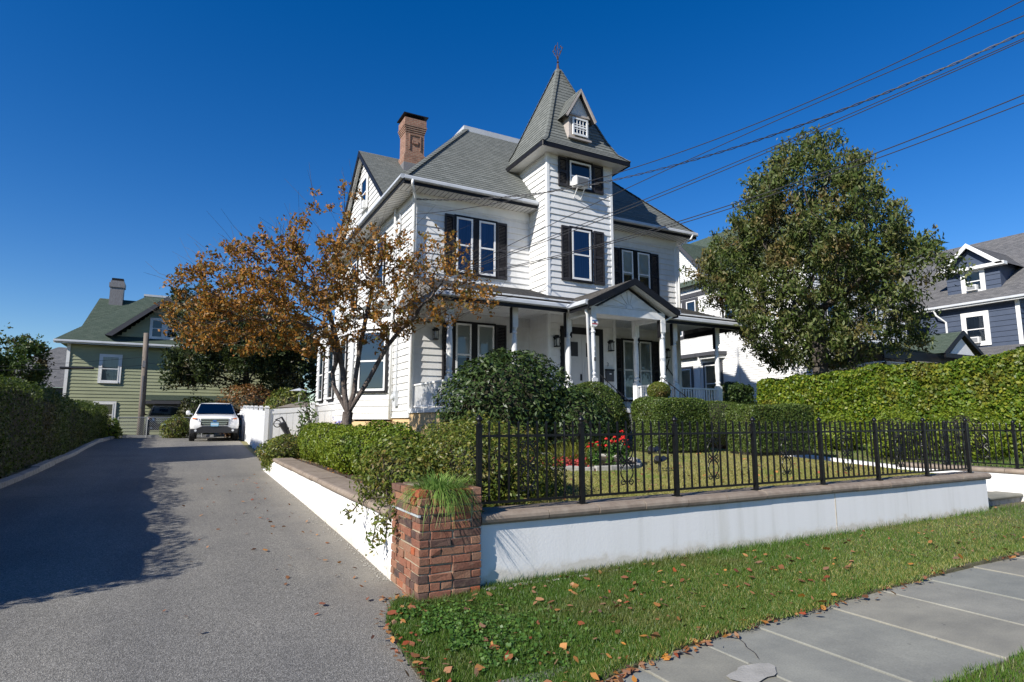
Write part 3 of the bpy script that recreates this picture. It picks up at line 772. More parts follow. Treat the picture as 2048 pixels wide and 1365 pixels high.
def window(parent, F, u0, u1, z0, z1, kind='dark', casing=('black',.07), split=.5, depth=.05, cells=None):
    """sash window standing proud of the wall: the sash is the part, casing, panes and curtain its pieces"""
    F = Frame(F.o+F.n*.035, F.u, F.n); fr = .055; zm = z0+(z1-z0)*split
    s = MB()
    s.fbox(F,u0,u0+fr,z0,z1,.005,depth); s.fbox(F,u1-fr,u1,z0,z1,.005,depth)
    s.fbox(F,u0+fr,u1-fr,z0,z0+fr*1.2,.005,depth); s.fbox(F,u0+fr,u1-fr,z1-fr,z1,.005,depth)
    s.fbox(F,u0+fr,u1-fr,zm-.03,zm+.02,.012,depth-.004)
    if cells:
        nu, nz = cells
        for i in range(1,nu):
            u = u0+fr+(u1-u0-2*fr)*i/nu; s.fbox(F,u-.012,u+.012,z0+fr*1.2,z1-fr,.016,depth-.012)
        for i in range(1,nz):
            z = z0+fr+(z1-z0-2*fr)*i/nz; s.fbox(F,u0+fr,u1-fr,z-.012,z+.012,.0155,depth-.0125)
    w = obj('window', s, M['white'], parent)
    if casing:
        c, cw = casing; s = MB()
        s.fbox(F,u0-cw,u0-.002,z0-cw*.9,z1+cw,.0,depth*.8); s.fbox(F,u1+.002,u1+cw,z0-cw*.9,z1+cw,.0,depth*.8)
        s.fbox(F,u0-.002,u1+.002,z1+.002,z1+cw,.0,depth*.8); s.fbox(F,u0-.002,u1+.002,z0-cw*.9,z0-.002,.0,depth*1.25)
        obj('casing', s, M[c], w)
    if cells is None:
        s = MB(); s.poly([F.p(u0+fr,zm+.02,.030),F.p(u1-fr,zm+.02,.030),F.p(u1-fr,z1-fr,.030),F.p(u0+fr,z1-fr,.030)]); obj('pane', s, M['glass'], w)
        s = MB(); s.poly([F.p(u0+fr,z0+fr*1.2,.026),F.p(u1-fr,z0+fr*1.2,.026),F.p(u1-fr,zm-.03,.026),F.p(u0+fr,zm-.03,.026)]); obj('pane', s, M['glass'], w)
    else:
        s = MB(); s.poly([F.p(u0+fr,z0+fr*1.2,.022),F.p(u1-fr,z0+fr*1.2,.022),F.p(u1-fr,z1-fr,.022),F.p(u0+fr,z1-fr,.022)]); obj('pane', s, M['glass'], w)
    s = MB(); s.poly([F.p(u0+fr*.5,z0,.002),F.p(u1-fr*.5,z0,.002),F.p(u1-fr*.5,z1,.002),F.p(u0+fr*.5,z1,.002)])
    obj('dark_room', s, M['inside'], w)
    if kind in ('curtain','blue'):
        s = MB(); n = 14; zz0, zz1 = z0+fr, z1-fr
        for i in range(n):
            a = u0+fr*.8+(u1-u0-1.6*fr)*i/n; b = u0+fr*.8+(u1-u0-1.6*fr)*(i+1)/n
            na, nb = .010+.006*(i%2), .010+.006*((i+1)%2)
            s.poly([F.p(a,zz0,na),F.p(b,zz0,nb),F.p(b,zz1,nb),F.p(a,zz1,na)])
        obj('curtain', s, M['curtain_reflect' if kind=='blue' else 'curtain'], w)
    if kind == 'shade':
        s = MB(); s.poly([F.p(u0+fr*.8,z0+fr+.05,.014),F.p(u1-fr*.8,z0+fr+.05,.014),F.p(u1-fr*.8,z1-fr,.014),F.p(u0+fr*.8,z1-fr,.014)]); obj('roller_shade', s, M['shade'], w)
    if kind == 'half':
        zq = z0+(z1-z0)*.45
        s = MB(); s.poly([F.p(u0+fr*.8,zq,.014),F.p(u1-fr*.8,zq,.014),F.p(u1-fr*.8,z1-fr,.014),F.p(u0+fr*.8,z1-fr,.014)]); obj('roller_shade', s, M['shade'], w)
    return w
def shutter(parent, F, u0, u1, z0, z1):
    s = MB(); fr = .05; zm = (z0+z1)/2; n0, n1 = .02, .075
    s.fbox(F,u0,u0+fr,z0,z1,n0,n1); s.fbox(F,u1-fr,u1,z0,z1,n0,n1)
    s.fbox(F,u0+fr,u1-fr,z0,z0+.09,n0,n1); s.fbox(F,u0+fr,u1-fr,z1-.08,z1,n0,n1); s.fbox(F,u0+fr,u1-fr,zm-.04,zm+.04,n0,n1)
    sh = obj('shutter', s, M['shutter'], parent)
    s = MB()
    for (a,b) in ((z0+.09,zm-.04),(zm+.04,z1-.08)):
        n = int((b-a)/.045)
        for i in range(n):
            z = a+(b-a)*i/n; h = (b-a)/n
            s.poly([F.p(u0+fr,z,.068),F.p(u1-fr,z,.068),F.p(u1-fr,z+h,.040),F.p(u0+fr,z+h,.040)])
    o = obj('louvers', s, M['shutter'], sh); o['kind'] = 'stuff'
    return sh

def roof_plane(mb, e0, e1, t1, t0, course=.145, lift=.014):
    """shingled plane from the eave e0-e1 up to t0-t1, in stepped courses"""
    e0,e1,t0,t1 = map(Vector,(e0,e1,t0,t1))
    n = (e1-e0).cross(t0-e0)
    if n.length < 1e-6: n = (e1-e0).cross(t1-e0)
    n.normalize()
    if n.z < 0: n = -n
    ud = (e1-e0).normalized(); vd = n.cross(ud)
    if vd.z < 0: vd = -vd
    L = max((t0-e0).dot(vd), (t1-e1).dot(vd)); N = max(1, int(round(L/course)))
    uvp = lambda p: ((p-e0).dot(ud), (p-e0).dot(vd)+0.0)
    for i in range(N):
        a, b = i/N, min(1, (i+1)/N)
        l0, r0, l1, r1 = e0.lerp(t0,a), e1.lerp(t1,a), e0.lerp(t0,b), e1.lerp(t1,b)
        P = [l0+n*lift, r0+n*lift, r1+n*.003, l1+n*.003]
        mb.poly(P, [uvp(p) for p in (l0,r0,r1,l1)])
        mb.poly([l0, r0, r0+n*lift, l0+n*lift], [uvp(l0)]*4)
def hip_cap(mb, p0, p1, w=.11):
    p0, p1 = Vector(p0), Vector(p1); d = (p1-p0).normalized(); a = d.cross(Vector((0,0,1))).normalized(); u = a.cross(d)
    if u.z < 0: u = -u
    n = max(1,int((p1-p0).length/.2))
    for i in range(n):
        q0 = p0.lerp(p1,i/n); q1 = p0.lerp(p1,(i+1)/n)
        for sg in (-1,1):
            mb.poly([q0+u*.05, q0+a*sg*w-u*.01+u*.012, q1+a*sg*w-u*.012, q1+u*.042], [(0,0),(.2,0),(.2,.1),(0,.1)])

# walls ---------------------------------------------------------------
Ff = FRONT(YH); Ft = FRONT(YT); Fl = LEFT(XH); Ftl = LEFT(XI)
ZS, ZT = 1.60, 8.30
core = MB(); core.box(XH+.121,XE-.121,YH+.121,27.2,.6,8.45); obj('house_core', core, M['siding'], house)
fnd = MB(); fnd.box(XH+.03,XE-.03,YH+.03,27.3,.5,ZS-.002); obj('foundation', fnd, M['tan'], house)
wall(house, Ff, XH, XI, ZS, ZT)
wall(house, Ff, XT, XE, ZS, ZT)
wall(house, Fl, -YH-1.73, -YH, ZS, 4.95)
wall(house, Fl, -27.2, -YH, 4.95, ZT)
s = MB(); s.fbox(Frame((XE,0,0),(0,1,0),(1,0,0)), YH, 27.2, ZS, ZT, -.12, 0); obj('wall', s, M['siding'], house)
# turret
tc = MB(); tc.box(XI+.121,XT-.01,YT+.121,17.84,1.2,10.04); obj('turret_core', tc, M['siding'], house)
wall(house, Ft, XI, XT, 1.85, 10.03)
wall(house, Ftl, -YH, -YT, 1.85, 8.3)
wall(house, Ftl, -17.84, -YT, 8.3, 10.03)
corner_post(house, XH+.03, YH+.01, ZS, ZT, .12); corner_post(house, XI+.015, YT+.015, 1.85, 10.02, .1); corner_post(house, XT-.015, YT+.015, 1.85, 10.02, .1); corner_post(house, XE-.02, YH+.01, ZS, ZT, .12)
# frieze under the eaves
s = MB(); s.fbox(Ff, XH, XI-.03, ZT-.26, ZT, .0, .042); obj('frieze', s, M['white'], house)
s = MB(); s.fbox(Ff, XT+.03, XE, ZT-.26, ZT, .0, .042); obj('frieze', s, M['white'], house)

# side bay ------------------------------------------------------------
def bay():
    pts = [(5.5,18.2),(4.5,19.2),(4.5,25.4),(5.5,26.4)]
    for i,((x0,y0),(x1,y1)) in enumerate(zip(pts[:-1],pts[1:])):
        u = Vector((x0-x1,y0-y1,0)); L = u.length; u.normalize(); n = Vector((u.y,-u.x,0))
        if n.x > 0: n = -n
        F = Frame((x1,y1,0), u, n)
        wall(house, F, 0, L, 1.56 if i==0 else 1.50, 4.9)
        if i == 0: window(house, F, .24, L-.22, 2.45, 4.35, 'shade', ('black',.08))
        if i == 1:
            window(house, F, L-1.65, L-.75, 2.3, 4.3, 'shade', ('black',.08)); window(house, F, L-3.6, L-2.7, 2.3, 4.3, 'shade', ('black',.08)); window(house, F, L-5.4, L-4.6, 2.3, 4.3, 'shade', ('black',.08))
    s = MB(); s.prism([(5.5,18.23,.4),(4.53,19.2,.4),(4.53,25.4,.4),(5.5,26.37,.4)], (0,0,1.098)); obj('bay_foundation', s, M['tan'], house)
    s = MB(); e = [(5.5,18.0,4.9),(4.3,19.1,4.9),(4.3,25.5,4.9),(5.5,26.6,4.9)]
    s.prism([(x,y,4.9) for x,y,_ in e], (0,0,.12)); obj('bay_cornice', s, M['white'], house)
    s = MB(); t = [(5.5,18.9,5.5),(5.45,19.6,5.5),(5.45,25.0,5.5),(5.5,25.7,5.5)]
    for i in range(3):
        a,b = Vector(e[i]),Vector(e[i+1]); a.z=b.z=5.02; roof_plane(s, a, b, t[i+1], t[i])
    obj('bay_roof', s, M['shingle'], house)
    for (x,y) in pts[:2]:
        s = MB(); s.lathe([(.075,1.55),(.075,4.88)], (x-.03,y,0), 10); obj('bay_corner_trim', s, M['white'], house, smooth=True)
bay()

# main roof -----------------------------------------------------------
EX0, EX1, EY0, EY1, EZ = 4.95, 16.42, 15.88, 27.8, 8.50
PIT = 1.11; KD = 3.45
dz = EZ+PIT*KD
rf = MB(); c0 = [(EX0,EY0,EZ),(EX1,EY0,EZ),(EX1,EY1,EZ),(EX0,EY1,EZ)]
d0 = [(EX0+KD,EY0+KD,dz),(EX1-KD,EY0+KD,dz),(EX1-KD,EY1-KD,dz),(EX0+KD,EY1-KD,dz)]
for i in range(4):
    j = (i+1)%4; roof_plane(rf, c0[i], c0[j], d0[j], d0[i])
roof = obj('roof', rf, M['shingle'], house)
for i in range(4):
    s = MB(); hip_cap(s, c0[i], d0[i], .13); obj('hip_cap', s, M['shingle'], roof)
s = MB(); s.box(d0[0][0]-.12,d0[1][0]+.12,d0[0][1]-.12,d0[2][1]+.12,dz-.12,dz+.08); obj('deck_edge', s, M['gutter'], roof)
s = MB(); s.box(d0[0][0]-.02,d0[1][0]+.02,d0[0][1]-.02,d0[2][1]+.02,dz-.4,dz-.12); obj('deck_band', s, M['lead'], roof)
# soffit, fascia and gutters
s = MB(); s.box(EX0+.02,EX1-.02,EY0+.02,EY1-.02,8.30,8.33)
obj('soffit', s, M['soffit'], house)
# grooves of the soffit panels
s = MB(); x = EX0+.1
while x < EX1: s.box(x,x+.012,EY0+.05,YH-.01,8.293,8.2995); x += .15
y = YH
while y < EY1: s.box(EX0+.05,XH-.01,y,y+.012,8.293,8.2995); y += .15
o = obj('soffit_groove', s, M['grey_wall'], house); o['kind'] = 'stuff'
def gutter_run(a, b, out, zt, parent, blk=.13, fasc='black'):
    a, b, out = Vector(a), Vector(b), Vector(out)
    s = MB()
    prof = [(0,0),(.075,0),(.095,-.035),(.105,-.11),(.06,-.135),(0,-.135)]
    s.prism([tuple(a+out*u+Vector((0,0,zt+w-a.z))) for u,w in prof], b-a)
    g_ = obj('gutter', s, M['gutter'], parent)
    s = MB(); s.prism([tuple(a+out*u+Vector((0,0,zt-.10+w-a.z))) for u,w in ((-.03,0),(0.004,0),(0.004,-blk),(-.03,-blk))], b-a); obj('fascia', s, M[fasc], g_)
    return g_
gutter_run((EX0,EY0,0),(XI-.05,EY0,0),(0,-1,0),8.53,house)
gutter_run((XT+.05,EY0,0),(EX1,EY0,0),(0,-1,0),8.53,house)
gutter_run((EX0,EY1,0),(EX0,EY0-.1,0),(-1,0,0),8.53,house)
# left cross gable
GY, GZ, GX = 22.3, 12.0, 5.2
sl = .83; hb = (GZ-8.75)/sl
s = MB(); xr = EX0+(GZ-EZ)/PIT
roof_plane(s, (GX-.05,GY-hb,GZ-sl*hb), (EX0+(GZ-sl*hb-EZ)/PIT,GY-hb,GZ-sl*hb), (xr,GY,GZ), (GX-.05,GY,GZ))
roof_plane(s, (EX0+(GZ-sl*hb-EZ)/PIT,GY+hb,GZ-sl*hb), (GX-.05,GY+hb,GZ-sl*hb), (GX-.05,GY,GZ), (xr,GY,GZ))
obj('gable_roof', s, M['shingle'], house)
s = MB(); s.prism([(5.42,GY-hb+.2,8.5),(5.42,GY+hb-.2,8.5),(5.42,GY,GZ-.22)], (.3,0,0)); gw = obj('gable_wall', s, M['siding'], house)
z = 8.62
while z < GZ-.4:
    half = (GZ-.26-z)/sl-.02
    if half < .15: break
    F = LEFT(5.42); s = MB()
    s.hexa([F.p(-GY-half,z,.034),F.p(-GY+half,z,.034),F.p(-GY+half,z,0),F.p(-GY-half,z,0),F.p(-GY-half+.2,z+EXPO,.004),F.p(-GY+half-.2,z+EXPO,.004),F.p(-GY+half-.2,z+EXPO,0),F.p(-GY-half+.2,z+EXPO,0)])
    obj('clapboard', s, M['siding'], gw); z += EXPO
for sg in (-1,1):
    s = MB(); a = Vector((GX-.06,GY+sg*hb*1.02,GZ-sl*hb*1.02)); b = Vector((GX-.06,GY,GZ))
    s.prism([a+Vector((0,0,-.02)),b+Vector((0,0,-.02)),b+Vector((0,0,-.24)),a+Vector((0,0,-.24))], (.06,0,0)); obj('rake_board', s, M['black'], house)
    s = MB(); s.prism([a+Vector((.062,0,-.08)),b+Vector((.062,0,-.08)),b+Vector((.062,0,-.12)),a+Vector((.062,0,-.12))], (.16,0,0)); obj('rake_soffit', s, M['soffit'], house)
window(house, LEFT(5.40), -22.4, -21.55, 9.55, 10.75, 'dark', ('white',.07))
s = MB(); s.box(5.2,5.36,21.52,21.75,9.45,9.75); tag(obj('air_conditioner', s, M['ac'], bevel=.01), 'small white air conditioner in the side gable window', 'air conditioner', 'window air conditioners')
window(house, Fl, -20.25, -19.3, 5.95, 7.8, 'dark', ('black',.07)); window(house, Fl, -24.0, -23.1, 5.95, 7.8, 'dark', ('black',.07))

# chimney ---------------------------------------------------------------
def uvbox(mb, x0,x1,y0,y1,z0,z1):
    for P,U in (([(x0,y0,z0),(x1,y0,z0),(x1,y0,z1),(x0,y0,z1)],[(x0,z0),(x1,z0),(x1,z1),(x0,z1)]),([(x0,y1,z0),(x0,y0,z0),(x0,y0,z1),(x0,y1,z1)],[(-y1,z0),(-y0,z0),(-y0,z1),(-y1,z1)]),
                ([(x1,y0,z0),(x1,y1,z0),(x1,y1,z1),(x1,y0,z1)],[(y0,z0),(y1,z0),(y1,z1),(y0,z1)]),([(x1,y1,z0),(x0,y1,z0),(x0,y1,z1),(x1,y1,z1)],[(x0,z0),(x1,z0),(x1,z1),(x0,z1)]),
                ([(x0,y0,z1),(x1,y0,z1),(x1,y1,z1),(x0,y1,z1)],[(x0,y0),(x1,y0),(x1,y1),(x0,y1)]),([(x0,y1,z0),(x1,y1,z0),(x1,y0,z0),(x0,y0,z0)],[(x0,y0),(x1,y0),(x1,y1),(x0,y1)])):
        mb.poly(P,U)
cx0,cx1,cy0,cy1 = 6.70,7.46,21.25,21.95
s = MB(); uvbox(s,cx0-.06,cx1+.06,cy0-.06,cy1+.06,10.6,11.75); uvbox(s,cx0-.03,cx1+.03,cy0-.03,cy1+.03,11.75,11.83)
uvbox(s,cx0,cx1,cy0,cy1,11.83,12.95)
for i in range(4): uvbox(s,cx0-.02*(i+1),cx1+.02*(i+1),cy0-.02*(i+1),cy1+.02*(i+1),12.72+.075*i,12.72+.075*(i+1)-.012)
uvbox(s,cx0-.06,cx1+.06,cy0-.06,cy1+.06,13.02,13.28)
chim = obj('chimney', s, M['chimney'], house)
s = MB(); uvbox(s,cx0+.26,cx1-.26,cy0-.05,cy0+.0,12.25,12.40)
for (a,b,c,d) in ((cx0+.14,cx1-.14,12.6,12.65),(cx0+.14,cx0+.18,12.0,12.599),(cx1-.18,cx1-.14,12.0,12.599)): uvbox(s,a,b,cy0-.035,cy0,c,d)
obj('brick_panel', s, M['chimney'], chim)
s = MB(); s.box(cx0-.08,cx1+.08,cy0-.085,cy1+.08,10.6,11.42); obj('flashing', s, M['lead'], chim)
s = MB(); s.box(cx0-.12,cx1+.12,cy0-.12,cy1+.12,13.40,13.44); s.box(cx0+.02,cx0+.06,cy0+.02,cy0+.06,13.28,13.42); s.box(cx1-.06,cx1-.02,cy0+.02,cy0+.06,13.28,13.42); s.box(cx0+.02,cx0+.06,cy1-.06,cy1-.02,13.28,13.42); s.box(cx1-.06,cx1-.02,cy1-.06,cy1-.02,13.28,13.42)
obj('chimney_cap', s, M['black'], chim)

# turret roof ------------------------------------------------------------
TCX, TCY = (XI+XT)/2, 16.58
prof = [(1.72,10.10),(1.42,10.40),(1.17,10.92),(.06,13.86)]
s = MB(); hcs = [MB() for _ in range(4)]
sg4 = [(-1,-1),(1,-1),(1,1),(-1,1)]
for (r0,z0),(r1,z1) in zip(prof[:-1],prof[1:]):
    P0 = [(TCX+a*r0,TCY+b*r0,z0) for a,b in sg4]; P1 = [(TCX+a*r1,TCY+b*r1,z1) for a,b in sg4]
    for i in range(4):
        j = (i+1)%4; roof_plane(s, P0[i], P0[j], P1[j], P1[i], .15, .016)
        hip_cap(hcs[i], P0[i], P1[i], .085)
troof = obj('turret_roof', s, M['shingle'], house)
for hc in hcs: obj('hip_cap', hc, M['shingle'], troof)
s = MB(); s.lathe([(.11,13.7),(.055,13.95),(.03,14.1)], (TCX,TCY,0), 8); fin = obj('finial', s, M['rust'], troof)
s = MB(); s.tube([(TCX,TCY,14.0),(TCX,TCY,14.95)], [.018,.008], 6)
s.lathe([(.005,14.14),(.05,14.18),(.005,14.22)], (TCX,TCY,0), 8); s.lathe([(.005,14.26),(.04,14.3),(.005,14.34)], (TCX,TCY,0), 8)
for k in range(4):
    a = k*math.pi/2+.5; ca, sa = math.cos(a), math.sin(a)
    s.tube([(TCX+ca*r,TCY+sa*r,z) for r,z in ((.0,14.25),(.05,14.4),(.12,14.5),(.17,14.62),(.16,14.72),(.11,14.72))], .010, 5)
    for (r,z) in ((.19,14.66),(.13,14.56),(.12,14.75)): s.lathe([(.003,-.035),(.026,0),(.003,.035)], (TCX+ca*r,TCY+sa*r,z), 6)
obj('finial_spike', s, M['rust'], fin)
e = 1.72
s = MB()
for i in range(4):
    j=(i+1)%4; a=(TCX+sg4[i][0]*e,TCY+sg4[i][1]*e); b=(TCX+sg4[j][0]*e,TCY+sg4[j][1]*e)
    s.prism([(a[0],a[1],9.96),(a[0],a[1],10.105),(a[0]*.985+TCX*.015,a[1]*.985+TCY*.015,10.105),(a[0]*.985+TCX*.015,a[1]*.985+TCY*.015,9.96)], (b[0]-a[0],b[1]-a[1],0))
obj('turret_fascia', s, M['black'], house)
s = MB(); s.box(TCX-e+.04,TCX+e-.04,TCY-e+.04,TCY+e-.04,9.99,10.02); obj('turret_soffit', s, M['soffit'], house)
# gablet dormer on the turret roof
dx0,dx1,dyf = 10.24,11.03,15.18
dorm_c = (dx0+dx1)/2
s = MB(); s.box(dx0,dx1,dyf,16.4,10.62,11.48); dm = obj('dormer', s, M['tan_trim'], house)
s = MB(); s.prism([(dx0-.02,dyf+.01,11.48),(dx1+.02,dyf+.01,11.48),(dorm_c,dyf+.01,12.22)], (0,1.2,0)); obj('dormer_gable', s, M['siding'], dm)
window(house, FRONT(dyf), dx0+.10, dx1-.10, 10.72, 11.32, 'dark', None, cells=(4,3))
s = MB(); ap = (dorm_c,12.33)
for sg in (-1,1):
    ex, ez = dorm_c+sg*.60, 11.32
    roof_plane(s, (ex,dyf-.16,ez), (ex,16.6,ez), (ap[0],16.6,ap[1]), (ap[0],dyf-.16,ap[1]))
obj('dormer_roof', s, M['shingle'], dm)
s = MB()
for sg in (-1,1):
    ex, ez = dorm_c+sg*.60, 11.30
    s.prism([(ex,dyf-.17,ez),(ap[0],dyf-.17,ap[1]-.01),(ap[0],dyf-.17,ap[1]-.13),(ex-sg*.06,dyf-.17,ez-.05)], (0,.05,0))
obj('dormer_rake', s, M['tan_trim'], dm)
s = MB()
for sg in (-1,1):
    ex, ez = dorm_c+sg*.60, 11.28
    s.prism([(ex-sg*.02,dyf-.118,ez),(ap[0],dyf-.118,ap[1]-.03),(ap[0],dyf-.118,ap[1]-.16),(ex-sg*.1,dyf-.118,ez-.06)], (0,.07,0))
obj('dormer_shadow_board', s, M['black'], dm)
s = MB(); s.box(dx0-.06,dx1+.06,dyf-.06,dyf-.001,10.60,10.66); s.box(dx0-.04,dx1+.04,dyf-.05,dyf-.001,11.40,11.46); obj('dormer_sill', s, M['tan_trim'], dm)

# windows and shutters of the front -----------------------------------------
def pair(F, s0,a0,a1,b0,b1,s1,z0,z1,kind):
    sp = MB(); sp.fbox(F, a1+.002, b0-.002, z0-.06, z1+.07, .0, .072); obj('mullion_panel', sp, M['black'], house)
    window(house, F, a0, a1, z0, z1, kind, ('black',.07)); window(house, F, b0, b1, z0, z1, kind, ('black',.07))
    shutter(house, F, s0, a0-.075, z0-.06, z1+.05); shutter(house, F, b1+.075, s1, z0-.06, z1+.05)
pair(Ff, 6.48,6.86,7.41,7.63,8.20,8.62, 6.02,7.76, 'blue')
pair(Ff, 12.90,13.26,13.76,13.98,14.54,14.98, 5.98,7.60, 'half')
pair(Ff, 6.46,6.88,7.39,7.60,8.16,8.60, 2.55,4.44, 'half')
pair(Ff, 12.88,13.22,13.70,13.94,14.48,14.85, 2.25,4.32, 'curtain')
window(house, Ft, 10.35, 11.08, 5.95, 7.60, 'blue', ('black',.08)); shutter(house, Ft, 9.97, 10.27, 5.88, 7.66); shutter(house, Ft, 11.22, 11.62, 5.88, 7.66)
window(house, Ft, 10.30, 11.14, 9.02, 9.88, 'dark', ('black',.08), split=.42); shutter(house, Ft, 9.88, 10.22, 8.96, 9.94); shutter(house, Ft, 11.24, 11.64, 8.96, 9.94)
ac = thing('air_conditioner', 'white air conditioner jutting from the turret window under the pointed roof', 'air conditioner', (10.6,15.1,9.0), 'window air conditioners')
s = MB(); s.box(10.36,10.86,14.98,15.30,8.97,9.29); obj('case', s, M['ac'], ac, bevel=.015)
s = MB(); s.box(10.41,10.81,14.970,14.988,9.01,9.25)
for i in range(6): s.box(10.41,10.81,14.962,14.9695,9.02+.038*i,9.035+.038*i)
obj('rear_grille', s, M['ac_grille'], ac)
for x in (10.45,10.72):
    s = MB(); s.tube([(x,15.0,8.965),(x+.02,15.29,8.66)], .016, 5); obj('bracket', s, M['white'], ac)

# porch ---------------------------------------------------------------------
PZ, PCZ, PY, PGY = 1.85, 4.78, 13.95, 13.50
s = MB(); s.box(5.45,15.55,13.82,YH-.002,PZ-.12,PZ); s.box(9.15,11.75,12.66,13.818,PZ-.12,PZ); pf = obj('porch_floor', s, M['porch_white'], house)
s = MB(); s.box(5.5,15.5,13.9,YH-.03,.6,PZ-.122); s.box(9.2,11.7,12.72,13.898,.6,PZ-.122); obj('porch_base', s, M['tan'], house)
s = MB()
for i in range(5): s.box(9.3,11.6,12.66-.28*(i+1),12.66-.28*i-.001,.7,PZ-.17*(i+1))
obj('steps', s, M['slab'], house)
s = MB(); s.box(5.30,15.75,13.55,YH-.001,PCZ,PCZ+.04); obj('porch_ceiling', s, M['porch_white'], house)
s = MB(); x = 5.4
for yy in np.arange(13.7,16.4,.16): s.box(5.35,9.4,yy,yy+.008,PCZ-.004,PCZ-.0005); s.box(12.05,15.7,yy,yy+.008,PCZ-.004,PCZ-.0005)
o = obj('ceiling_groove', s, M['grey_wall'], house); o['kind'] = 'stuff'
s = MB(); s.box(5.55,15.3,PY-.07,PY+.07,4.56,PCZ-.005); obj('porch_beam', s, M['porch_white'], house)
s = MB(); sl_p = .352
def pz(y): return 4.70+sl_p*(y-PGY)
roof_plane(s, (5.1,PGY,pz(PGY)), (16.2,PGY,pz(PGY)), (15.95,YH,pz(YH)), (5.5,YH,pz(YH)))
roof_plane(s, (5.1,YH+.2,pz(PGY)), (5.1,PGY,pz(PGY)), (5.5,YH,pz(YH)), (5.5,YH+.2,pz(YH)))
roof_plane(s, (16.2,PGY,pz(PGY)), (16.2,YH,pz(PGY)), (15.96,YH+.01,pz(YH)), (15.95,YH,pz(YH)))
proof = obj('porch_roof', s, M['shingle_porch'], house)
gutter_run((5.1,PGY,0),(8.98,PGY,0),(0,-1,0),4.70,proof); gutter_run((12.05,PGY,0),(16.2,PGY,0),(0,-1,0),4.70,proof)
s = MB(); s.box(5.12,16.18,PGY+.03,PGY+.45,4.55,4.575); obj('porch_soffit', s, M['soffit'], proof)
for xa in (16.17,5.1):
    s = MB(); s.box(xa,xa+.03,PGY,YH,4.55,4.72); obj('end_fascia', s, M['black'], proof)
# gabled portico
GCX, GHW, GAZ, GEZ, GYF = 10.53, 1.56, 5.38, 4.62, 12.48
s = MB()
for sg in (-1,1):
    ex = GCX+sg*GHW
    yb = PGY+(GAZ-4.70)/sl_p
    roof_plane(s, (ex,GYF,GEZ), (ex,PGY+.05,GEZ), (GCX,yb,GAZ), (GCX,GYF,GAZ))
obj('portico_roof', s, M['shingle_porch'], proof)
s = MB()
for sg in (-1,1):
    ex = GCX+sg*(GHW+.03); s.prism([(ex,GYF-.03,GEZ+.0),(GCX,GYF-.03,GAZ+.015),(GCX,GYF-.03,GAZ-.17),(ex-sg*.12,GYF-.03,GEZ-.13),(ex,GYF-.03,GEZ-.14)], (0,.05,0))
obj('portico_rake', s, M['black'], proof)
s = MB()
for sg in (-1,1):
    ex = GCX+sg*(GHW-.05); s.prism([(ex,GYF+.02,GEZ-.12),(GCX,GYF+.02,GAZ-.14),(GCX,GYF+.02,GAZ-.17),(ex,GYF+.02,GEZ-.15)], (0,.30,0))
obj('portico_soffit', s, M['soffit'], proof)
s = MB()
for sg in (-1,1):
    ex = GCX+sg*(GHW-.16); s.prism([(ex,GYF+.27,GEZ-.17),(GCX,GYF+.27,GAZ-.19),(GCX,GYF+.27,GAZ-.25),(ex-sg*.12,GYF+.27,GEZ-.17)], (0,.03,0))
obj('inner_rake', s, M['black'], proof)
s = MB(); s.prism([(GCX-GHW+.25,GYF+.30,4.56),(GCX+GHW-.25,GYF+.30,4.56),(GCX,GYF+.30,GAZ-.22)], (0,.05,0)); ped = obj('pediment', s, M['porch_white'], proof)
zb = 4.58
for k in range(9):
    a = math.pi*(k+.5)/9; r0, r1 = .13, min(1.02, .58/max(.25,math.sin(a))); r1 = min(r1, 1.05)
    # ray slats of the sunburst
    da = math.pi/9*.36
    s = MB(); P = []
    for (r,sgn) in ((r0,-1),(r1,-1),(r1,1),(r0,1)):
        x = GCX+r*math.cos(a+sgn*da); z = zb+r*math.sin(a+sgn*da)
        top = GAZ-.27-.52*abs(x-GCX)
        P.append((x,GYF+.298,min(z,max(top,zb+.01))))
    s.prism(P, (0,-.022,0)); obj('sunburst_ray', s, M['porch_white'], ped)
s = MB(); ps = [(GCX+.11*math.cos(math.pi*i/8),GYF+.296,zb+.11*math.sin(math.pi*i/8)) for i in range(9)]; s.prism(ps,(0,-.03,0)); obj('sunburst_hub', s, M['porch_white'], ped)
s = MB(); s.box(9.22,11.80,12.735,12.865,4.36,4.555); s.box(9.22,9.35,12.866,13.87,4.36,4.555); s.box(11.67,11.80,12.866,13.87,4.36,4.555); obj('portico_beam', s, M['porch_white'], house)
s = MB(); s.box(9.36,11.66,12.87,13.9,4.50,4.53); obj('portico_ceiling', s, M['porch_white'], house)
for (sg,xg) in ((-1,GCX-GHW),(1,GCX+GHW)):
    gutter_run((xg,GYF+.02,0),(xg,PGY-.11,0),(sg,0,0),4.66,proof)
# turned posts
def post_me(zt):
    s = MB(); s.box(-.085,.085,-.085,.085,0,.78)
    s.lathe([(.075,.78),(.085,.80),(.06,.83),(.082,.87),(.085,.90),(.06,.94),(.065,.97),(.07,1.0),(.082,1.25),(.078,1.6),(.066,1.9),(.058,1.98),(.078,2.0),(.078,2.03),(.055,2.06),(.06,2.10),(.085,2.16)], (0,0,0), 16)
    s.box(-.08,.08,-.08,.08,2.16,zt); s.box(-.1,.1,-.1,.1,0,.06)
    me = s.mesh('porch_post'); me.materials.append(M['porch_white']); return me
pme = post_me(2.71); pme2 = post_me(2.51)
for x in (5.68,7.55,9.28,11.73,13.27,15.12): inst('porch_post', pme, house, (x,PY,PZ))
for x in (9.30,11.72): inst('porch_post', pme2, house, (x,12.80,PZ))
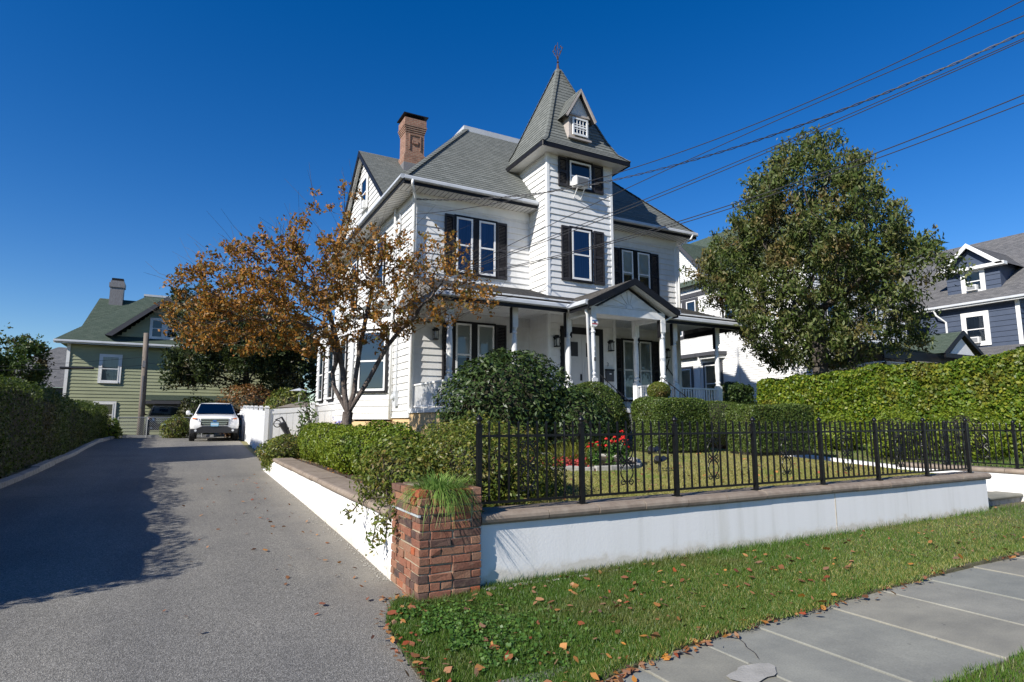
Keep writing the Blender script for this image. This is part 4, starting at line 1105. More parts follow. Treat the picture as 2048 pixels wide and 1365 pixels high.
# dark sawn brackets beside the posts
for (x,y,d) in ((7.55,PY,-1),(9.28,PY,-1),(9.28,PY,1),(11.73,PY,1),(13.27,PY,-1),(15.12,PY,-1),(11.72,12.8,-1)):
    s = MB(); s.box(x+d*.10-.012,x+d*.10+.012,y-.05,y+.05,PZ+2.0,PZ+2.70); obj('bracket', s, M['black'], house)
# railings
def railing(a, b, z0, z1, parent):
    a, b = Vector((*a,0)), Vector((*b,0)); L = (b-a).length; d = (b-a)/L; n = Vector((-d.y,d.x,0))
    s = MB()
    for (zz,h,w) in ((z1,.045,.035),(z0+.08,.035,.025)):
        q = [a-n*w,b-n*w,b+n*w,a+n*w]; s.hexa([(p.x,p.y,zz-h) for p in q]+[(p.x,p.y,zz) for p in q])
    r_ = obj('railing', s, M['porch_white'], parent)
    k = int(L/.105); bm = MB(); bm.box(-.016,.016,-.016,.016,0,z1-z0-.127); me = bm.mesh('baluster'); me.materials.append(M['porch_white'])
    ang = math.atan2(d.y,d.x)
    for i in range(1,k):
        p = a+d*(L*i/k); inst('baluster', me, r_, (p.x,p.y,z0+.081), ang)
railing((5.62,16.4),(5.62,14.04), PZ, 2.55, house)
railing((5.77,PY),(7.46,PY), PZ, 2.55, house); railing((7.64,PY),(9.19,PY), PZ, 2.55, house)
railing((11.82,PY),(13.18,PY), PZ, 2.55, house); railing((13.36,PY),(15.03,PY), PZ, 2.55, house); railing((11.72,12.89),(11.72,13.86), PZ, 2.55, house)
# iron handrail of the steps
for x in (9.38,11.5):
    s = MB(); s.tube([(x,12.62,PZ+.02),(x,12.62,PZ+.86),(x,11.35,1.05+.86),(x,11.35,1.0)], .016, 6)
    for i in range(6):
        t = i/6; s.tube([(x,12.5-1.1*t,PZ+.0-.8*t),(x,12.5-1.1*t,PZ+.82-.78*t)], .008, 5)
    obj('handrail', s, M['iron'], house)
# double front door in the turret
s = MB(); s.fbox(Ft,10.02,10.66,PZ,4.2,.02,.06); s.fbox(Ft,10.68,11.34,PZ,4.2,.02,.06); s.fbox(Ft,10.66,10.68,PZ,4.2,.02,.05)
for (a,b) in ((10.02,10.66),(10.68,11.34)):
    for (z0,z1) in ((2.0,2.55),(2.65,3.35)): s.fbox(Ft,a+.09,b-.09,z0,z1,.06,.072)
dr = obj('front_door', s, M['door'], house)
s = MB(); s.fbox(Ft,9.90,10.02,PZ,4.42,.0,.07); s.fbox(Ft,11.34,11.50,PZ,4.42,.0,.07); s.fbox(Ft,10.02,11.34,4.2,4.42,.0,.07); obj('door_frame', s, M['black'], dr)
for (a,b) in ((10.15,10.52),(10.83,11.18)):
    s = MB(); s.fbox(Ft,a,b,3.5,3.95,.061,.068); obj('door_light', s, M['inside'], dr)
s = MB(); s.fbox(Ft,10.60,10.64,2.75,2.95,.06,.10); obj('door_handle', s, M['iron'], dr)
# wall lanterns
def lantern(x, y, z):
    s = MB(); s.box(x-.05,x+.05,y-.02,y+.0,z+.0,z+.16); s.tube([(x,y-.02,z+.11),(x,y-.12,z+.13)], .012, 5)
    s.prism([(x-.085,y-.20,z+.11),(x+.085,y-.20,z+.11),(x+.085,y-.03,z+.11),(x-.085,y-.03,z+.11)], (0,0,.03)); s.prism([(x-.05,y-.165,z+.14),(x+.05,y-.165,z+.14),(x+.05,y-.065,z+.14),(x-.05,y-.065,z+.14)], (0,0,.05))
    s.box(x-.07,x+.07,y-.185,y-.045,z-.17,z-.14)
    for (a,b) in ((-.066,-.18),(.054,-.18),(-.066,-.062),(.054,-.062)): s.box(x+a,x+a+.012,y+b,y+b+.012,z-.14,z+.11)
    l = obj('wall_lantern', s, M['black'], house)
    s = MB(); s.lathe([(.04,-.13),(.045,0),(.04,.09)], (x,y-.115,z), 8); obj('lantern_glass', s, M['lamp_glass'], l, smooth=True)
lantern(9.72,YT,3.92); lantern(11.78,YT,3.9); lantern(6.22,YH,4.05); lantern(15.22,YH,3.95)
# mailbox, numbers, sign
s = MB(); s.box(11.58,11.88,YT-.10,YT-.022,2.76,3.12); mbx = obj('mailbox', s, M['grey_wall'], house, bevel=.01)
s = MB(); s.box(11.57,11.89,YT-.115,YT-.022,3.10,3.15); obj('mailbox_lid', s, M['black'], mbx)
s = MB(); s.box(11.70,11.78,YT-.104,YT-.1005,2.98,3.02); obj('mail_sticker', s, M['white'], mbx)
def text(body, size, loc, rot, mat, parent, name):
    c = bpy.data.curves.new(name, 'FONT'); c.body = body; c.size = size; c.extrude = .004; c.align_x = 'CENTER'; c.align_y = 'CENTER'
    tmp = bpy.data.objects.new(name, c); me = bpy.data.meshes.new_from_object(tmp); bpy.data.objects.remove(tmp); bpy.data.curves.remove(c); me.materials.clear(); me.materials.append(mat)
    o = bpy.data.objects.new(name, me); COL.objects.link(o); o.location = loc; o.rotation_euler = rot; par(o, parent); return o
text('3', .17, (11.69,YT-.03,3.30), (R(90),0,0), M['num'], house, 'numeral')
for i,chx in enumerate('118'): text(chx, .15, (9.30,12.80-.088,3.40-.14*i), (R(90),0,0), M['num'], house, 'numeral')
s = MB(); s.lathe([(.005,0),(.11,0),(.11,.012),(.005,.012)], (0,0,0), 20)
sg_o = obj('security_sign', s, M['white'], None); sg_o.location = (9.30,12.80-.10,4.10); sg_o.rotation_euler = (R(90),0,0); par(sg_o, house)
s = MB(); s.box(-.085,.085,.03,.065,.012,.014); a_ = obj('sign_band', s, M['blue_print'], sg_o)
s = MB(); s.box(-.09,.09,-.055,-.02,.012,.014); obj('sign_band', s, M['red_print'], sg_o)
s = MB(); s.box(-.03,.03,-.012,.024,.012,.015); obj('sign_emblem', s, M['num'], sg_o)
# crescent ornament above the door
s = MB(); s.tube([(10.32+.10*math.cos(R(a)),YT-.03,4.62+.10*math.sin(R(a))) for a in range(110,281,17)], [.004,.008,.012,.014,.016,.016,.014,.012,.008,.006,.004][:len(range(110,281,17))], 6); obj('crescent_ornament', s, M['iron'], house)
# crossed iron rods on the right wall
for (p,q) in (((15.0,3.7),(15.75,2.9)),((15.05,2.95),(15.35,3.75))):
    s = MB(); s.tube([(p[0],YH-.05,p[1]),(q[0],YH-.05,q[1])], .018, 5); obj('iron_ornament', s, M['iron'], house)
# downspouts
def spout(pts, name='downspout', r=.038):
    s = MB(); s.tube(pts, r, 8); return obj(name, s, M['white'], house, smooth=True)
spout([(5.22,15.80,8.42),(5.22,15.80,8.30),(5.50,16.35,8.08),(5.50,16.38,1.7)])
spout([(16.15,15.80,8.42),(16.1,15.82,8.28),(15.93,16.35,8.05),(15.93,16.38,4.9)])
spout([(9.02,12.75,4.55),(9.02,12.75,4.46),(9.12,12.78,4.32),(9.17,12.74,1.9)])
spout([(12.05,12.72,4.55),(12.05,12.72,4.47),(11.86,12.86,4.35),(11.84,12.88,2.0)])
spout([(5.40,18.0,8.3),(5.40,18.05,1.7)])
# electric meter on the side wall
s = MB(); s.fbox(Fl,-17.72,-17.45,1.95,2.4,.02,.12); mt = obj('meter_box', s, M['gutter'], house)
s = MB(); s.tube([Fl.p(-17.6,2.4,.06),Fl.p(-17.6,8.0,.06)], .022, 6); obj('conduit', s, M['gutter'], house)
s = MB(); s.lathe([(.09,0),(.09,.06),(.07,.09)], (0,0,0), 14); mo = obj('meter_dial', s, M['lamp_glass'], None); mo.location = Fl.p(-17.58,2.22,.12); mo.rotation_euler = (0,R(-90),0); par(mo, mt)
# ================================================================ NEIGHBOURING HOUSES
def lap_siding(parent, F, u0, u1, z0, z1, mat, expo=.15, name='siding', top=None):
    """far clapboards, too small to pick apart: real laps joined into one piece; top(u) clips a gable"""
    s = MB(); z = z0
    while z < z1-.02:
        zz = min(z+expo, z1); a0, a1 = u0, u1
        if top is not None:
            lo, hi = top(zz); a0, a1 = max(u0,lo), min(u1,hi)
            if a1-a0 < .1: break
        s.poly([F.p(a0,z,.032),F.p(a1,z,.032),F.p(a1,zz,.002),F.p(a0,zz,.002)])
        s.poly([F.p(a0,z,.002),F.p(a1,z,.002),F.p(a1,z,.032),F.p(a0,z,.032)])
        z += expo
    o = obj(name, s, M[mat], parent); o['kind'] = 'stuff'; return o
def plain_window(parent, F, u0, u1, z0, z1, kind='curtain', cas='white', cw=.09, depth=.06, split=.5):
    return window(parent, F, u0, u1, z0, z1, kind, (cas, cw), split, depth)
def ac_unit(F, u0, u1, z0, z1, label):
    t = thing('air_conditioner', label, 'air conditioner', F.p((u0+u1)/2,z0,.1), 'window air conditioners')
    s = MB(); s.fbox(F,u0,u1,z0,z1,.05,.32); obj('case', s, M['ac'], t, bevel=.01)
    s = MB(); s.fbox(F,u0+.06,u1-.06,z0+.05,z1-.05,.321,.33); obj('rear_grille', s, M['ac_grille'], t)
# --- white house on the right
nw = thing('white_house', 'white sided house with dark trim partly behind the tree beyond porch', 'house', (29,21,.8))
XR, YF, XR2, YB = 24.5, 17.1, 32.2, 30.3
s = MB(); s.box(XR+.03,XR2,YF+.03,YB,.4,8.9); obj('wall', s, M['far_white'], nw)
FL2 = LEFT(XR); FF2 = FRONT(YF)
lap_siding(nw, FL2, -YB, -YF, .8, 8.9, 'far_white', .12); lap_siding(nw, FF2, XR, XR2, .8, 8.9, 'far_white', .12)
ga, gz = 24.9, 11.82; slp = 1.08
s = MB(); s.prism([(XR+.02,ga-3.0,8.3),(XR+.02,ga+3.0,8.3),(XR+.02,ga,11.55)], (.3,0,0)); obj('gable_wall', s, M['far_white'], nw)
lap_siding(nw, FL2, -ga-2.95, -ga+2.95, 8.5, 11.5, 'far_white', .12, 'gable_siding', lambda z: (-ga-(11.55-z)/slp, -ga+(11.55-z)/slp))
s = MB()
for sg in (-1,1): roof_plane(s, (XR-.35,ga+sg*3.4,gz-slp*3.4), (XR2,ga+sg*3.4,gz-slp*3.4), (XR2,ga,gz), (XR-.35,ga,gz))
roof_plane(s, (XR-.4,YF-.4,9.0), (XR2+.4,YF-.4,9.0), (XR2-2.9,YF+3.7,12.9), (XR+3.3,YF+3.7,12.9)); roof_plane(s, (XR-.4,YB,9.0), (XR-.4,YF-.4,9.0), (XR+3.3,YF+3.7,12.9), (XR+3.3,YB,12.9))
roof_plane(s, (XR2+.4,YF-.4,9.0), (XR2+.4,YB,9.0), (XR2-2.9,YB,12.9), (XR2-2.9,YF+3.7,12.9)); s.poly([(XR+3.3,YF+3.7,12.9),(XR2-2.9,YF+3.7,12.9),(XR2-2.9,YB,12.9),(XR+3.3,YB,12.9)],[(0,0),(3,0),(3,3),(0,3)])
obj('roof', s, M['shingle_green'], nw)
for sg in (-1,1):
    s = MB(); a = Vector((XR-.37,ga+sg*3.4,gz-slp*3.4)); b = Vector((XR-.37,ga,gz)); s.prism([a,b,b-Vector((0,0,.3)),a-Vector((0,0,.3))],(.07,0,0)); obj('rake_board', s, M['grey_wall'], nw)
s = MB(); s.fbox(FL2,-ga-2.8,-22.4,8.42,8.65,.023,.08); obj('trim_band', s, M['grey_wall'], nw)
s = MB(); s.fbox(FL2,-22.4,-YF,8.7,8.95,.023,.08); obj('trim_band', s, M['grey_wall'], nw)
s = MB(); s.fbox(FF2,XR,XR2,8.7,8.95,.023,.08); obj('trim_band', s, M['grey_wall'], nw)
for (u0,u1) in ((-25.7,-24.95),(-24.6,-23.9)): plain_window(nw, FL2, u0, u1, 6.3, 8.2, 'shade', 'grey_wall', .16)
plain_window(nw, FL2, -21.9, -21.1, 6.3, 8.2, 'curtain', 'grey_wall', .16)
plain_window(nw, FL2, -23.4, -22.35, 2.5, 4.5, 'curtain', 'grey_wall', .14); plain_window(nw, FL2, -25.6, -24.45, 2.0, 4.4, 'curtain', 'grey_wall', .14)
s = MB(); s.prism([(XR-.02,23.8,4.95),(XR-.65,23.5,4.95),(XR-.65,22.2,4.95),(XR-.02,21.9,4.95)], (0,0,.19)); obj('window_hood', s, M['grey_wall'], nw)
s = MB(); s.fbox(FL2,-26.1,-23.9,5.0,5.19,.02,.29); obj('trim_band', s, M['grey_wall'], nw)
s = MB(); s.prism([(XR-.02,23.7,4.94),(XR-.5,23.4,4.94),(XR-.5,22.3,4.94),(XR-.02,22.0,4.94)], (0,0,-.14)); obj('hood_soffit', s, M['far_white'], nw)
for uu in (-23.85,-21.2):
    s = MB(); s.fbox(FL2,uu-.07,uu+.07,.8,6.0,.022,.06); obj('trim_post', s, M['far_white'], nw)
for (u0,u1) in ((28.7,29.6),(30.5,31.4),(25.7,26.6)): plain_window(nw, FF2, u0, u1, 6.1, 8.1, 'dark', 'grey_wall', .14)
# its front porch with a small pediment
PYF = 14.3
s = MB(); roof_plane(s, (XR+.6,PYF,4.48), (XR2+.6,PYF,4.48), (XR2+.35,YF,5.3), (XR+.8,YF,5.3)); obj('porch_roof', s, M['shingle_green'], nw)
s = MB(); s.box(XR+.6,XR2+.6,PYF-.04,PYF+.07,4.1,4.46); obj('porch_fascia', s, M['black'], nw)
s = MB(); s.box(XR+.7,XR2+.5,PYF+.1,YF-.05,3.95,3.98); obj('porch_ceiling', s, M['porch_white'], nw)
pc, ph, pgy = 30.75, 1.75, 13.9
s = MB()
for sg in (-1,1): roof_plane(s, (pc+sg*ph,pgy,4.48), (pc+sg*ph,15.9,4.48), (pc,16.7,5.56), (pc,pgy,5.56))
obj('pediment_roof', s, M['shingle_green'], nw)
s = MB()
for sg in (-1,1): s.prism([(pc+sg*(ph+.06),pgy-.05,4.45),(pc,pgy-.05,5.59),(pc,pgy-.05,5.38),(pc+sg*(ph-.23),pgy-.05,4.45)],(0,.07,0))
s.box(pc-ph,pc+ph,pgy-.05,pgy+.02,4.28,4.45); obj('pediment_rake', s, M['black'], nw)
s = MB(); s.prism([(pc-1.05,pgy+.1,4.5),(pc+1.05,pgy+.1,4.5),(pc,pgy+.1,5.26)],(0,.05,0)); obj('pediment', s, M['far_white'], nw)
for x in (XR+.9,27.1,29.1,32.0):
    s = MB(); s.box(x-.06,x+.06,PYF+.1,PYF+.22,1.6,4.1); obj('porch_post', s, M['black'], nw)
s = MB(); s.box(XR+.7,XR2+.5,PYF,YF,.5,1.6); obj('porch_base', s, M['porch_white'], nw)
# --- slate blue house farther right
bh_ = thing('blue_house', 'slate blue house with white trimmed dormer and grey shingle roof', 'house', (40,18,.8))
XB, YB0, YB1, BE = 36.0, 13.7, 24.0, 7.62
s = MB(); s.box(XB+.03,47,YB0+.03,YB1,.5,BE+.1); obj('wall', s, M['blue_siding'], bh_)
FB = LEFT(XB); FBf = FRONT(YB0)
lap_siding(bh_, FB, -YB1, -YB0, .9, BE, 'blue_siding', .27); lap_siding(bh_, FBf, XB, 47, .9, BE, 'blue_siding', .27)
rz = 12.75; rx = 43.5
s = MB(); roof_plane(s, (XB-.45,YB1+.3,BE+.05), (XB-.45,YB0-.45,BE+.05), (rx,YB0+.3,rz), (rx,YB1+.3,rz), .2)
roof_plane(s, (51,YB0-.45,BE+.05), (51,YB1+.3,BE+.05), (rx,YB1+.3,rz), (rx,YB0+.3,rz), .2); roof_plane(s,(XB-.45,YB0-.45,BE+.05),(51,YB0-.45,BE+.05),(rx+.05,YB0+.3,rz),(rx,YB0+.3,rz),.2)
obj('roof', s, M['shingle_grey'], bh_)
gutter_run((XB-.45,18.1,0),(XB-.45,YB0-.5,0),(-1,0,0),BE+.06,bh_,.1,'white')
s = MB(); s.fbox(FB,-YB1,-YB0,BE-.12,BE+.05,-.02,.44); obj('soffit', s, M['white'], bh_)
s = MB(); s.fbox(FB,-YB0-.16,-YB0+.02,.9,BE-.12,.023,.07); obj('corner_board', s, M['white'], bh_)
s = MB(); s.tube([(XB-.5,17.35,BE-.12),(XB-.4,17.3,BE-.4),(XB-.08,17.0,BE-.8),(XB-.08,17.0,4.5)], .05, 8); obj('downspout', s, M['white'], bh_)
plain_window(bh_, FB, -16.1, -15.2, 5.55, 7.0, 'curtain', 'white', .18)
ac_unit(FB, -15.95, -15.45, 5.52, 5.85, 'air conditioner in the curtained lower window of blue house')
# dormer
dyc, dyh, dxf = 15.9, 1.25, XB+.75
DF = LEFT(dxf)
s = MB(); s.box(dxf,XB+4.5,dyc-dyh,dyc+dyh,8.1,9.75); dmr = obj('dormer', s, M['blue_siding'], bh_)
lap_siding(bh_, DF, -dyc-dyh, -dyc+dyh, 8.35, 9.7, 'blue_siding', .27, 'dormer_siding')
s = MB(); s.prism([(dxf+.0,dyc-dyh,9.75),(dxf+.0,dyc+dyh,9.75),(dxf,dyc,10.85)],(3.5,0,0)); obj('dormer_gable', s, M['blue_siding'], dmr)
s = MB()
for sg in (-1,1): roof_plane(s, (dxf-.35,dyc+sg*(dyh+.35),9.62), (dxf+3.6,dyc+sg*(dyh+.35),9.62), (dxf+5.0,dyc,11.0), (dxf-.35,dyc,11.0), .2)
obj('dormer_roof', s, M['shingle_grey'], dmr)
s = MB()
for sg in (-1,1): s.prism([(dxf-.4,dyc+sg*(dyh+.36),9.60),(dxf-.4,dyc,11.03),(dxf-.4,dyc,10.78),(dxf-.4,dyc+sg*(dyh+.02),9.62)],(.08,0,0))
s.box(dxf-.4,dxf-.01,dyc-dyh-.36,dyc+dyh+.36,9.55,9.72); obj('dormer_trim', s, M['white'], dmr)
plain_window(bh_, DF, -dyc-.38, -dyc+.42, 8.42, 9.5, 'shade', 'white', .16)
ac_unit(DF, -dyc-.25, -dyc+.25, 8.44, 8.74, 'air conditioner in the dormer window of blue house')
s = MB(); roof_plane(s,(XB-3.0,18,4.3),(XB-3.0,YB0-1,4.3),(XB,YB0-1,5.3),(XB,18,5.3),.2); obj('side_porch_roof', s, M['shingle_grey'], bh_)
# --- sage green house at the end of the driveway
gh = thing('green_house', 'sage green clapboard house with green roof beyond the driveway end', 'house', (0,46,.6))
GYF_ = 42.6; gx0, gx1 = -6.55, 6.0; FG = FRONT(GYF_)
# its wall is seen slightly turned; two planes: main body and a gabled wing that stands forward
s = MB(); s.box(gx0+.03,gx1,GYF_+.03,54,.3,6.05); obj('wall', s, M['green_siding'], gh)
lap_siding(gh, FG, gx0, gx1, .5, 6.0, 'green_siding', .20)
s = MB(); s.fbox(FG,gx0-.02,gx0+.14,.5,6.0,.022,.07); obj('corner_board', s, M['white'], gh)
s = MB(); ez = 6.15; roof_plane(s,(gx0-.6,GYF_-.6,ez),(gx1+.6,GYF_-.6,ez),(gx1-3.4,GYF_+4.2,9.95),(gx0+3.45,GYF_+4.2,9.95)); roof_plane(s,(gx0-.6,54.5,ez),(gx0-.6,GYF_-.6,ez),(gx0+3.45,GYF_+4.2,9.95),(gx0+3.45,50,9.95)); roof_plane(s,(gx1+.6,GYF_-.6,ez),(gx1+.6,54.5,ez),(gx1-3.4,50,9.95),(gx1-3.4,GYF_+4.2,9.95))
obj('roof', s, M['shingle_green'], gh)
s = MB(); s.box(gx0+3.25,gx1-3.2,GYF_+4.1,50.2,9.92,10.06); obj('roof_deck_edge', s, M['gutter'], gh)
s = MB(); s.box(gx0-.58,gx1+.58,GYF_-.58,GYF_+.2,6.02,6.07); obj('soffit', s, M['soffit'], gh)
gutter_run((gx0-.6,GYF_-.6,0),(gx1+.6,GYF_-.6,0),(0,-1,0),6.16,gh,.1,'soffit')
# side gable behind, with chimney
s = MB(); roof_plane(s,(-6.5,44.2,6.6),(-1.5,44.2,6.6),(-1.5,46.8,9.55),(-5.75,46.8,9.55)); roof_plane(s,(-1.5,49.4,6.6),(-6.5,49.4,6.6),(-5.75,46.8,9.55),(-1.5,46.8,9.55)); obj('side_gable_roof', s, M['shingle_green'], gh)
s = MB(); uvbox(s,-5.2,-4.45,46.4,47.1,8.0,10.75); uvbox(s,-5.26,-4.39,46.34,47.16,10.3,10.6); gc = obj('chimney', s, M['lead'], gh)
s = MB(); s.box(-5.15,-4.5,46.45,47.05,10.76,10.92); obj('chimney_cap', s, M['black'], gc)
# front gable
gcx, gw_ = -1.7, 3.05; gzp = 9.15
s = MB(); s.prism([(gcx-gw_+.3,GYF_-.02,6.2),(gcx+gw_-.3,GYF_-.02,6.2),(gcx,GYF_-.02,8.9)],(0,3,0)); obj('gable_wall', s, M['green_siding'], gh)
lap_siding(gh, FRONT(GYF_-.03), gcx-gw_, gcx+gw_, 6.25, 8.9, 'green_siding', .2, 'gable_siding', lambda z: (gcx-(8.9-z)*1.10, gcx+(8.9-z)*1.10))
s = MB()
for sg in (-1,1): roof_plane(s,(gcx+sg*gw_,GYF_-.7,gzp-2.6),(gcx+sg*gw_,GYF_+1.5,gzp-2.6),(gcx,GYF_+4,gzp),(gcx,GYF_-.7,gzp))
obj('gable_roof', s, M['shingle_green'], gh)
for sg in (-1,1):
    s = MB(); s.prism([(gcx+sg*gw_,GYF_-.72,gzp-2.6),(gcx,GYF_-.72,gzp),(gcx,GYF_-.72,gzp-.28),(gcx+sg*(gw_-.35),GYF_-.72,gzp-2.64)],(0,.06,0)); obj('rake_board', s, M['grey_wall'], gh)
for (a,b) in ((-2.45,-1.85),(-1.65,-1.05)): plain_window(gh, FRONT(GYF_-.06), a, b, 6.62, 7.75, 'dark', 'white', .1)
plain_window(gh, FG, -4.85, -3.95, 3.85, 5.35, 'curtain', 'white', .12); plain_window(gh, FG, -4.95, -4.05, 1.2, 2.55, 'dark', 'white', .12)
# lean-to porch
s = MB(); roof_plane(s,(-2.6,GYF_-2.2,2.72),(5.5,GYF_-2.2,2.72),(5.5,GYF_,3.1),(-2.6,GYF_,3.1)); obj('porch_roof', s, M['shingle_green'], gh)
s = MB(); s.box(-2.6,5.5,GYF_-2.22,GYF_-2.1,2.5,2.70); obj('porch_fascia', s, M['grey_wall'], gh)
s = MB(); s.box(-2.5,5.4,GYF_-2.1,GYF_-.03,2.5,2.53); obj('porch_ceiling', s, M['grey_wall'], gh)
s = MB(); s.fbox(FG,1.0,1.9,.6,2.3,.03,.08); dr2 = obj('door', s, M['door'], gh); s = MB(); s.fbox(FG,.88,.99,.6,2.42,.03,.1); s.fbox(FG,1.91,2.02,.6,2.42,.03,.1); s.fbox(FG,.99,1.91,2.31,2.42,.03,.1); obj('door_frame', s, M['white'], dr2)
for x in (-2.4,5.3): 
    s = MB(); s.box(x-.06,x+.06,GYF_-2.14,GYF_-2.02,.5,2.5); obj('porch_post', s, M['white'], gh)
# --- grey roofed house far behind the left hedge
fh_ = thing('far_house', 'distant house with grey roof peeking beside the green house', 'house', (-12,62,.5))
s = MB(); s.box(-16,-8.2,60,68,.3,4.2); obj('wall', s, M['grey_wall'], fh_)
s = MB(); roof_plane(s,(-16.4,59.6,4.2),(-7.8,59.6,4.2),(-7.9,64,7.9),(-10.5,64,7.9),.2); s.prism([(-7.85,59.6,4.2),(-7.85,68,4.2),(-7.85,64,7.85)],(-.1,0,0)); obj('roof', s, M['shingle_grey'], fh_)
# --- house next door on the left, outside the frame: its shadow crosses the driveway
lh = thing('neighbour_house', 'neighbouring grey house standing behind the left hedge', 'house', (-10.5,20.5,.4))
s = MB(); s.box(-14.4,-7.1,18.3,22.7,.2,6.2); obj('wall', s, M['grey_wall'], lh)
s = MB(); roof_plane(s,(-6.9,18.1,6.1),(-6.9,22.9,6.1),(-10.5,22.9,9.7),(-10.5,18.1,9.7)); roof_plane(s,(-14.6,22.9,6.1),(-14.6,18.1,6.1),(-10.5,18.1,9.7),(-10.5,22.9,9.7)); s.prism([(-7.0,18.3,6.1),(-14.5,18.3,6.1),(-10.5,18.3,9.6)],(0,.1,0)); s.prism([(-7.0,22.6,6.1),(-14.5,22.6,6.1),(-10.5,22.6,9.6)],(0,.1,0)); obj('roof', s, M['shingle_grey'], lh)

# ================================================================ VEHICLES
def loft(mb, secs):
    b = len(mb.v); n = len(secs[0])
    for s_ in secs: mb.v += [tuple(p) for p in s_]
    for i in range(len(secs)-1):
        for k in range(n):
            k2 = (k+1)%n; mb.f.append((b+i*n+k,b+i*n+k2,b+(i+1)*n+k2,b+(i+1)*n+k)); mb.uv.append(None)
    mb.f.append(tuple(b+k for k in range(n))[::-1]); mb.uv.append(None); mb.f.append(tuple(b+(len(secs)-1)*n+k for k in range(n))); mb.uv.append(None)
def section(y, w, zb, zs, zt, wt):
    """closed ring: bottom, flank, shoulder, crown"""
    return [(-w*.86,y,zb),(-w*.97,y,zb+.12),(-w,y,(zb+zs)/2),(-w*.985,y,zs-.05),(-wt,y,zs+(zt-zs)*.55),(-wt*.75,y,zt),(0,y,zt+.015),(wt*.75,y,zt),(wt,y,zs+(zt-zs)*.55),(w*.985,y,zs-.05),(w,y,(zb+zs)/2),(w*.97,y,zb+.12),(w*.86,y,zb)]
def car(name, label, cat, loc, rotz, paint, suv=True):
    t = thing(name, label, cat, (0,0,0)); BASE[t.name] = Matrix()
    W = .99 if suv else .90
    Hh, Hr = (1.10,1.74) if suv else (.86,1.44)
    zb = .42 if suv else .30
    s = MB()
    loft(s, [section(-2.48,W*.80,zb+.12,Hh-.30,Hh-.20,W*.62),section(-2.42,W*.92,zb+.05,Hh-.20,Hh-.07,W*.80),section(-2.25,W*.985,zb,Hh-.12,Hh-.005,W*.88),section(-1.6,W,zb,Hh-.06,Hh+.05,W*.90),section(-.95,W,zb,Hh-.02,Hh+.09,W*.92),section(1.6,W,zb,Hh,Hh+.10,W*.92),section(2.3,W*.97,zb+.03,Hh-.02,Hh+.08,W*.88),section(2.44,W*.86,zb+.12,Hh-.15,Hh-.02,W*.7)])
    obj('body', s, paint, t, smooth=True)
    # cabin
    s = MB()
    def cab(y,w,wt,z0,z1): return [(-w,y,z0),(-wt,y,z1-.05),(-wt*.85,y,z1),(0,y,z1+.02),(wt*.85,y,z1),(wt,y,z1-.05),(w,y,z0)]
    yb = 2.3 if suv else 1.5
    loft(s, [cab(-1.0,W*.90,W*.88,Hh+.02,Hh+.09),cab(-.12,W*.86,W*.70,Hh+.04,Hr-.03),cab(.3,W*.86,W*.71,Hh+.04,Hr),cab(yb-.5,W*.86,W*.70,Hh+.04,Hr-.02),cab(yb,W*.84,W*.66,Hh+.02,Hr-.25)])
    obj('cabin', s, paint, t, smooth=False, bevel=.02)
    s = MB(); a = Vector((0,-1.0,Hh+.085)); b = Vector((0,-.16,Hr-.07)); nn = Vector((0,-.025,.03))
    s.poly([a+Vector((-W*.82,0,0))+nn,a+Vector((W*.82,0,0))+nn,b+Vector((W*.655,0,0))+nn,b+Vector((-W*.655,0,0))+nn]); obj('windshield', s, M['inside'], t)
    s = MB(); n2 = nn*1.4; s.poly([a+Vector((-W*.82,0,0))+n2,a+Vector((W*.82,0,0))+n2,b+Vector((W*.655,0,0))+n2,b+Vector((-W*.655,0,0))+n2]); obj('windshield_glass', s, M['glass'], t)
    for sg in (-1,1):
        s = MB(); s.poly([(sg*W*.885,-.80,Hh+.12),(sg*W*.88,yb-.35,Hh+.12),(sg*W*.745,yb-.6,Hr-.10),(sg*W*.745,-.10,Hr-.10)]); obj('side_window', s, M['plastic'], t)
        s = MB(); s.lathe([(.01,-.09),(.06,-.085),(.09,-.02),(.09,.06),(.05,.10)],(sg*(W+.13),-.78,Hh+.16),10); s.box(sg*(W+.13)-.08,sg*(W+.13)+.08,-.74,-.66,Hh+.08,Hh+.25); s.tube([(sg*(W-.06),-.74,Hh+.10),(sg*(W+.12),-.75,Hh+.13)],.03,6); obj('mirror', s, paint, t, smooth=False)
        s = MB(); x0,x1 = sg*W*.60, sg*W*.90
        s.prism([(x0,-2.445,Hh-.22),(x1,-2.30,Hh-.20),(x1,-2.26,Hh-.06),(x0+sg*.05,-2.40,Hh-.09)],(0,-.06,0)); hl = obj('headlight', s, M['headlight'], t)
        s = MB(); s.prism([(x0+sg*.17,-2.475,Hh-.13),(x1-sg*.01,-2.375,Hh-.13),(x1-sg*.01,-2.33,Hh-.065),(x0+sg*.10,-2.46,Hh-.085)],(0,-.012,0)); obj('turn_signal', s, M['amber'], hl)
        s = MB(); s.lathe([(.05,0),(.05,.02)],(0,0,0),10); fg = obj('fog_lamp', s, M['headlight'], t); fg.location=(sg*W*.74,-2.49,zb+.06); fg.rotation_euler=(R(90),0,0)
        for yy in (-1.5,1.5):
            s = MB(); s.lathe([(.20,-.11),(.36,-.11),(.38,-.08),(.38,.08),(.36,.11),(.20,.11)],(0,0,0),22); wh = obj('wheel', s, M['rubber'], t, smooth=False); wh.location=(sg*(W-.11),yy,.38); wh.rotation_euler=(0,R(90),0)
            s = MB(); s.lathe([(.03,sg*.115),(.20,sg*.112),(.235,sg*.09),(.235,-sg*.09),(.03,-sg*.09)],(0,0,0),16); ri = obj('rim', s, M['chrome'], wh)
    s = MB()
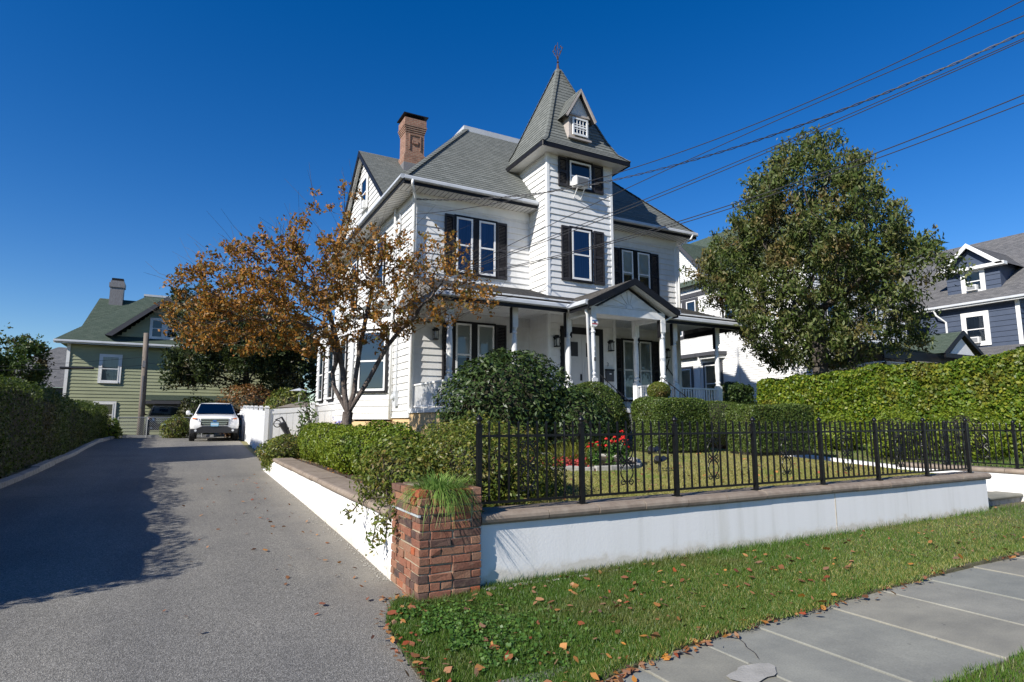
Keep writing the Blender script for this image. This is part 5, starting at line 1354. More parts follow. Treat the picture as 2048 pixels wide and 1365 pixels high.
    for (z,h,ww) in ((Hh-.155,.05,.56),(Hh-.25,.05,.54),(Hh-.335,.045,.50),(Hh-.40,.03,.45)): s.box(-W*ww,W*ww,-2.53,-2.44,z,z+h)
    gr = obj('grille', s, M['chrome'], t)
    s = MB(); s.box(-W*.55,W*.55,-2.505,-2.44,Hh-.40,Hh-.11); obj('grille_backing', s, M['plastic'], gr)
    s = MB(); s.lathe([(.01,0),(.09,.0),(.085,.02),(.01,.022)],(0,0,0),20); em = obj('emblem', s, M['blue_print'], gr); em.location=(0,-2.535,Hh-.21); em.rotation_euler=(R(90),0,0); em.scale=(1,.5,1)
    s = MB(); s.prism([(-W*.93,-2.40,zb-.06),(W*.93,-2.40,zb-.06),(W*.95,-2.40,zb+.13),(W*.74,-2.40,zb+.13),(W*.52,-2.40,zb+.24),(-W*.52,-2.40,zb+.24),(-W*.74,-2.40,zb+.13),(-W*.95,-2.40,zb+.13)],(0,-.10,0)); obj('bumper', s, M['plastic'], t, bevel=.02)
    s = MB(); s.box(-.155,.155,-2.54,-2.505,zb+.24,zb+.40); pl = obj('licence_plate', s, M['plate'], t)
    s = MB(); s.box(-.175,.175,-2.515,-2.50,zb+.22,zb+.42); obj('plate_frame', s, M['plastic'], pl)
    for i in range(6):
        s = MB(); s.box(-.12+.042*i,-.095+.042*i,-2.543,-2.5405,zb+.29,zb+.35); obj('plate_character', s, M['white'], pl)
    if suv:
        s = MB()
        for sg in (-1,1): s.box(sg*W*.62-.02,sg*W*.62+.02,.1,yb-.6,Hr+.0,Hr+.05)
        obj('roof_rail', s, M['plastic'], t)
    t.location = loc; t.rotation_euler = (0,0,rotz)
    return t
car('parked_suv', 'white SUV with blue licence plate parked beside the white fence', 'car', (1.05,31.9,float(zd(29.5))), R(-2), M['car_paint'])
car('parked_car', 'dark car parked behind the chain-link fence', 'car', (-1.25,39.9,.66), R(4), M['dark_paint'], True)

# ================================================================ FENCES, POLE AND YARD THINGS AT THE BACK
vf = thing('vinyl_fence', 'white vinyl privacy fence and gate beside the parked car', 'fence', (2.3,25,.5))
def vinyl_run(a, b, z0a, z0b, h, n, first=0):
    a, b = Vector((*a,0)), Vector((*b,0))
    for i in range(n):
        p, q = a.lerp(b,i/n), a.lerp(b,(i+1)/n); za = z0a+(z0b-z0a)*i/n; zb_ = z0a+(z0b-z0a)*(i+1)/n
        d = (q-p).normalized(); nn = Vector((-d.y,d.x,0)); L = (q-p).length
        s = MB()
        for (u,v_) in ((.02,.16),(h-.16,h)):
            P = [p+d*.06-nn*.03,q-d*.06-nn*.03,q-d*.06+nn*.03,p+d*.06+nn*.03]
            s.hexa([(P[0].x,P[0].y,za+u),(P[1].x,P[1].y,zb_+u),(P[2].x,P[2].y,zb_+u),(P[3].x,P[3].y,za+u),(P[0].x,P[0].y,za+v_),(P[1].x,P[1].y,zb_+v_),(P[2].x,P[2].y,zb_+v_),(P[3].x,P[3].y,za+v_)])
        obj('rail', s, M['vinyl'], vf)
        k = max(3,int(L/.2))
        for j in range(k):
            u0, u1 = (j+.02)/k, (j+.98)/k; A, B = p.lerp(q,u0), p.lerp(q,u1)
            s = MB(); P = [A-nn*.016,B-nn*.016,B+nn*.016,A+nn*.016]; zz = za+(zb_-za)*(u0+u1)/2
            s.hexa([(w_.x,w_.y,zz+.14) for w_ in P]+[(w_.x,w_.y,zz+h-.15) for w_ in P]); obj('board', s, M['vinyl'], vf)
    for i in range(first,n+1):
        p = a.lerp(b,i/n); z = z0a+(z0b-z0a)*i/n
        s = MB(); s.box(p.x-.065,p.x+.065,p.y-.065,p.y+.065,z-.2,z+h+.10); po = obj('post', s, M['vinyl'], vf)
        s = MB(); s.box(p.x-.08,p.x+.08,p.y-.08,p.y+.08,z+h+.10,z+h+.135); s.box(p.x-.05,p.x+.05,p.y-.05,p.y+.05,z+h+.135,z+h+.17); obj('post_cap', s, M['vinyl'], po)
vinyl_run((2.25,21.6),(2.3,33.6),.34,.64,1.5,6)
vinyl_run((2.25,21.6),(5.2,21.6),.40,.6,1.5,2,1)
cl = thing('chain_link_fence', 'grey chain-link fence across the end of the driveway', 'fence', (-1.2,36.2,.66))
for x in np.linspace(-3.2,.6,4):
    s = MB(); s.tube([(x,36.2,.5),(x,36.2,1.72)], .03, 6); obj('post', s, M['galv'], cl)
s = MB(); s.tube([(-3.2,36.2,1.70),(.6,36.2,1.70)], .02, 6); obj('rail', s, M['galv'], cl)
s = MB(); x = -4.2
while x < .6:
    for sg in (1,-1):
        x0 = x if sg>0 else x+1.0; a = Vector((x0,36.2,.68)); b = Vector((x0+sg*1.0,36.2,1.68))
        lo, hi = (-3.2,.6)
        t0, t1 = 0, 1
        if sg > 0:
            t0 = max(0,(lo-a.x)); t1 = min(1,(hi-a.x))
        else:
            t0 = max(0,(a.x-hi)); t1 = min(1,(a.x-lo))
        if t1 > t0:
            A, B = a.lerp(b,t0), a.lerp(b,t1); s.tube([A,B], .0045, 3, False)
    x += .10
o = obj('wire_mesh', s, M['galv'], cl); o['kind'] = 'stuff'
s = MB(); s.box(-3.25,1.2,36.3,36.6,.4,.78); tag(obj('stone_edging', s, M['granite'], bevel=.03), 'low grey stone edging under the chain-link fence', 'edging')
up = thing('utility_pole', 'weathered wooden utility pole in front of the green house', 'pole', (-2.28,37.2,.6))
s = MB(); s.tube([(-2.28,37.2,.3),(-2.30,37.2,3.4),(-2.36,37.2,6.2)], [.16,.145,.125], 12); obj('pole', s, M['wood_pole'], up, smooth=True)
s = MB(); s.box(-2.42,-2.28,37.02,37.10,4.35,4.7); s.box(-2.37,-2.31,37.0,37.08,2.2,3.9); obj('bracket', s, M['lead'], up)
def wire(name, label, pts, r=.008, n=5, cat='wire', group=None):
    s = MB(); s.tube(pts, r, n); o = obj(name, s, M['wire']); tag(o, label, cat, group); return o
def sagline(a, b, sag, n=14):
    a, b = Vector(a), Vector(b); return [a.lerp(b,i/n)-Vector((0,0,sag*4*(i/n)*(1-i/n))) for i in range(n+1)]
wire('telephone_cable', 'thin dark cable low from the wooden pole past the green house', sagline((-2.34,37.1,4.45),(-14,36,3.9),.25), .012)
wire('telephone_cable', 'upper thin cable running left from the wooden utility pole', sagline((-2.34,37.1,4.9),(-14,36,3.7),.2), .009)
wire('telephone_cable', 'thin cable running right from the wooden utility pole', sagline((-2.34,37.1,4.6),(8,38,4.6),.3), .010)
s = MB(); s.tube([(-5.9,36.75,4.15),(-4.5,36.9,4.19)], .06, 8); tag(obj('cable_splice', s, M['plastic']), 'black splice case hanging on the telephone cable', 'splice case')
# parasol and folded stroller by the vinyl fence
pr = thing('patio_umbrella', 'taupe patio umbrella open behind the white fence', 'umbrella', (3.6,23.4,.7))
s = MB(); s.lathe([(.95,2.0),(.5,2.13),(.03,2.24)],(3.7,23.6,0),8); obj('canopy', s, M['taupe'], pr); s = MB(); s.tube([(3.7,23.6,.6),(3.7,23.6,2.25)],.025,6); obj('pole', s, M['galv'], pr)
pr = thing('patio_umbrella', 'pale grey patio umbrella higher up near the house wall', 'umbrella', (3.95,27,.7))
s = MB(); s.lathe([(.42,2.80),(.2,2.87),(.03,2.92)],(4.1,27.2,0),8); obj('canopy', s, M['gutter'], pr); s = MB(); s.tube([(4.1,27.2,.6),(4.1,27.2,2.92)],.025,6); obj('pole', s, M['galv'], pr)
sr = thing('folded_stroller', 'black folded stroller leaning against the white fence', 'stroller', (2.7,20.8,.6))
s = MB(); s.tube([(2.45,20.9,1.55),(2.62,20.8,1.62),(2.75,20.7,1.4),(2.85,20.6,1.0),(2.95,20.5,.62)], .02, 6); s.tube([(2.5,21.1,1.55),(2.66,21.0,1.64),(2.8,20.9,1.4),(2.9,20.8,1.0),(3.0,20.7,.62)], .02, 6); s.tube([(2.6,20.8,.62),(2.85,20.7,1.3)], .018, 6); obj('frame', s, M['iron'], sr)
s = MB(); s.prism([(2.55,20.7,1.42),(2.75,20.7,1.5),(2.95,20.7,1.05),(2.82,20.7,1.0)],(0,.35,0)); obj('seat', s, M['plastic'], sr, bevel=.03)
for (x,y,z) in ((2.5,20.75,1.42),(2.62,20.8,.7),(2.98,20.6,.66)):
    s = MB(); s.tube([(x+.11*math.cos(a),y,z+.11*math.sin(a)) for a in np.linspace(0,2*math.pi,15)], .016, 5); s.tube([(x-.1,y,z),(x+.1,y,z)],.006,4); obj('wheel', s, M['rubber'], sr)
# ================================================================ VEGETATION
def unit(a): return a/np.maximum(np.linalg.norm(a, axis=1, keepdims=True), 1e-9)
def leaf_arrays(P, size, aspect=.5, N=None, spread=.8, droop=0.0, axis=None, fold=.12, svar=.35, r=rng):
    n = len(P); P = np.asarray(P)
    rnd = r.normal(size=(n,3))
    if axis is not None: A = unit(axis + r.normal(size=(n,3))*spread)
    elif droop: A = unit(rnd*.75 + np.array([0,0,-droop]))
    elif N is not None: A = unit(np.cross(unit(N+r.normal(size=(n,3))*.3), rnd)+np.asarray(N)*.25)
    else: A = unit(rnd)
    B0 = np.cross(A, (unit(N+r.normal(size=(n,3))*spread) if N is not None else r.normal(size=(n,3))))
    # B is the leaf's width, C its normal
    B = unit(B0)
    C = np.cross(A, B)
    if N is not None:
        # the face of the leaf should look outwards: use the jittered normal as C
        Nn = unit(np.asarray(N)+r.normal(size=(n,3))*spread); B = unit(np.cross(Nn, A)); C = np.cross(A, B)
    L = size*(1+svar*r.uniform(-1,1,n))[:,None]; W = L*aspect
    V = np.empty((n,4,3)); V[:,0] = P-A*L*.5; V[:,1] = P+B*W*.5+C*L*fold; V[:,2] = P+A*L*.5; V[:,3] = P-B*W*.5+C*L*fold
    return V.reshape(-1,3), np.arange(n*4).reshape(n,4)
def leaves(name, P, mat, parent=None, **k):
    V, F_ = leaf_arrays(P, **k); me = rawmesh(name, V, F_); me.materials.append(mat)
    return obj(name, me, None, parent)
def value_noise(P, scale, seed=0):
    """cheap smooth pseudo noise in -1..1"""
    r = np.random.default_rng(seed); out = np.zeros(len(P))
    for i in range(5):
        k = r.normal(size=3)*scale*(1+.5*i); out += np.sin(P@k+r.uniform(0,6.28))/(1+.35*i)
    return out/2.6
def box_surface(n, x0,x1,y0,y1,z0,z1, faces='xXyYZ', r=rng, zf=None):
    """points and normals on the faces of a box"""
    A = {'x':(y1-y0)*(z1-z0),'X':(y1-y0)*(z1-z0),'y':(x1-x0)*(z1-z0),'Y':(x1-x0)*(z1-z0),'Z':(x1-x0)*(y1-y0)}
    tot = sum(A[f] for f in faces); PP=[]; NN=[]
    for f in faces:
        m = int(n*A[f]/tot); u = r.uniform(size=m); v = r.uniform(size=m); one = np.ones(m)
        if f in 'xX': P = np.stack([one*(x0 if f=='x' else x1), y0+(y1-y0)*u, z0+(z1-z0)*v],1); N = np.tile([-1.,0,0] if f=='x' else [1.,0,0],(m,1))
        elif f in 'yY': P = np.stack([x0+(x1-x0)*u, one*(y0 if f=='y' else y1), z0+(z1-z0)*v],1); N = np.tile([0,-1.,0] if f=='y' else [0,1.,0],(m,1))
        else: P = np.stack([x0+(x1-x0)*u, y0+(y1-y0)*v, one*z1],1); N = np.tile([0,0,1.],(m,1))
        PP.append(P); NN.append(N)
    return np.concatenate(PP), np.concatenate(NN)
def round_box(P, N, x0,x1,y0,y1,z0,z1, rad):
    """pull box surface points onto a rounded box"""
    lo = np.array([x0+rad,y0+rad,z0-9]); hi = np.array([x1-rad,y1-rad,z1-rad])
    C = np.clip(P, lo, hi); d = P-C; L = np.linalg.norm(d,axis=1,keepdims=True); n = np.where(L>1e-6, d/np.maximum(L,1e-6), N)
    return C+n*rad, n
def hedge(name, label, cat, b, n, mat, size, aspect=.6, rad=.15, lump=.06, lscale=2.0, depth=.10, core=.14, faces='xXyYZ', group=None, zfun=None, seed=1, spread=.8, hollow=0.0, svar=.35):
    x0,x1,y0,y1,z0,z1 = b; r = np.random.default_rng(seed)
    t = thing(name, label, cat, ((x0+x1)/2,(y0+y1)/2,z0), group)
    P, N = box_surface(n, x0,x1,y0,y1,z0,z1, faces, r); P, N = round_box(P, N, x0,x1,y0,y1,z0,z1, rad)
    P = P+N*(value_noise(P, lscale, seed)*lump)[:,None] - N*(np.abs(r.normal(size=len(P)))*depth*.6)[:,None] + r.normal(size=P.shape)*size*.2
    hol = value_noise(P, lscale*2.2, seed+40); P -= N*(np.clip(hol-.35,0,1)*hollow)[:,None]; keep = r.uniform(size=len(P)) > np.clip(hol-.45,0,1)*hollow*2.2; P, N = P[keep], N[keep]
    if zfun is not None: P[:,2] += zfun(P[:,0],P[:,1])*np.clip((P[:,2]-z0)/(z1-z0),0,1)
    leaves('foliage', P, mat, t, size=size, aspect=aspect, N=N, spread=spread, svar=svar, r=r)
    # the twiggy inside
    nx,ny,nz = (max(2,int((q-p)/.5)) for p,q in ((x0,x1),(y0,y1),(z0,z1)))
    P2, N2 = [], []
    bx = MB(); c = core
    ys_ = np.linspace(y0+c,y1-c,ny+1); xs_ = np.linspace(x0+c,x1-c,nx+1)
    def ztop(x,y): return z1-c*.9+(float(zfun(np.array([x]),np.array([y]))[0]) if zfun is not None else 0)
    ln = 'y' if (y1-y0) > (x1-x0) else 'x'
    if ln == 'y':
        for a_,b_ in zip(ys_[:-1],ys_[1:]):
            bx.hexa([(x0+c,a_,z0-.1),(x1-c,a_,z0-.1),(x1-c,b_,z0-.1),(x0+c,b_,z0-.1),(x0+c*1.6,a_,ztop(x0,a_)),(x1-c*1.6,a_,ztop(x0,a_)),(x1-c*1.6,b_,ztop(x0,b_)),(x0+c*1.6,b_,ztop(x0,b_))])
    else:
        for a_,b_ in zip(xs_[:-1],xs_[1:]):
            bx.hexa([(a_,y0+c,z0-.1),(b_,y0+c,z0-.1),(b_,y1-c,z0-.1),(a_,y1-c,z0-.1),(a_,y0+c*1.6,ztop(a_,y0)),(b_,y0+c*1.6,ztop(b_,y0)),(b_,y1-c*1.6,ztop(b_,y0)),(a_,y1-c*1.6,ztop(a_,y0))])
    obj('twigs', bx, M['core'], t)
    return t
def bush(name, label, cat, c, rad, n, mat, size, aspect=.5, lump=.18, lscale=2.2, fill=.35, core=.62, stems=5, group=None, seed=1, zmin=None, droop=0, spread=.8, up=.3, bark='bark'):
    """rounded shrub: leaves in a shell of an uneven ellipsoid, a twiggy heart and stems"""
    r = np.random.default_rng(seed); c = np.array(c,float); rad = np.array(rad,float)
    t = thing(name, label, cat, (c[0],c[1],c[2]-rad[2] if zmin is None else zmin), group)
    D = unit(r.normal(size=(n,3))); 
    rr = 1-np.abs(r.normal(size=n))*fill*.5; rr = np.clip(rr,.25,1.06)
    rr *= 1+lump*value_noise(D*1.0, lscale, seed)
    P = c+D*rad*rr[:,None]
    if zmin is not None:
        k = P[:,2] > zmin; P, D = P[k], D[k]
    N = unit(D/rad+np.array([0,0,up]))
    leaves('foliage', P, mat, t, size=size, aspect=aspect, N=N, spread=spread, r=r)
    s = MB(); zb = c[2]-rad[2] if zmin is None else zmin
    for i in range(stems):
        a = 2*math.pi*i/stems+seed; e = c+np.array([math.cos(a)*rad[0]*.6, math.sin(a)*rad[1]*.6, rad[2]*r.uniform(.1,.5)])
        p0 = np.array([c[0]+math.cos(a)*.08, c[1]+math.sin(a)*.08, zb-.1]); m = p0*.45+e*.55+np.array([0,0,.08]); s.tube([p0,m,e], [.02+.012*rad[2],.016,.006], 5)
    obj('stem', s, M[bark], t)
    if core > 0:
        s = MB(); pr_ = [(max(.02,math.sin(math.pi*k/8))*core, -math.cos(math.pi*k/8)*core) for k in range(9)]
        s.lathe(pr_, (0,0,0), 10); V = [(c[0]+v[0]*rad[0], c[1]+v[1]*rad[1], max(c[2]+v[2]*rad[2], zb-.05)) for v in s.v]; s.v = V
        obj('twigs', s, M['core'], t)
    return t

# ---- trees grown by space colonisation
def grow(base, trunk_pts, attract, step=.25, infl=1.6, kill=.45, iters=140, tropism=(0,0,.05), seed=3):
    r = np.random.default_rng(seed)
    nodes = [np.array(p,float) for p in trunk_pts]; parent = [-1]+list(range(len(nodes)-1))
    return _colonise(nodes, parent, attract, step, infl, kill, iters, np.array(tropism), r)
def _colonise(nodes, parent, attract, step, infl, kill, iters, trop, r):
    att = np.array(attract,float); NP = np.array(nodes)
    d = np.linalg.norm(att[:,None,:]-NP[None],axis=2); near = d.argmin(1); nd = d[np.arange(len(att)),near]
    for it in range(iters):
        if len(att) == 0: break
        act = nd < infl
        if not act.any():
            act = nd < nd.min()+.4
        idx = near[act]; dirs = unit(att[act]-NP[idx]); acc = {}
        for i_, d_ in zip(idx, dirs):
            if i_ in acc: acc[i_] += d_
            else: acc[i_] = d_.copy()
        new = []
        for i_, v in acc.items():
            v = v/np.linalg.norm(v)+trop+r.normal(size=3)*.16; v = v/np.linalg.norm(v); new.append(NP[i_]+v*step); parent.append(int(i_))
        if not new: break
        b = len(NP); NEW = np.array(new); NP = np.concatenate([NP,NEW])
        dn = np.linalg.norm(att[:,None,:]-NEW[None],axis=2); j = dn.argmin(1); dj = dn[np.arange(len(att)),j]
        better = dj < nd; near[better] = j[better]+b; nd[better] = dj[better]
        keep = nd > kill; att, near, nd = att[keep], near[keep], nd[keep]
        if len(NP) > 9000: break
    return NP, np.array(parent)
def branch_mesh(name, NP, parent, tip=.006, expo=2.3, rmax=None, sides=5):
    n = len(NP); w = np.zeros(n); nch = np.zeros(n,int)
    for i in range(1,n): nch[parent[i]] += 1
    rad = np.zeros(n); acc = np.zeros(n)
    for i in range(n-1,-1,-1):
        rad[i] = (acc[i] if acc[i] > 0 else tip**expo)
        if parent[i] >= 0: acc[parent[i]] += rad[i]
    if rmax:
        ntip = rad[0]/tip**expo; expo2 = math.log(max(ntip,2))/math.log(rmax/tip); rad = tip*(rad/tip**expo)**(1/expo2)
    else: rad = rad**(1/expo)
    rad = np.maximum(rad, tip)
    I = np.arange(1,n); A = NP[parent[I]]; B = NP[I]; D = unit(B-A); ref = np.where(np.abs(D[:,2:3])<.9, np.array([[0,0,1.]]), np.array([[1.,0,0]]))
    a = unit(np.cross(D,ref)); c = np.cross(D,a); m = len(I); V = np.empty((m,2*sides,3))
    ra = np.minimum(rad[parent[I]], rad[I]*1.35)
    for k in range(sides):
        t = 2*math.pi*k/sides; o_ = a*math.cos(t)+c*math.sin(t)
        V[:,k] = A+o_*ra[:,None]-D*ra[:,None]*.3; V[:,sides+k] = B+o_*rad[I][:,None]
    F_ = []
    base = (np.arange(m)*2*sides)[:,None]
    for k in range(sides):
        k2 = (k+1)%sides; F_.append(base+np.array([[k,k2,sides+k2,sides+k]]))
    return rawmesh(name, V.reshape(-1,3), np.concatenate(F_)), rad, nch
def tree(name, label, base, trunk, att, leafm, nleaf, size, aspect=.45, barkm='bark', rmax=.2, tip=.006, step=.25, infl=1.6, kill=.45, spread_leaf=.12, droop=.6, per_clump=True, seed=3, group=None, N_out=None, thin=None, smooth=True, expo=2.3, clump=1.6):
    r = np.random.default_rng(seed)
    t = thing(name, label, 'tree', base, group)
    NP, pa_ = grow(base, trunk, att, step, infl, kill, seed=seed)
    me, rad, nch = branch_mesh('trunk', NP, pa_, tip, expo, rmax)
    me.materials.append(M[barkm]); obj('trunk', me, None, t)
    tips = NP[(rad < tip*2.6)&(np.arange(len(NP))>len(trunk))]
    if thin is not None: tips = tips[thin(tips)]
    wt = np.clip(.45+.75*value_noise(tips, clump, seed+3), .04, 1.3); nc = nleaf//7; idx = r.choice(len(tips), nc, p=wt/wt.sum()); Cc = tips[idx]+r.normal(size=(nc,3))*spread_leaf; P = np.repeat(Cc,7,0)+r.normal(size=(nc*7,3))*size*.5
    leaves('crown', P, M[leafm], t, size=size, aspect=aspect, droop=droop, r=r)
    return t, NP

def ellip(n, c, rad, seed, shell=.0):
    r = np.random.default_rng(seed); D = unit(r.normal(size=(n,3))); rr = r.uniform(shell,1,n)**(1/2.2); return np.array(c)+D*np.array(rad)*rr[:,None]

# crabapple with autumn leaves in front of the house
cb = np.array([3.02,13.35,.6])
att = np.concatenate([ellip(700,(2.75,13.0,4.5),(2.45,1.8,1.5),11), ellip(480,(.95,13.9,4.15),(1.75,1.3,1.25),12), ellip(380,(4.5,12.1,4.6),(1.35,1.05,1.25),13), ellip(22,(2.55,12.9,6.1),(.8,.7,.7),14), ellip(300,(2.9,12.8,3.75),(1.7,1.1,.6),18), ellip(230,(.25,14.2,3.5),(1.0,.8,.6),15), ellip(110,(5.35,11.6,4.2),(.6,.5,.55),16), ellip(120,(2.2,13.3,3.3),(1.2,.9,.4),17)])
trunk = [cb, cb+(0,0,.5), cb+(.02,0,.9), cb+(.03,-.02,1.1)]
def crab_tree():
    r = np.random.default_rng(5)
    t = thing('crabapple_tree', 'small crabapple tree with rusty orange leaves before the house corner', 'tree', tuple(cb))
    nodes = [np.array(p) for p in trunk]; parent = [-1,0,1,2]
    # four main limbs as the photograph shows them: a crooked one left, two steep ones, one long one right
    limbs = [[(-.16,.05,.28),(-.30,.1,.55),(-.34,.12,.85),(-.26,.1,1.15),(-.36,.15,1.5),(-.55,.2,1.9)],
             [(-.08,0,.35),(-.12,.02,.8),(-.22,.05,1.3),(-.38,.1,1.9),(-.55,.15,2.5)],
             [(.10,-.05,.4),(.14,-.08,.9),(.20,-.1,1.5),(.30,-.1,2.1),(.42,-.1,2.7)],
             [(.20,-.10,.35),(.40,-.22,.75),(.58,-.3,1.15),(.75,-.4,1.5),(1.0,-.5,1.85),(1.3,-.6,2.15)]]
    for L in limbs:
        p = 3
        for o_ in L:
            nodes.append(trunk[3]+np.array(o_)); parent.append(p); p = len(nodes)-1
    NP, pa_ = _colonise(nodes, parent, att, .15, 1.2, .23, 170, np.array([0,0,.04]), r)
    me, rad, nch = branch_mesh('trunk', NP, pa_, .0042, 2.35, .115, 6); me.materials.append(M['bark']); obj('trunk', me, None, t)
    tips = NP[(rad < .014)&(np.arange(len(NP))>30)&(NP[:,2]>2.6)]
    # bare twigs shooting past the leaves
    s = MB()
    for i in r.integers(0,len(tips),620):
        d = unit(((tips[i]-np.array([2.75,13.0,3.5]))+r.normal(size=3)*.8)[None])[0]; d[2] = abs(d[2])*.8+.15; L = r.uniform(.25,.75)
        a = tips[i]; s.tube([a, a+d*L*.5+r.normal(size=3)*.03, a+d*L+np.array([0,0,.05])+r.normal(size=3)*.05], [.0045,.0032,.002], 3, False)
    o = obj('bare_twigs', s, M['bark_dark'], t); o['kind'] = 'stuff'
    # leaves hang in clusters, fewer towards the house side and the top
    dens = np.clip(1.05-.13*(tips[:,0]-1.5)-.25*np.clip(tips[:,2]-5.2,0,9)+.40*value_noise(tips,1.7,4), .10, 1.2)
    pr_ = dens/dens.sum(); nl = 19500
    nc = nl//6; idx = r.choice(len(tips), nc, p=pr_); Cc = tips[idx]+r.normal(size=(nc,3))*.06; P = np.repeat(Cc,6,0)+r.normal(size=(nc*6,3))*.042
    leaves('crown', P, M['l_crab'], t, size=.085, aspect=.55, droop=.45, r=r, fold=.18)
crab_tree()

# broad olive-green tree behind the right hedge
tb = (18.6,12.7,.7)
rr_ = np.random.default_rng(21)
def egg(n, seed):
    r = np.random.default_rng(seed); out = []
    zz = [3.3,3.9,4.6,5.6,6.6,7.8,9.0,10.1,11.0,11.7]; RR = [1.4,2.4,3.0,3.4,3.45,3.2,2.7,2.0,1.1,.3]
    while len(out) < n:
        z = r.uniform(3.3,11.7); a = r.uniform(0,2*np.pi); R_ = np.interp(z,zz,RR)*(1+.15*np.sin(3*a+z)+.13*np.sin(5*a-1.7*z)+.09*np.sin(9*a+2.3*z))
        if r.uniform() > (R_/4.3)**2*.8+.2: continue
        q = R_*np.sqrt(r.uniform(.08,1)); out.append((tb[0]+q*np.cos(a)-.05, tb[1]+q*np.sin(a)*.95, z))
    return np.array(out)
tree('shade_tree', 'broad olive green shade tree rising above the tall right hedge', tb, [tb,(18.6,12.7,1.6),(18.62,12.7,2.5),(18.58,12.72,3.2),(18.6,12.7,4.0),(18.6,12.7,5.0)], egg(2600,22), 'l_maple', 64000, .16, .36, 'bark_dark', .26, .006, .26, 1.7, .42, .15, droop=.8, seed=8, clump=2.3)
s = MB(); s.tube([(19.4,12.2,.5),(19.45,12.2,2.5),(19.6,12.1,4.6)], [.2,.17,.12], 8); tag(obj('tree_trunk', s, M['bark_dark'], smooth=True), 'dark second trunk beside the shade tree base', 'tree trunk')

# trees at the back of the driveway
tree('dark_tree', 'dark spreading tree overhanging the white car at the back', (3.0,39.5,.6), [(3.0,39.5,.6),(3.0,39.5,1.8),(2.95,39.5,2.8),(2.9,39.5,3.6)], np.concatenate([ellip(420,(1.7,38.6,5.9),(3.1,2.6,2.9),31),ellip(320,(4.4,39.0,5.6),(2.9,2.4,3.2),32),ellip(130,(-.2,37.8,4.2),(1.6,1.4,1.0),36),ellip(260,(.2,38.4,7.3),(1.9,1.6,2.2),38)]), 'l_dark', 30000, .20, .5, 'bark_dark', .28, .01, .4, 2.6, .65, .22, droop=.3, seed=9)
tree('dark_tree', 'bushy dark tree behind the white fence near the house', (7.0,44,.6), [(7.0,44,.6),(7.0,44,2.2),(7,44,3.4)], ellip(380,(6.6,44,5.6),(4.0,3.0,3.4),33), 'l_dark', 13000, .24, .5, 'bark_dark', .25, .012, .45, 2.8, .7, .25, droop=.3, seed=10)
tree('green_tree', 'round green tree above the far end of left hedge', (-8.6,38.5,.6), [(-8.6,38.5,.6),(-8.6,38.5,1.8),(-8.6,38.5,2.6)], np.concatenate([ellip(360,(-8.6,38.5,4.2),(2.2,2.0,2.0),34),ellip(100,(-10.6,38.5,3.6),(1.8,1.5,1.6),35)]), 'l_tree', 14000, .16, .55, 'bark_dark', .2, .01, .35, 2.2, .6, .2, droop=.3, seed=11)
tree('dark_tree', 'tall dark tree crown showing behind the shade tree at right', (33.5,25,.6), [(33.5,25,.6),(33.5,25,3),(33.5,25,5.5)], ellip(260,(33.3,25,10.8),(3.2,3.0,3.6),37), 'l_dark', 9000, .3, .55, 'bark_dark', .3, .015, .6, 3.2, .9, .3, droop=.3, seed=14)
bush('rust_bush', 'rust brown bush behind the white vinyl fence', 'bush', (2.7,34.5,1.9), (1.5,1.4,1.7), 3600, M['l_rust'], .14, zmin=.6, seed=41)
bush('green_bush', 'fresh green bush between the white fence and house', 'bush', (3.9,29.5,1.9), (1.1,1.3,1.2), 3000, M['l_azalea'], .13, zmin=.6, seed=42)
bush('green_bush', 'green bush growing left of the white car', 'bush', (-.55,35.0,1.1), (.8,.6,.75), 2200, M['l_azalea'], .10, zmin=.6, seed=43)
bush('green_bush', 'small green bush at the far end of the hedge', 'bush', (-3.6,35.4,1.0), (.7,.6,.6), 1400, M['l_hedgeR'], .13, zmin=.6, seed=44)
bush('dark_bush', 'dark bush rising behind the white parked car', 'bush', (.4,37.6,1.7), (1.2,.8,1.4), 2600, M['l_dark'], .15, zmin=.6, seed=45)

# tall clipped hedges
hedge('privet_hedge', 'long dark clipped hedge along the left of the driveway', 'hedge', (-4.55,-3.42,5.5,35.0,.0,2.28), 74000, M['l_hedgeL'], .062, .55, rad=.22, lump=.10, lscale=1.1, depth=.18, core=.22, faces='xXyYZ', seed=51, hollow=.15, svar=.5,
      zfun=lambda x,y: np.interp(y,[5,9,14,20,21.5,27,35],[.42,.40,.28,.22,.08,-.04,-.08])+.06*np.sin(y*1.9)+.05*np.sin(y*4.3+1))
hedge('ivy_hedge', 'tall yellow-green hedge along the right side of the lawn', 'hedge', (17.0,18.3,5.6,14.2,.4,3.02), 84000, M['l_hedgeR'], .074, .75, rad=.2, lump=.13, lscale=1.3, depth=.24, core=.26, faces='xyYZ', seed=52, hollow=.30, svar=.6, spread=1.0,
      zfun=lambda x,y: .03*np.sin(y*2.1)+.03*np.sin(y*5.1)+np.interp(y,[5,14],[.1,-.05]))
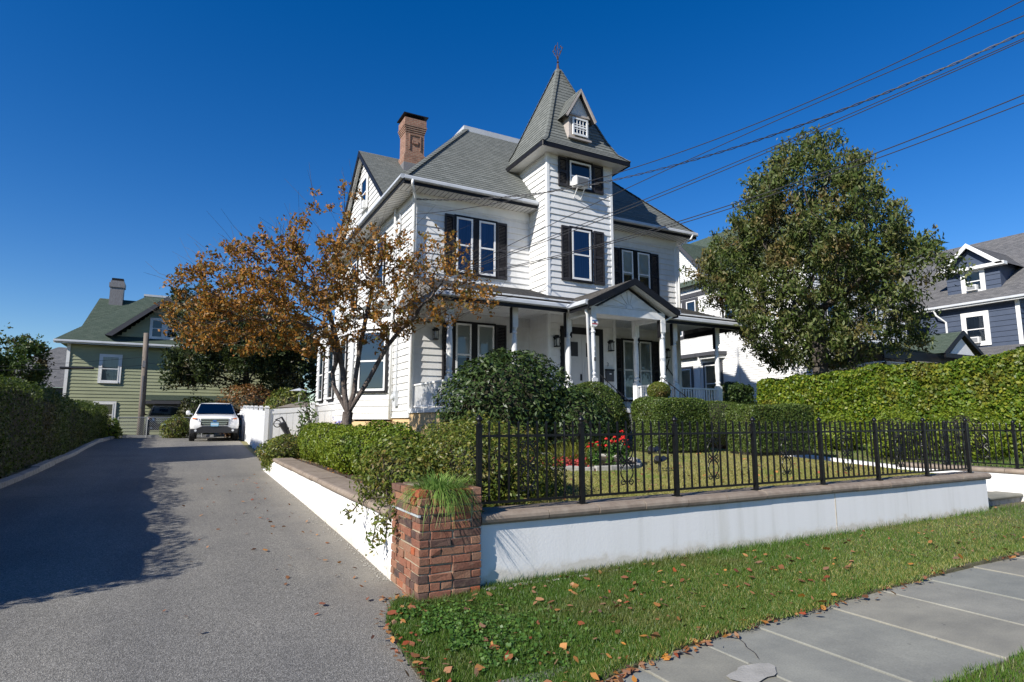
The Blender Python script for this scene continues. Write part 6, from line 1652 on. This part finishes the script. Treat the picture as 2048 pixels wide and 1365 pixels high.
# clipped yew blocks and mounds by the porch
hedge('yew_block', 'clipped dark green yew block right of the porch steps', 'shrub', (8.6,10.25,9.65,10.55,.88,2.0), 36000, M['l_yew'], .042, .4, rad=.2, lump=.04, lscale=3, depth=.05, core=.07, seed=53, group='clipped yews')
hedge('yew_block', 'second clipped yew block, flat topped, nearer the path', 'shrub', (10.42,12.45,8.7,9.5,.86,1.86), 36000, M['l_yew'], .042, .4, rad=.10, lump=.03, lscale=3, depth=.05, core=.07, seed=54, group='clipped yews')
bush('yew_mound', 'rounded yew mound sloping left of the porch steps', 'shrub', (7.95,11.1,1.45), (.95,.75,.95), 30000, M['l_yew'], .045, .4, lump=.06, fill=.12, core=.9, zmin=.88, seed=55, group='clipped yews')
bush('yew_mound', 'low flat yew mound under the right porch railing', 'shrub', (12.9,12.0,1.45), (1.75,.75,.62), 24000, M['l_yew'], .045, .4, lump=.06, fill=.12, core=.9, zmin=.88, seed=56, group='clipped yews')
bush('rhododendron', 'big dark glossy rhododendron in front of the porch', 'shrub', (5.95,11.2,1.75), (1.55,1.1,1.35), 11500, M['l_rhodo'], .12, .36, lump=.16, lscale=2.6, fill=.38, core=.72, zmin=.8, seed=57, up=.5)
bush('rhododendron', 'lower dark rhododendron joining the yew mound', 'shrub', (7.1,10.7,1.35), (.95,.8,.85), 5000, M['l_rhodo'], .11, .36, lump=.16, lscale=2.6, fill=.38, core=.74, zmin=.8, seed=58, up=.5)
hedge('clipped_hedge', 'dark end of hedge beside the white house wall', 'hedge', (15.6,17.0,14.0,14.8,.6,2.75), 9000, M['l_rhodo'], .08, .6, rad=.2, lump=.1, depth=.12, core=.15, seed=59)
for i,(x,y,rx,rz,lb) in enumerate(((13.9+.6,8.1,.75,.62,'loose green bush behind the path wall fence'),(15.5,7.2,.9,.7,'wide green bush at the foot of the ivy hedge'),(14.8,9.8,.7,.55,'small green bush farther up the garden path'))):
    bush('green_bush', lb, 'bush', (x,y,1.05+.1), (rx,.65,rz), 5200, M['l_box'], .06, .55, lump=.2, fill=.4, core=.7, zmin=.58, seed=60+i)
# azaleas by the pillar and fence
bush('azalea', 'yellow-green azalea crowding the fence next to the brick pillar', 'shrub', (2.95,6.25,.95), (.76,.75,.58), 12000, M['l_azalea'], .045, .42, lump=.28, lscale=3, fill=.55, core=.5, zmin=.56, seed=70, up=.6)
bush('azalea', 'loose azalea with reddish tips behind the pillar shrubs', 'shrub', (3.35,8.0,.95), (.85,.9,.55), 11000, M['l_azalea'], .048, .42, lump=.28, lscale=3, fill=.55, core=.5, zmin=.56, seed=71, up=.6)
bush('azalea', 'azalea between the box hedge and rhododendron', 'shrub', (4.3,9.4,1.02), (.8,.85,.52), 8500, M['l_azalea'], .05, .42, lump=.28, lscale=3, fill=.55, core=.5, zmin=.6, seed=72, up=.6)
bush('azalea', 'dark azalea seen through the first fence panel', 'shrub', (3.55,6.4,.82), (.62,.55,.36), 5000, M['l_azalea'], .05, .42, lump=.25, fill=.5, core=.55, zmin=.58, seed=73, up=.6)
bush('azalea', 'azalea spilling over the driveway wall by the pillar', 'shrub', (2.1,6.7,.92), (.42,.9,.42), 4600, M['l_azalea'], .055, .42, lump=.3, lscale=3.5, fill=.6, core=.4, seed=74, up=.4)
def trailing(label, pts, n, seed):
    r = np.random.default_rng(seed); t = thing('trailing_branch', label, 'branch', pts[0]); s = MB(); s.tube(pts, [.008]*(len(pts)-1)+[.003], 4); obj('stem', s, M['bark'], t)
    pp = np.array(pts,float); k = r.uniform(0.15,1,n)*(len(pp)-1.001); i = k.astype(int); P = pp[i]*(1-(k-i))[:,None]+pp[i+1]*(k-i)[:,None]+r.normal(size=(n,3))*.045
    leaves('foliage', P, M['l_azalea'], t, size=.06, aspect=.4, droop=.5, r=r)
trailing('azalea branch hanging far down the white driveway wall', [(1.95,6.2,.8),(1.74,6.0,.66),(1.66,5.92,.48),(1.62,5.88,.28)], 130, 75)
trailing('azalea branch reaching out sideways over the driveway wall', [(1.95,6.6,.8),(1.74,6.6,.72),(1.62,6.65,.55),(1.55,6.75,.48)], 90, 76)
trailing('short azalea twig hanging beside the brick pillar', [(1.95,5.8,.8),(1.72,5.62,.72),(1.66,5.55,.58),(1.65,5.5,.44)], 110, 77)
# boxwood row along the driveway wall
for i in range(6):
    y = 8.35+1.12*i
    bush('boxwood_shrub', ['box shrub nearest the pillar in the driveway row','second box shrub from the pillar along driveway wall','third box shrub from the pillar along driveway wall','fourth box shrub from the pillar along driveway wall','fifth box shrub from the pillar along driveway wall','farthest bright box shrub of the driveway row'][i], 'shrub', (2.62+.05*math.sin(i*2.3),y,1.0+.04*math.sin(i*1.7)), (.46,.60,.45), 8600, M['l_box'], .042, .6, lump=.12, lscale=4, fill=.22, core=.72, stems=4, zmin=.6, seed=80+i, group='box shrubs along the driveway wall')
bush('spreading_shrub', 'low dark spreading shrub at the far end of driveway wall', 'shrub', (2.15,15.9,.72), (.72,1.0,.5), 6500, M['l_azalea'], .07, .42, lump=.25, fill=.5, core=.6, zmin=.3, seed=90, up=.6)
bush('small_shrub', 'purple brown leaved shrub at the foot of crabapple', 'shrub', (3.9,13.4,1.15), (.55,.5,.42), 700, M['l_brown'], .09, .45, lump=.3, fill=.9, core=0, zmin=.7, seed=91)
bush('small_shrub', 'small blue flowering hydrangea below the crabapple trunk', 'shrub', (3.0,13.7,1.05), (.35,.35,.38), 700, M['l_azalea'], .07, .6, core=.5, zmin=.7, seed=92)
r = np.random.default_rng(93); P = np.array([2.88,13.5,1.40])+r.normal(size=(130,3))*.06; hb_ = leaves('hydrangea_bloom', P, M['petal_blue'], None, size=.04, aspect=.9, r=r); tag(hb_, 'pale blue hydrangea bloom by the crabapple trunk', 'flower')
# broad-leaved young tree by the fence
mg = thing('broadleaf_plant', 'young broad leaved plant in front of the white fence', 'plant', (2.95,17.2,.6))
s = MB(); r = np.random.default_rng(94); PP=[]
for i in range(7):
    a = r.uniform(0,6.28); e = np.array([2.95+.42*math.cos(a)*r.uniform(.3,1),17.2+.42*math.sin(a),.9+1.5*(i+1)/7]); s.tube([(2.95,17.2,.5),(2.95+.1*math.cos(a),17.2+.1*math.sin(a),.5+(e[2]-.5)*.6),e],[.016,.012,.005],5)
    for k in range(46): 
        f = r.uniform(.35,1); PP.append(np.array([2.95,17.2,.6])*(1-f)+e*f+r.normal(size=3)*.11)
obj('stem', s, M['bark'], mg); leaves('foliage', np.array(PP), M['l_magnolia'], mg, size=.16, aspect=.34, droop=.25, r=r)
# potted box ball on the portico
pot = thing('potted_shrub', 'round shrub in a mauve clay pot by the porch steps', 'potted plant', (10.62,12.35,PZ))
PTX, PTY, PTZ = 10.95, 12.15, 1.80
pot.location = (PTX,PTY,PTZ); BASE[pot.name] = Matrix.Translation((-PTX,-PTY,-PTZ))
s = MB(); s.lathe([(.16,0),(.19,.1),(.235,.26),(.25,.27),(.25,.32),(.21,.32),(.2,.28)], (PTX,PTY,PTZ), 18); obj('pot', s, M['terracotta'], pot, smooth=False)
r = np.random.default_rng(95); D = unit(r.normal(size=(6500,3))); P = np.array([PTX,PTY,PTZ+.50])+D*np.array([.31,.31,.25])*(1-np.abs(r.normal(size=6500))*.08)[:,None]; leaves('foliage', P, M['l_azalea'], pot, size=.035, aspect=.55, N=D, r=r)
s = MB(); s.lathe([(.03,.25),(.22,.35),(.27,.5),(.2,.66),(.03,.72)], (PTX,PTY,PTZ), 12); obj('twigs', s, M['core'], pot)
# grass-like tuft growing on top of the pillar
def strap(name, label, cat, c, n, L, mat, w=.006, seed=1, flop=1.0, rad=.05, up=.6, parent=None, out=None):
    r = np.random.default_rng(seed); segs = 5; V=[]; F_=[]
    a = r.uniform(0,2*np.pi,n); el = r.uniform(.25,1.0,n); LL = L*r.uniform(.45,1.1,n)
    B = np.array(c)+np.stack([rad*np.cos(a)*r.uniform(0,1,n), rad*np.sin(a)*r.uniform(0,1,n), np.zeros(n)],1)
    H = np.stack([np.cos(a),np.sin(a),np.zeros(n)],1)
    if out is not None: H = unit(H+np.array(out)*r.uniform(0,1.2,n)[:,None])
    S = np.stack([-H[:,1],H[:,0],np.zeros(n)],1)
    rows = []
    for k in range(segs+1):
        t = k/segs; rr = LL*t*(.35+.65*(1-el)+.25*t*flop); zz = LL*(up*el*2*t-flop*t*t*(1.25-.55*el))
        C = B+H*rr[:,None]*.9+np.stack([0*zz,0*zz,zz],1); ww = w*(1-t*.85)
        rows.append((C-S*ww, C+S*ww))
    V = np.stack([x for p in rows for x in p],1)   # n, 2*(segs+1), 3
    m = 2*(segs+1); base = (np.arange(n)*m)[:,None,None]; q = np.array([[2*k,2*k+1,2*k+3,2*k+2] for k in range(segs)])[None]
    F_ = (base+q).reshape(-1,4); me = rawmesh(name, V.reshape(-1,3), F_); me.materials.append(mat)
    o = obj(name, me, None, parent)
    if label: tag(o, label, cat)
    return o
tf = thing('grass_tuft', 'tuft of strap leaved grass growing on top of the brick pillar', 'plant', (2.07,5.2,.88))
strap('blades', None, None, (2.07,5.25,.87), 1000, .29, M['l_strap'], .0055, 101, 1.0, .24, .62, tf); strap('hanging_blades', None, None, (2.12,5.06,.89), 150, .25, M['l_strap'], .005, 102, 1.35, .13, .45, tf, (0.1,-1.0,0)); strap('front_blades', None, None, (1.98,5.12,.89), 420, .24, M['l_strap'], .0055, 104, .9, .2, .66, tf); strap('hanging_blades', None, None, (1.93,5.1,.89), 60, .25, M['l_strap'], .005, 103, 1.4, .12, .45, tf, (-.6,-.6,0))
s = MB(); s.box(PX0+.05,PX1-.05,PY0+.05,PY1-.05,.86,.895); obj('soil', s, M['mulch'], tf)

# ================================================================ FLOWER BED
fb = thing('bed_edging', 'ring of pale stones edging the flower bed on the lawn', 'edging', (6.05,8.85,.75))
n = 34; cx_, cy_, ra_, rb_ = 6.05, 8.85, 1.2, 1.05
for k in range(n):
    t = 2*math.pi*k/n; t2 = 2*math.pi*(k+.9)/n; p0 = (cx_+ra_*math.cos(t)*(1+.12*math.sin(2*t)), cy_+rb_*math.sin(t)); p1 = (cx_+ra_*math.cos(t2)*(1+.12*math.sin(2*t2)), cy_+rb_*math.sin(t2))
    zz = float(zl(p0[0],p0[1])); d = Vector((p1[0]-p0[0],p1[1]-p0[1],0)); nn = Vector((-d.y,d.x,0)).normalized()*.05; h = random.uniform(.05,.085)
    a = Vector((*p0,0)); b = Vector((*p1,0)); Q = [a-nn,b-nn,b+nn,a+nn]
    s = MB(); s.hexa([(q.x,q.y,zz-.03) for q in Q]+[(q.x+random.uniform(-.01,.01),q.y,zz+h+random.uniform(-.012,.012)) for q in Q]); obj('stone', s, M['joint'], fb, bevel=.015)
s = MB(); ps = [(cx_+(ra_-.06)*math.cos(2*math.pi*k/24)*(1+.12*math.sin(4*math.pi*k/24)), cy_+(rb_-.06)*math.sin(2*math.pi*k/24)) for k in range(24)]; s.poly([(x,y,float(zl(x,y))+.03) for x,y in ps]); obj('soil', s, M['mulch'], fb)
sed = strap('feather_grass', 'feathery yellow-green ornamental grass in the flower bed', 'plant', (6.0,8.75,.80), 1100, .62, M['l_sedge'], .0045, 110, .8, .34, .62)
strap('feather_grass', 'smaller yellow-green grass clump left in the flower bed', 'plant', (5.62,8.7,.80), 800, .55, M['l_sedge'], .0045, 111, .8, .28, .62)
zr = np.random.default_rng(112)
zin = []
for i,(x,y,h,lb) in enumerate(((5.92,8.12,.42,'leftmost red zinnia plant in the bed'),(6.16,8.02,.50,'tall red zinnia plant in the middle of the bed'),(6.40,8.06,.46,'red zinnia plant right of the tall one'),(6.60,8.2,.56,'red zinnia plant at the right end of the bed'))):
    z0 = float(zl(x,y)); t = thing('zinnia_plant', lb, 'flower', (x,y,z0), 'red zinnias'); s = MB(); PP=[]; FP=[]; FN=[]
    for k in range(6):
        a = zr.uniform(0,6.28); q = zr.uniform(.02,.13); e = np.array([x+q*math.cos(a), y+q*math.sin(a), z0+h*zr.uniform(.72,1.05)]); s.tube([(x,y,z0),tuple((np.array([x,y,z0])+e)/2+zr.normal(size=3)*.01),tuple(e)], .004, 4)
        for j in range(22): f = zr.uniform(.08,.92); PP.append(np.array([x,y,z0])*(1-f)+e*f+zr.normal(size=3)*.03)
        m = 26; ang = zr.uniform(0,6.28,m); ring = zr.uniform(.008,.032,m); FP.append(e+np.stack([ring*np.cos(ang),ring*np.sin(ang),.008-.3*ring+zr.normal(size=m)*.004],1)); FN.append(np.stack([np.cos(ang)*.5,np.sin(ang)*.5,np.ones(m)],1))
    obj('stem', s, M['l_zinnia'], t); leaves('foliage', np.array(PP), M['l_zinnia'], t, size=.085, aspect=.36, droop=.1, r=zr); leaves('blooms', np.concatenate(FP), M['petal'], t, size=.040, aspect=.6, N=np.concatenate(FN), spread=.35, r=zr)
for i,(x,y,lb) in enumerate(((5.02,8.45,'low pink begonia at the left edge of the bed'),(5.30,8.2,'second pink begonia in the bed edge'),(5.52,8.1,'reddish begonia next to the feathery grass'))):
    P = np.array([x,y,float(zl(x,y))+.10])+zr.normal(size=(260,3))*np.array([.07,.07,.035]); t = thing('begonia', lb, 'flower', (x,y,float(zl(x,y))), 'begonias'); leaves('foliage', P, M['petal_pink'], t, size=.045, aspect=.7, r=zr)
# solar spotlights
for (x,y,z,lb,tz) in ((6.62,7.55,1.00,'upper black solar spotlight on a stake in the lawn',.5),(6.58,7.36,.86,'lower black solar spotlight on a stake in the lawn',.2)):
    t = thing('solar_spotlight', lb, 'garden light', (x,y,float(zl(x,y))), 'solar spotlights')
    s = MB(); s.tube([(x,y,float(zl(x,y))-.02),(x,y,z)], .009, 5); obj('stake', s, M['plastic'], t)
    s = MB(); s.lathe([(.03,-.07),(.045,-.03),(.055,.05),(.05,.055)],(0,0,0),12); h_ = obj('lamp_head', s, M['plastic'], None); h_.location=(x-.03,y,z+.03); h_.rotation_euler=(R(50),R(-25),0); par(h_, t)
    s = MB(); s.box(-.07,.07,-.05,.05,-.006,.006); h_ = obj('solar_panel', s, M['dark_paint'], None); h_.location=(x+.075,y-.02,z+.05); h_.rotation_euler=(R(25),R(-20),0); par(h_, t)

# ================================================================ GRASS AND FALLEN LEAVES
def blades(name, P, h, w, mat, seed, lean=.45):
    r = np.random.default_rng(seed); n = len(P); a = r.uniform(0,2*np.pi,n); H = h*r.uniform(.5,1.25,n)
    S = np.stack([np.cos(a),np.sin(a),0*a],1)*w*r.uniform(.7,1.3,n)[:,None]; b = r.uniform(0,2*np.pi,n); T = np.stack([np.cos(b)*H*lean*r.uniform(.2,1.4,n),np.sin(b)*H*lean*r.uniform(.2,1.4,n),H],1)
    V = np.stack([P-S,P+S,P+T],1).reshape(-1,3); me = rawmesh(name, V, np.arange(3*n).reshape(n,3)); me.materials.append(mat); o = obj(name, me, None); o['kind'] = 'stuff'; return o
r = np.random.default_rng(120)
def verge_pts(n, ylo=0.0, yhi=5.06):
    # denser close to the camera
    x = 1.3+np.clip(r.exponential(3.6,n),0,16); y = r.uniform(2.7,yhi,n)
    k = (x > vleft(y)+r.uniform(0,.06,n)) & (y > vlow(x)+.05*value_noise(np.stack([x,0*x,0*x],1),5.0,2)+.025*r.normal(size=n)) & (y > ylo)
    k &= ~((x>PX0-.01)&(x<PX1+.01)&(y>PY0-.01)); x, y = x[k], y[k]
    return np.stack([x,y,zverge(x,y)],1)
P = verge_pts(215000)
tall = (value_noise(P,1.3,9)*.5+.5); edge_t = np.exp(-np.abs(P[:,1]-5.05)/.10)
o = blades('grass', P, (.024+.026*tall+.06*edge_t), .0032, M['l_grass'], 121, .6); o['label'] = 'green grass of the verge between wall and sidewalk'
P = verge_pts(150000); dry = np.clip(.25+.55*value_noise(P,1.0,31)+.5*(P[:,0]-4)/4-.6*(P[:,1]-vlow(P[:,0])-.7), 0, 1); P = P[r.uniform(size=len(P)) < dry*.75]
o = blades('grass', P, .032, .0034, M['l_lawn'], 126, .8); o['label'] = 'dry yellowed grass mixed into the verge near the sidewalk'
# clover and weeds by the pillar
n = 5200; x = 1.42+np.abs(r.normal(size=n))*.42; y = 4.1+r.normal(size=n)*.42; P = np.stack([x,y,zverge(x,y)+.02+r.uniform(0,.025,n)],1); k = (x > vleft(y)+.03)&(y>vlow(x)+.2)&(y<4.96)&(value_noise(P,3,17)>-.25); P = P[k]
V, F_ = leaf_arrays(P, size=.026, aspect=.9, N=np.tile([0,0,1.],(len(P),1)), spread=.45, r=r); me = rawmesh('clover', V, F_); me.materials.append(M['l_zinnia']); o = obj('clover', me, None); o['kind'] = 'stuff'; o['label'] = 'patch of clover in the grass beside the brick pillar'
x = 2.7+np.clip(r.exponential(3.0,26000),0,14); y = 2.07-r.uniform(0,.95,26000); P = np.stack([x,y,0*x+.012],1); P = P[P[:,1] < 2.04-.05*value_noise(P,4,5)]
o = blades('grass', P, .05, .0035, M['l_grass'], 122); o['label'] = 'strip of grass between sidewalk and street'
n = 170000; x = r.uniform(2.4,11.2,n); y = 5.3+5.6*r.power(.75,n)*0+np.clip(r.exponential(2.2,n),0,7.2); P = np.stack([x,y,zl(x,y)],1)
bedm = ((P[:,0]-cx_)/(ra_*1.05))**2+((P[:,1]-cy_)/(rb_*1.05))**2 > 1; P = P[bedm & (P[:,0] > 3.0+.3*value_noise(P,2,3))]
o = blades('grass', P, .022, .0050, M['l_lawn'], 123, 1.3); o['label'] = 'dry yellow-green lawn behind the iron fence'
n = 30000; x = r.uniform(13.65,17.2,n); y = r.uniform(5.3,13,n); P = np.stack([x,y,zside(x,y)],1); o = blades('grass', P, .05, .006, M['l_grass'], 124); o['label'] = 'green lawn between path wall and ivy hedge'
def fallen(P, size, seed, label, N=None):
    """curled, ragged leaf blades of six corners"""
    rr = np.random.default_rng(seed); n = len(P); L = size*rr.uniform(.45,1.3,n)[:,None]; asp = rr.uniform(.4,.85,n)[:,None]
    a = rr.uniform(0,2*np.pi,n); A = unit(np.stack([np.cos(a),np.sin(a),rr.normal(size=n)*.28],1)); Nn = unit(np.tile([0,0,1.],(n,1))+rr.normal(size=(n,3))*.38); B = unit(np.cross(Nn,A)); C = np.cross(A,B); curl = rr.uniform(-.15,.45,n)[:,None]
    V = np.empty((n,6,3))
    for k,(u,v) in enumerate(((-.5,0),(-.2,.42),(.18,.5),(.52,.05),(.2,-.48),(-.22,-.4))):
        u_ = u+rr.normal(size=(n,1))*.07; v_ = v+rr.normal(size=(n,1))*.07; V[:,k] = P+A*L*u_+B*L*asp*v_+C*L*curl*(u_*u_*1.2+np.abs(v_)*.9)
    me = rawmesh('fallen_leaves', V.reshape(-1,3), np.arange(n*6).reshape(n,6)); me.materials.append(M['l_fallen']); o = obj('fallen_leaves', me, None); o['kind']='stuff'; o['label']=label
P = verge_pts(900); P = P[r.uniform(size=len(P)) < .55]; P[:,2] += .035; fallen(P, .062, 130, 'brown and orange leaves scattered on the grass verge')
x = np.clip(1.45+r.exponential(3.0,240),1.4,14); y = 3.10+.045*r.normal(size=240); y = vlow(x)-.03+.05*r.normal(size=240); P = np.stack([x,y,.03+zv(x)+.012],1); xx = np.array([np.interp(q,[3.05,3.45,4,4.7,5.2],[1.42,1.33,1.33,1.40,1.6]) for q in np.linspace(3.1,5.0,70)]); P2 = np.stack([xx+.05*r.normal(size=70),np.linspace(3.1,5.0,70),0*xx-.005],1); fallen(np.concatenate([P,P2]), .055, 131, 'dry leaves gathered along the edge of the grass')
x = 1.6-np.abs(r.normal(size=110))*.75; y = r.uniform(4.5,16,110); P = np.stack([x,y,zd(y)+.015],1); k = x > -1.5; fallen(P[k], .055, 132, 'few pale leaves lying on the driveway')
n=420; x = r.uniform(2.8,11,n); y = r.uniform(5.4,9.5,n); P = np.stack([x,y,zl(x,y)+.025],1); fallen(P, .055, 133, 'leaves lying on the lawn behind the fence')
n=160; x = r.uniform(2.16,2.4,n); y = r.uniform(7,15,n); P = np.stack([x,y,0*x+.63], 1); fallen(P, .045, 134, 'dry leaves on the mulch along the box shrubs')
P = np.stack([r.uniform(1.5,1.77,40),r.uniform(4.6,5.3,40),0*np.zeros(40)],1); fallen(P, .05, 135, 'red leaves at the foot of the pillar')
s = MB(); s.poly([(2.0,5.4,.602),(2.5,5.4,.602),(2.6,16.8,.606),(2.0,16.8,.606)]); struct('planting_bed', s, M['mulch'])
# pebbles at the wall foot
s = MB()
for i in range(130):
    x = 2.4+r.uniform(0,1)**1.4*1.7; y = 5.02-r.uniform(0,.07); q = r.uniform(.007,.02); s.lathe([(q*.4,-q*.5),(q,0),(q*.5,q*.6)], (x,y,.02), 5)
for i in range(420):
    y = 5.8+r.uniform(0,1)**1.5*9; x = 1.775-np.abs(r.normal())*.06; q = r.uniform(.004,.011); s.lathe([(q*.4,-q*.5),(q,0),(q*.5,q*.6)], (x,y,float(zd(y))+.004), 5)
o = obj('gravel', s, M['joint']); o['kind'] = 'stuff'; o['label'] = 'loose gravel along the foot of the white walls'

# ================================================================ OVERHEAD WIRES
camp = np.array([0,0,1.5]); fpx = 1190.0; aa = R(CAM_YAW); th_ = R(CAM_PITCH)
# endpoints: the house corner and a street pole standing right of the view
HC = np.array([5.5,16.42]); PO = np.array([13.6,2.0])
def wire3(z_house, z_pole, sag, hx=HC, lift=0.0, n=40):
    pts = []
    for i in range(n+1):
        t = i/n; q = hx*(1-t)+PO*t; pts.append((q[0],q[1],z_house*(1-t)+z_pole*t-4*sag*t*(1-t)))
    return pts
sp = thing('utility_pole', 'street utility pole carrying the overhead wires to the white house', 'pole', (13.75,1.9,0))
s = MB(); s.tube([(13.75,1.9,-.2),(13.75,1.9,5),(13.75,1.9,10.6)], [.17,.155,.13], 12); obj('pole', s, M['wood_pole'], sp, smooth=True)
s = MB(); s.box(12.9,14.6,1.85,1.95,9.75,9.87); obj('crossarm', s, M['wood_pole'], sp)
for nm, zh, zp, sg_, rr2, lb in (('overhead_wire',7.61,9.64,1.05,.010,'topmost overhead wire slanting down to the turret'),('overhead_wire',5.15,8.93,-.30,.009,'overhead wire crossing the topmost wire in front of the tree'),
        ('overhead_wire',5.37,8.72,.21,.009,'upper of the close pair of wires over the tree top'),('overhead_wire',5.34,8.72,.27,.0095,'lower of the close pair of wires over the tree top'),
        ('overhead_wire',5.48,7.79,.65,.011,'upper of the two lowest overhead wires'),('overhead_wire',5.45,7.60,.61,.010,'lowest overhead wire reaching the house front')):
    wire(nm, lb, wire3(zh, zp, sg_), rr2, 5, 'wire', 'overhead wires')
# twisted service drop
base_pts = wire3(8.09, 9.0, 1.26, n=220); t = thing('service_cable', 'twisted thick service cable running to the house corner eave', 'wire', base_pts[0], 'overhead wires')
for ph_, rr2 in ((0,.010),(math.pi,.010)):
    s = MB(); pts = [(x+.014*math.cos(i*.9+ph_),y+.014*math.cos(i*.9+ph_),z+.017*math.sin(i*.9+ph_)) for i,(x,y,z) in enumerate(base_pts)]; s.tube(pts, rr2, 4); obj('strand', s, M['wire'], t)
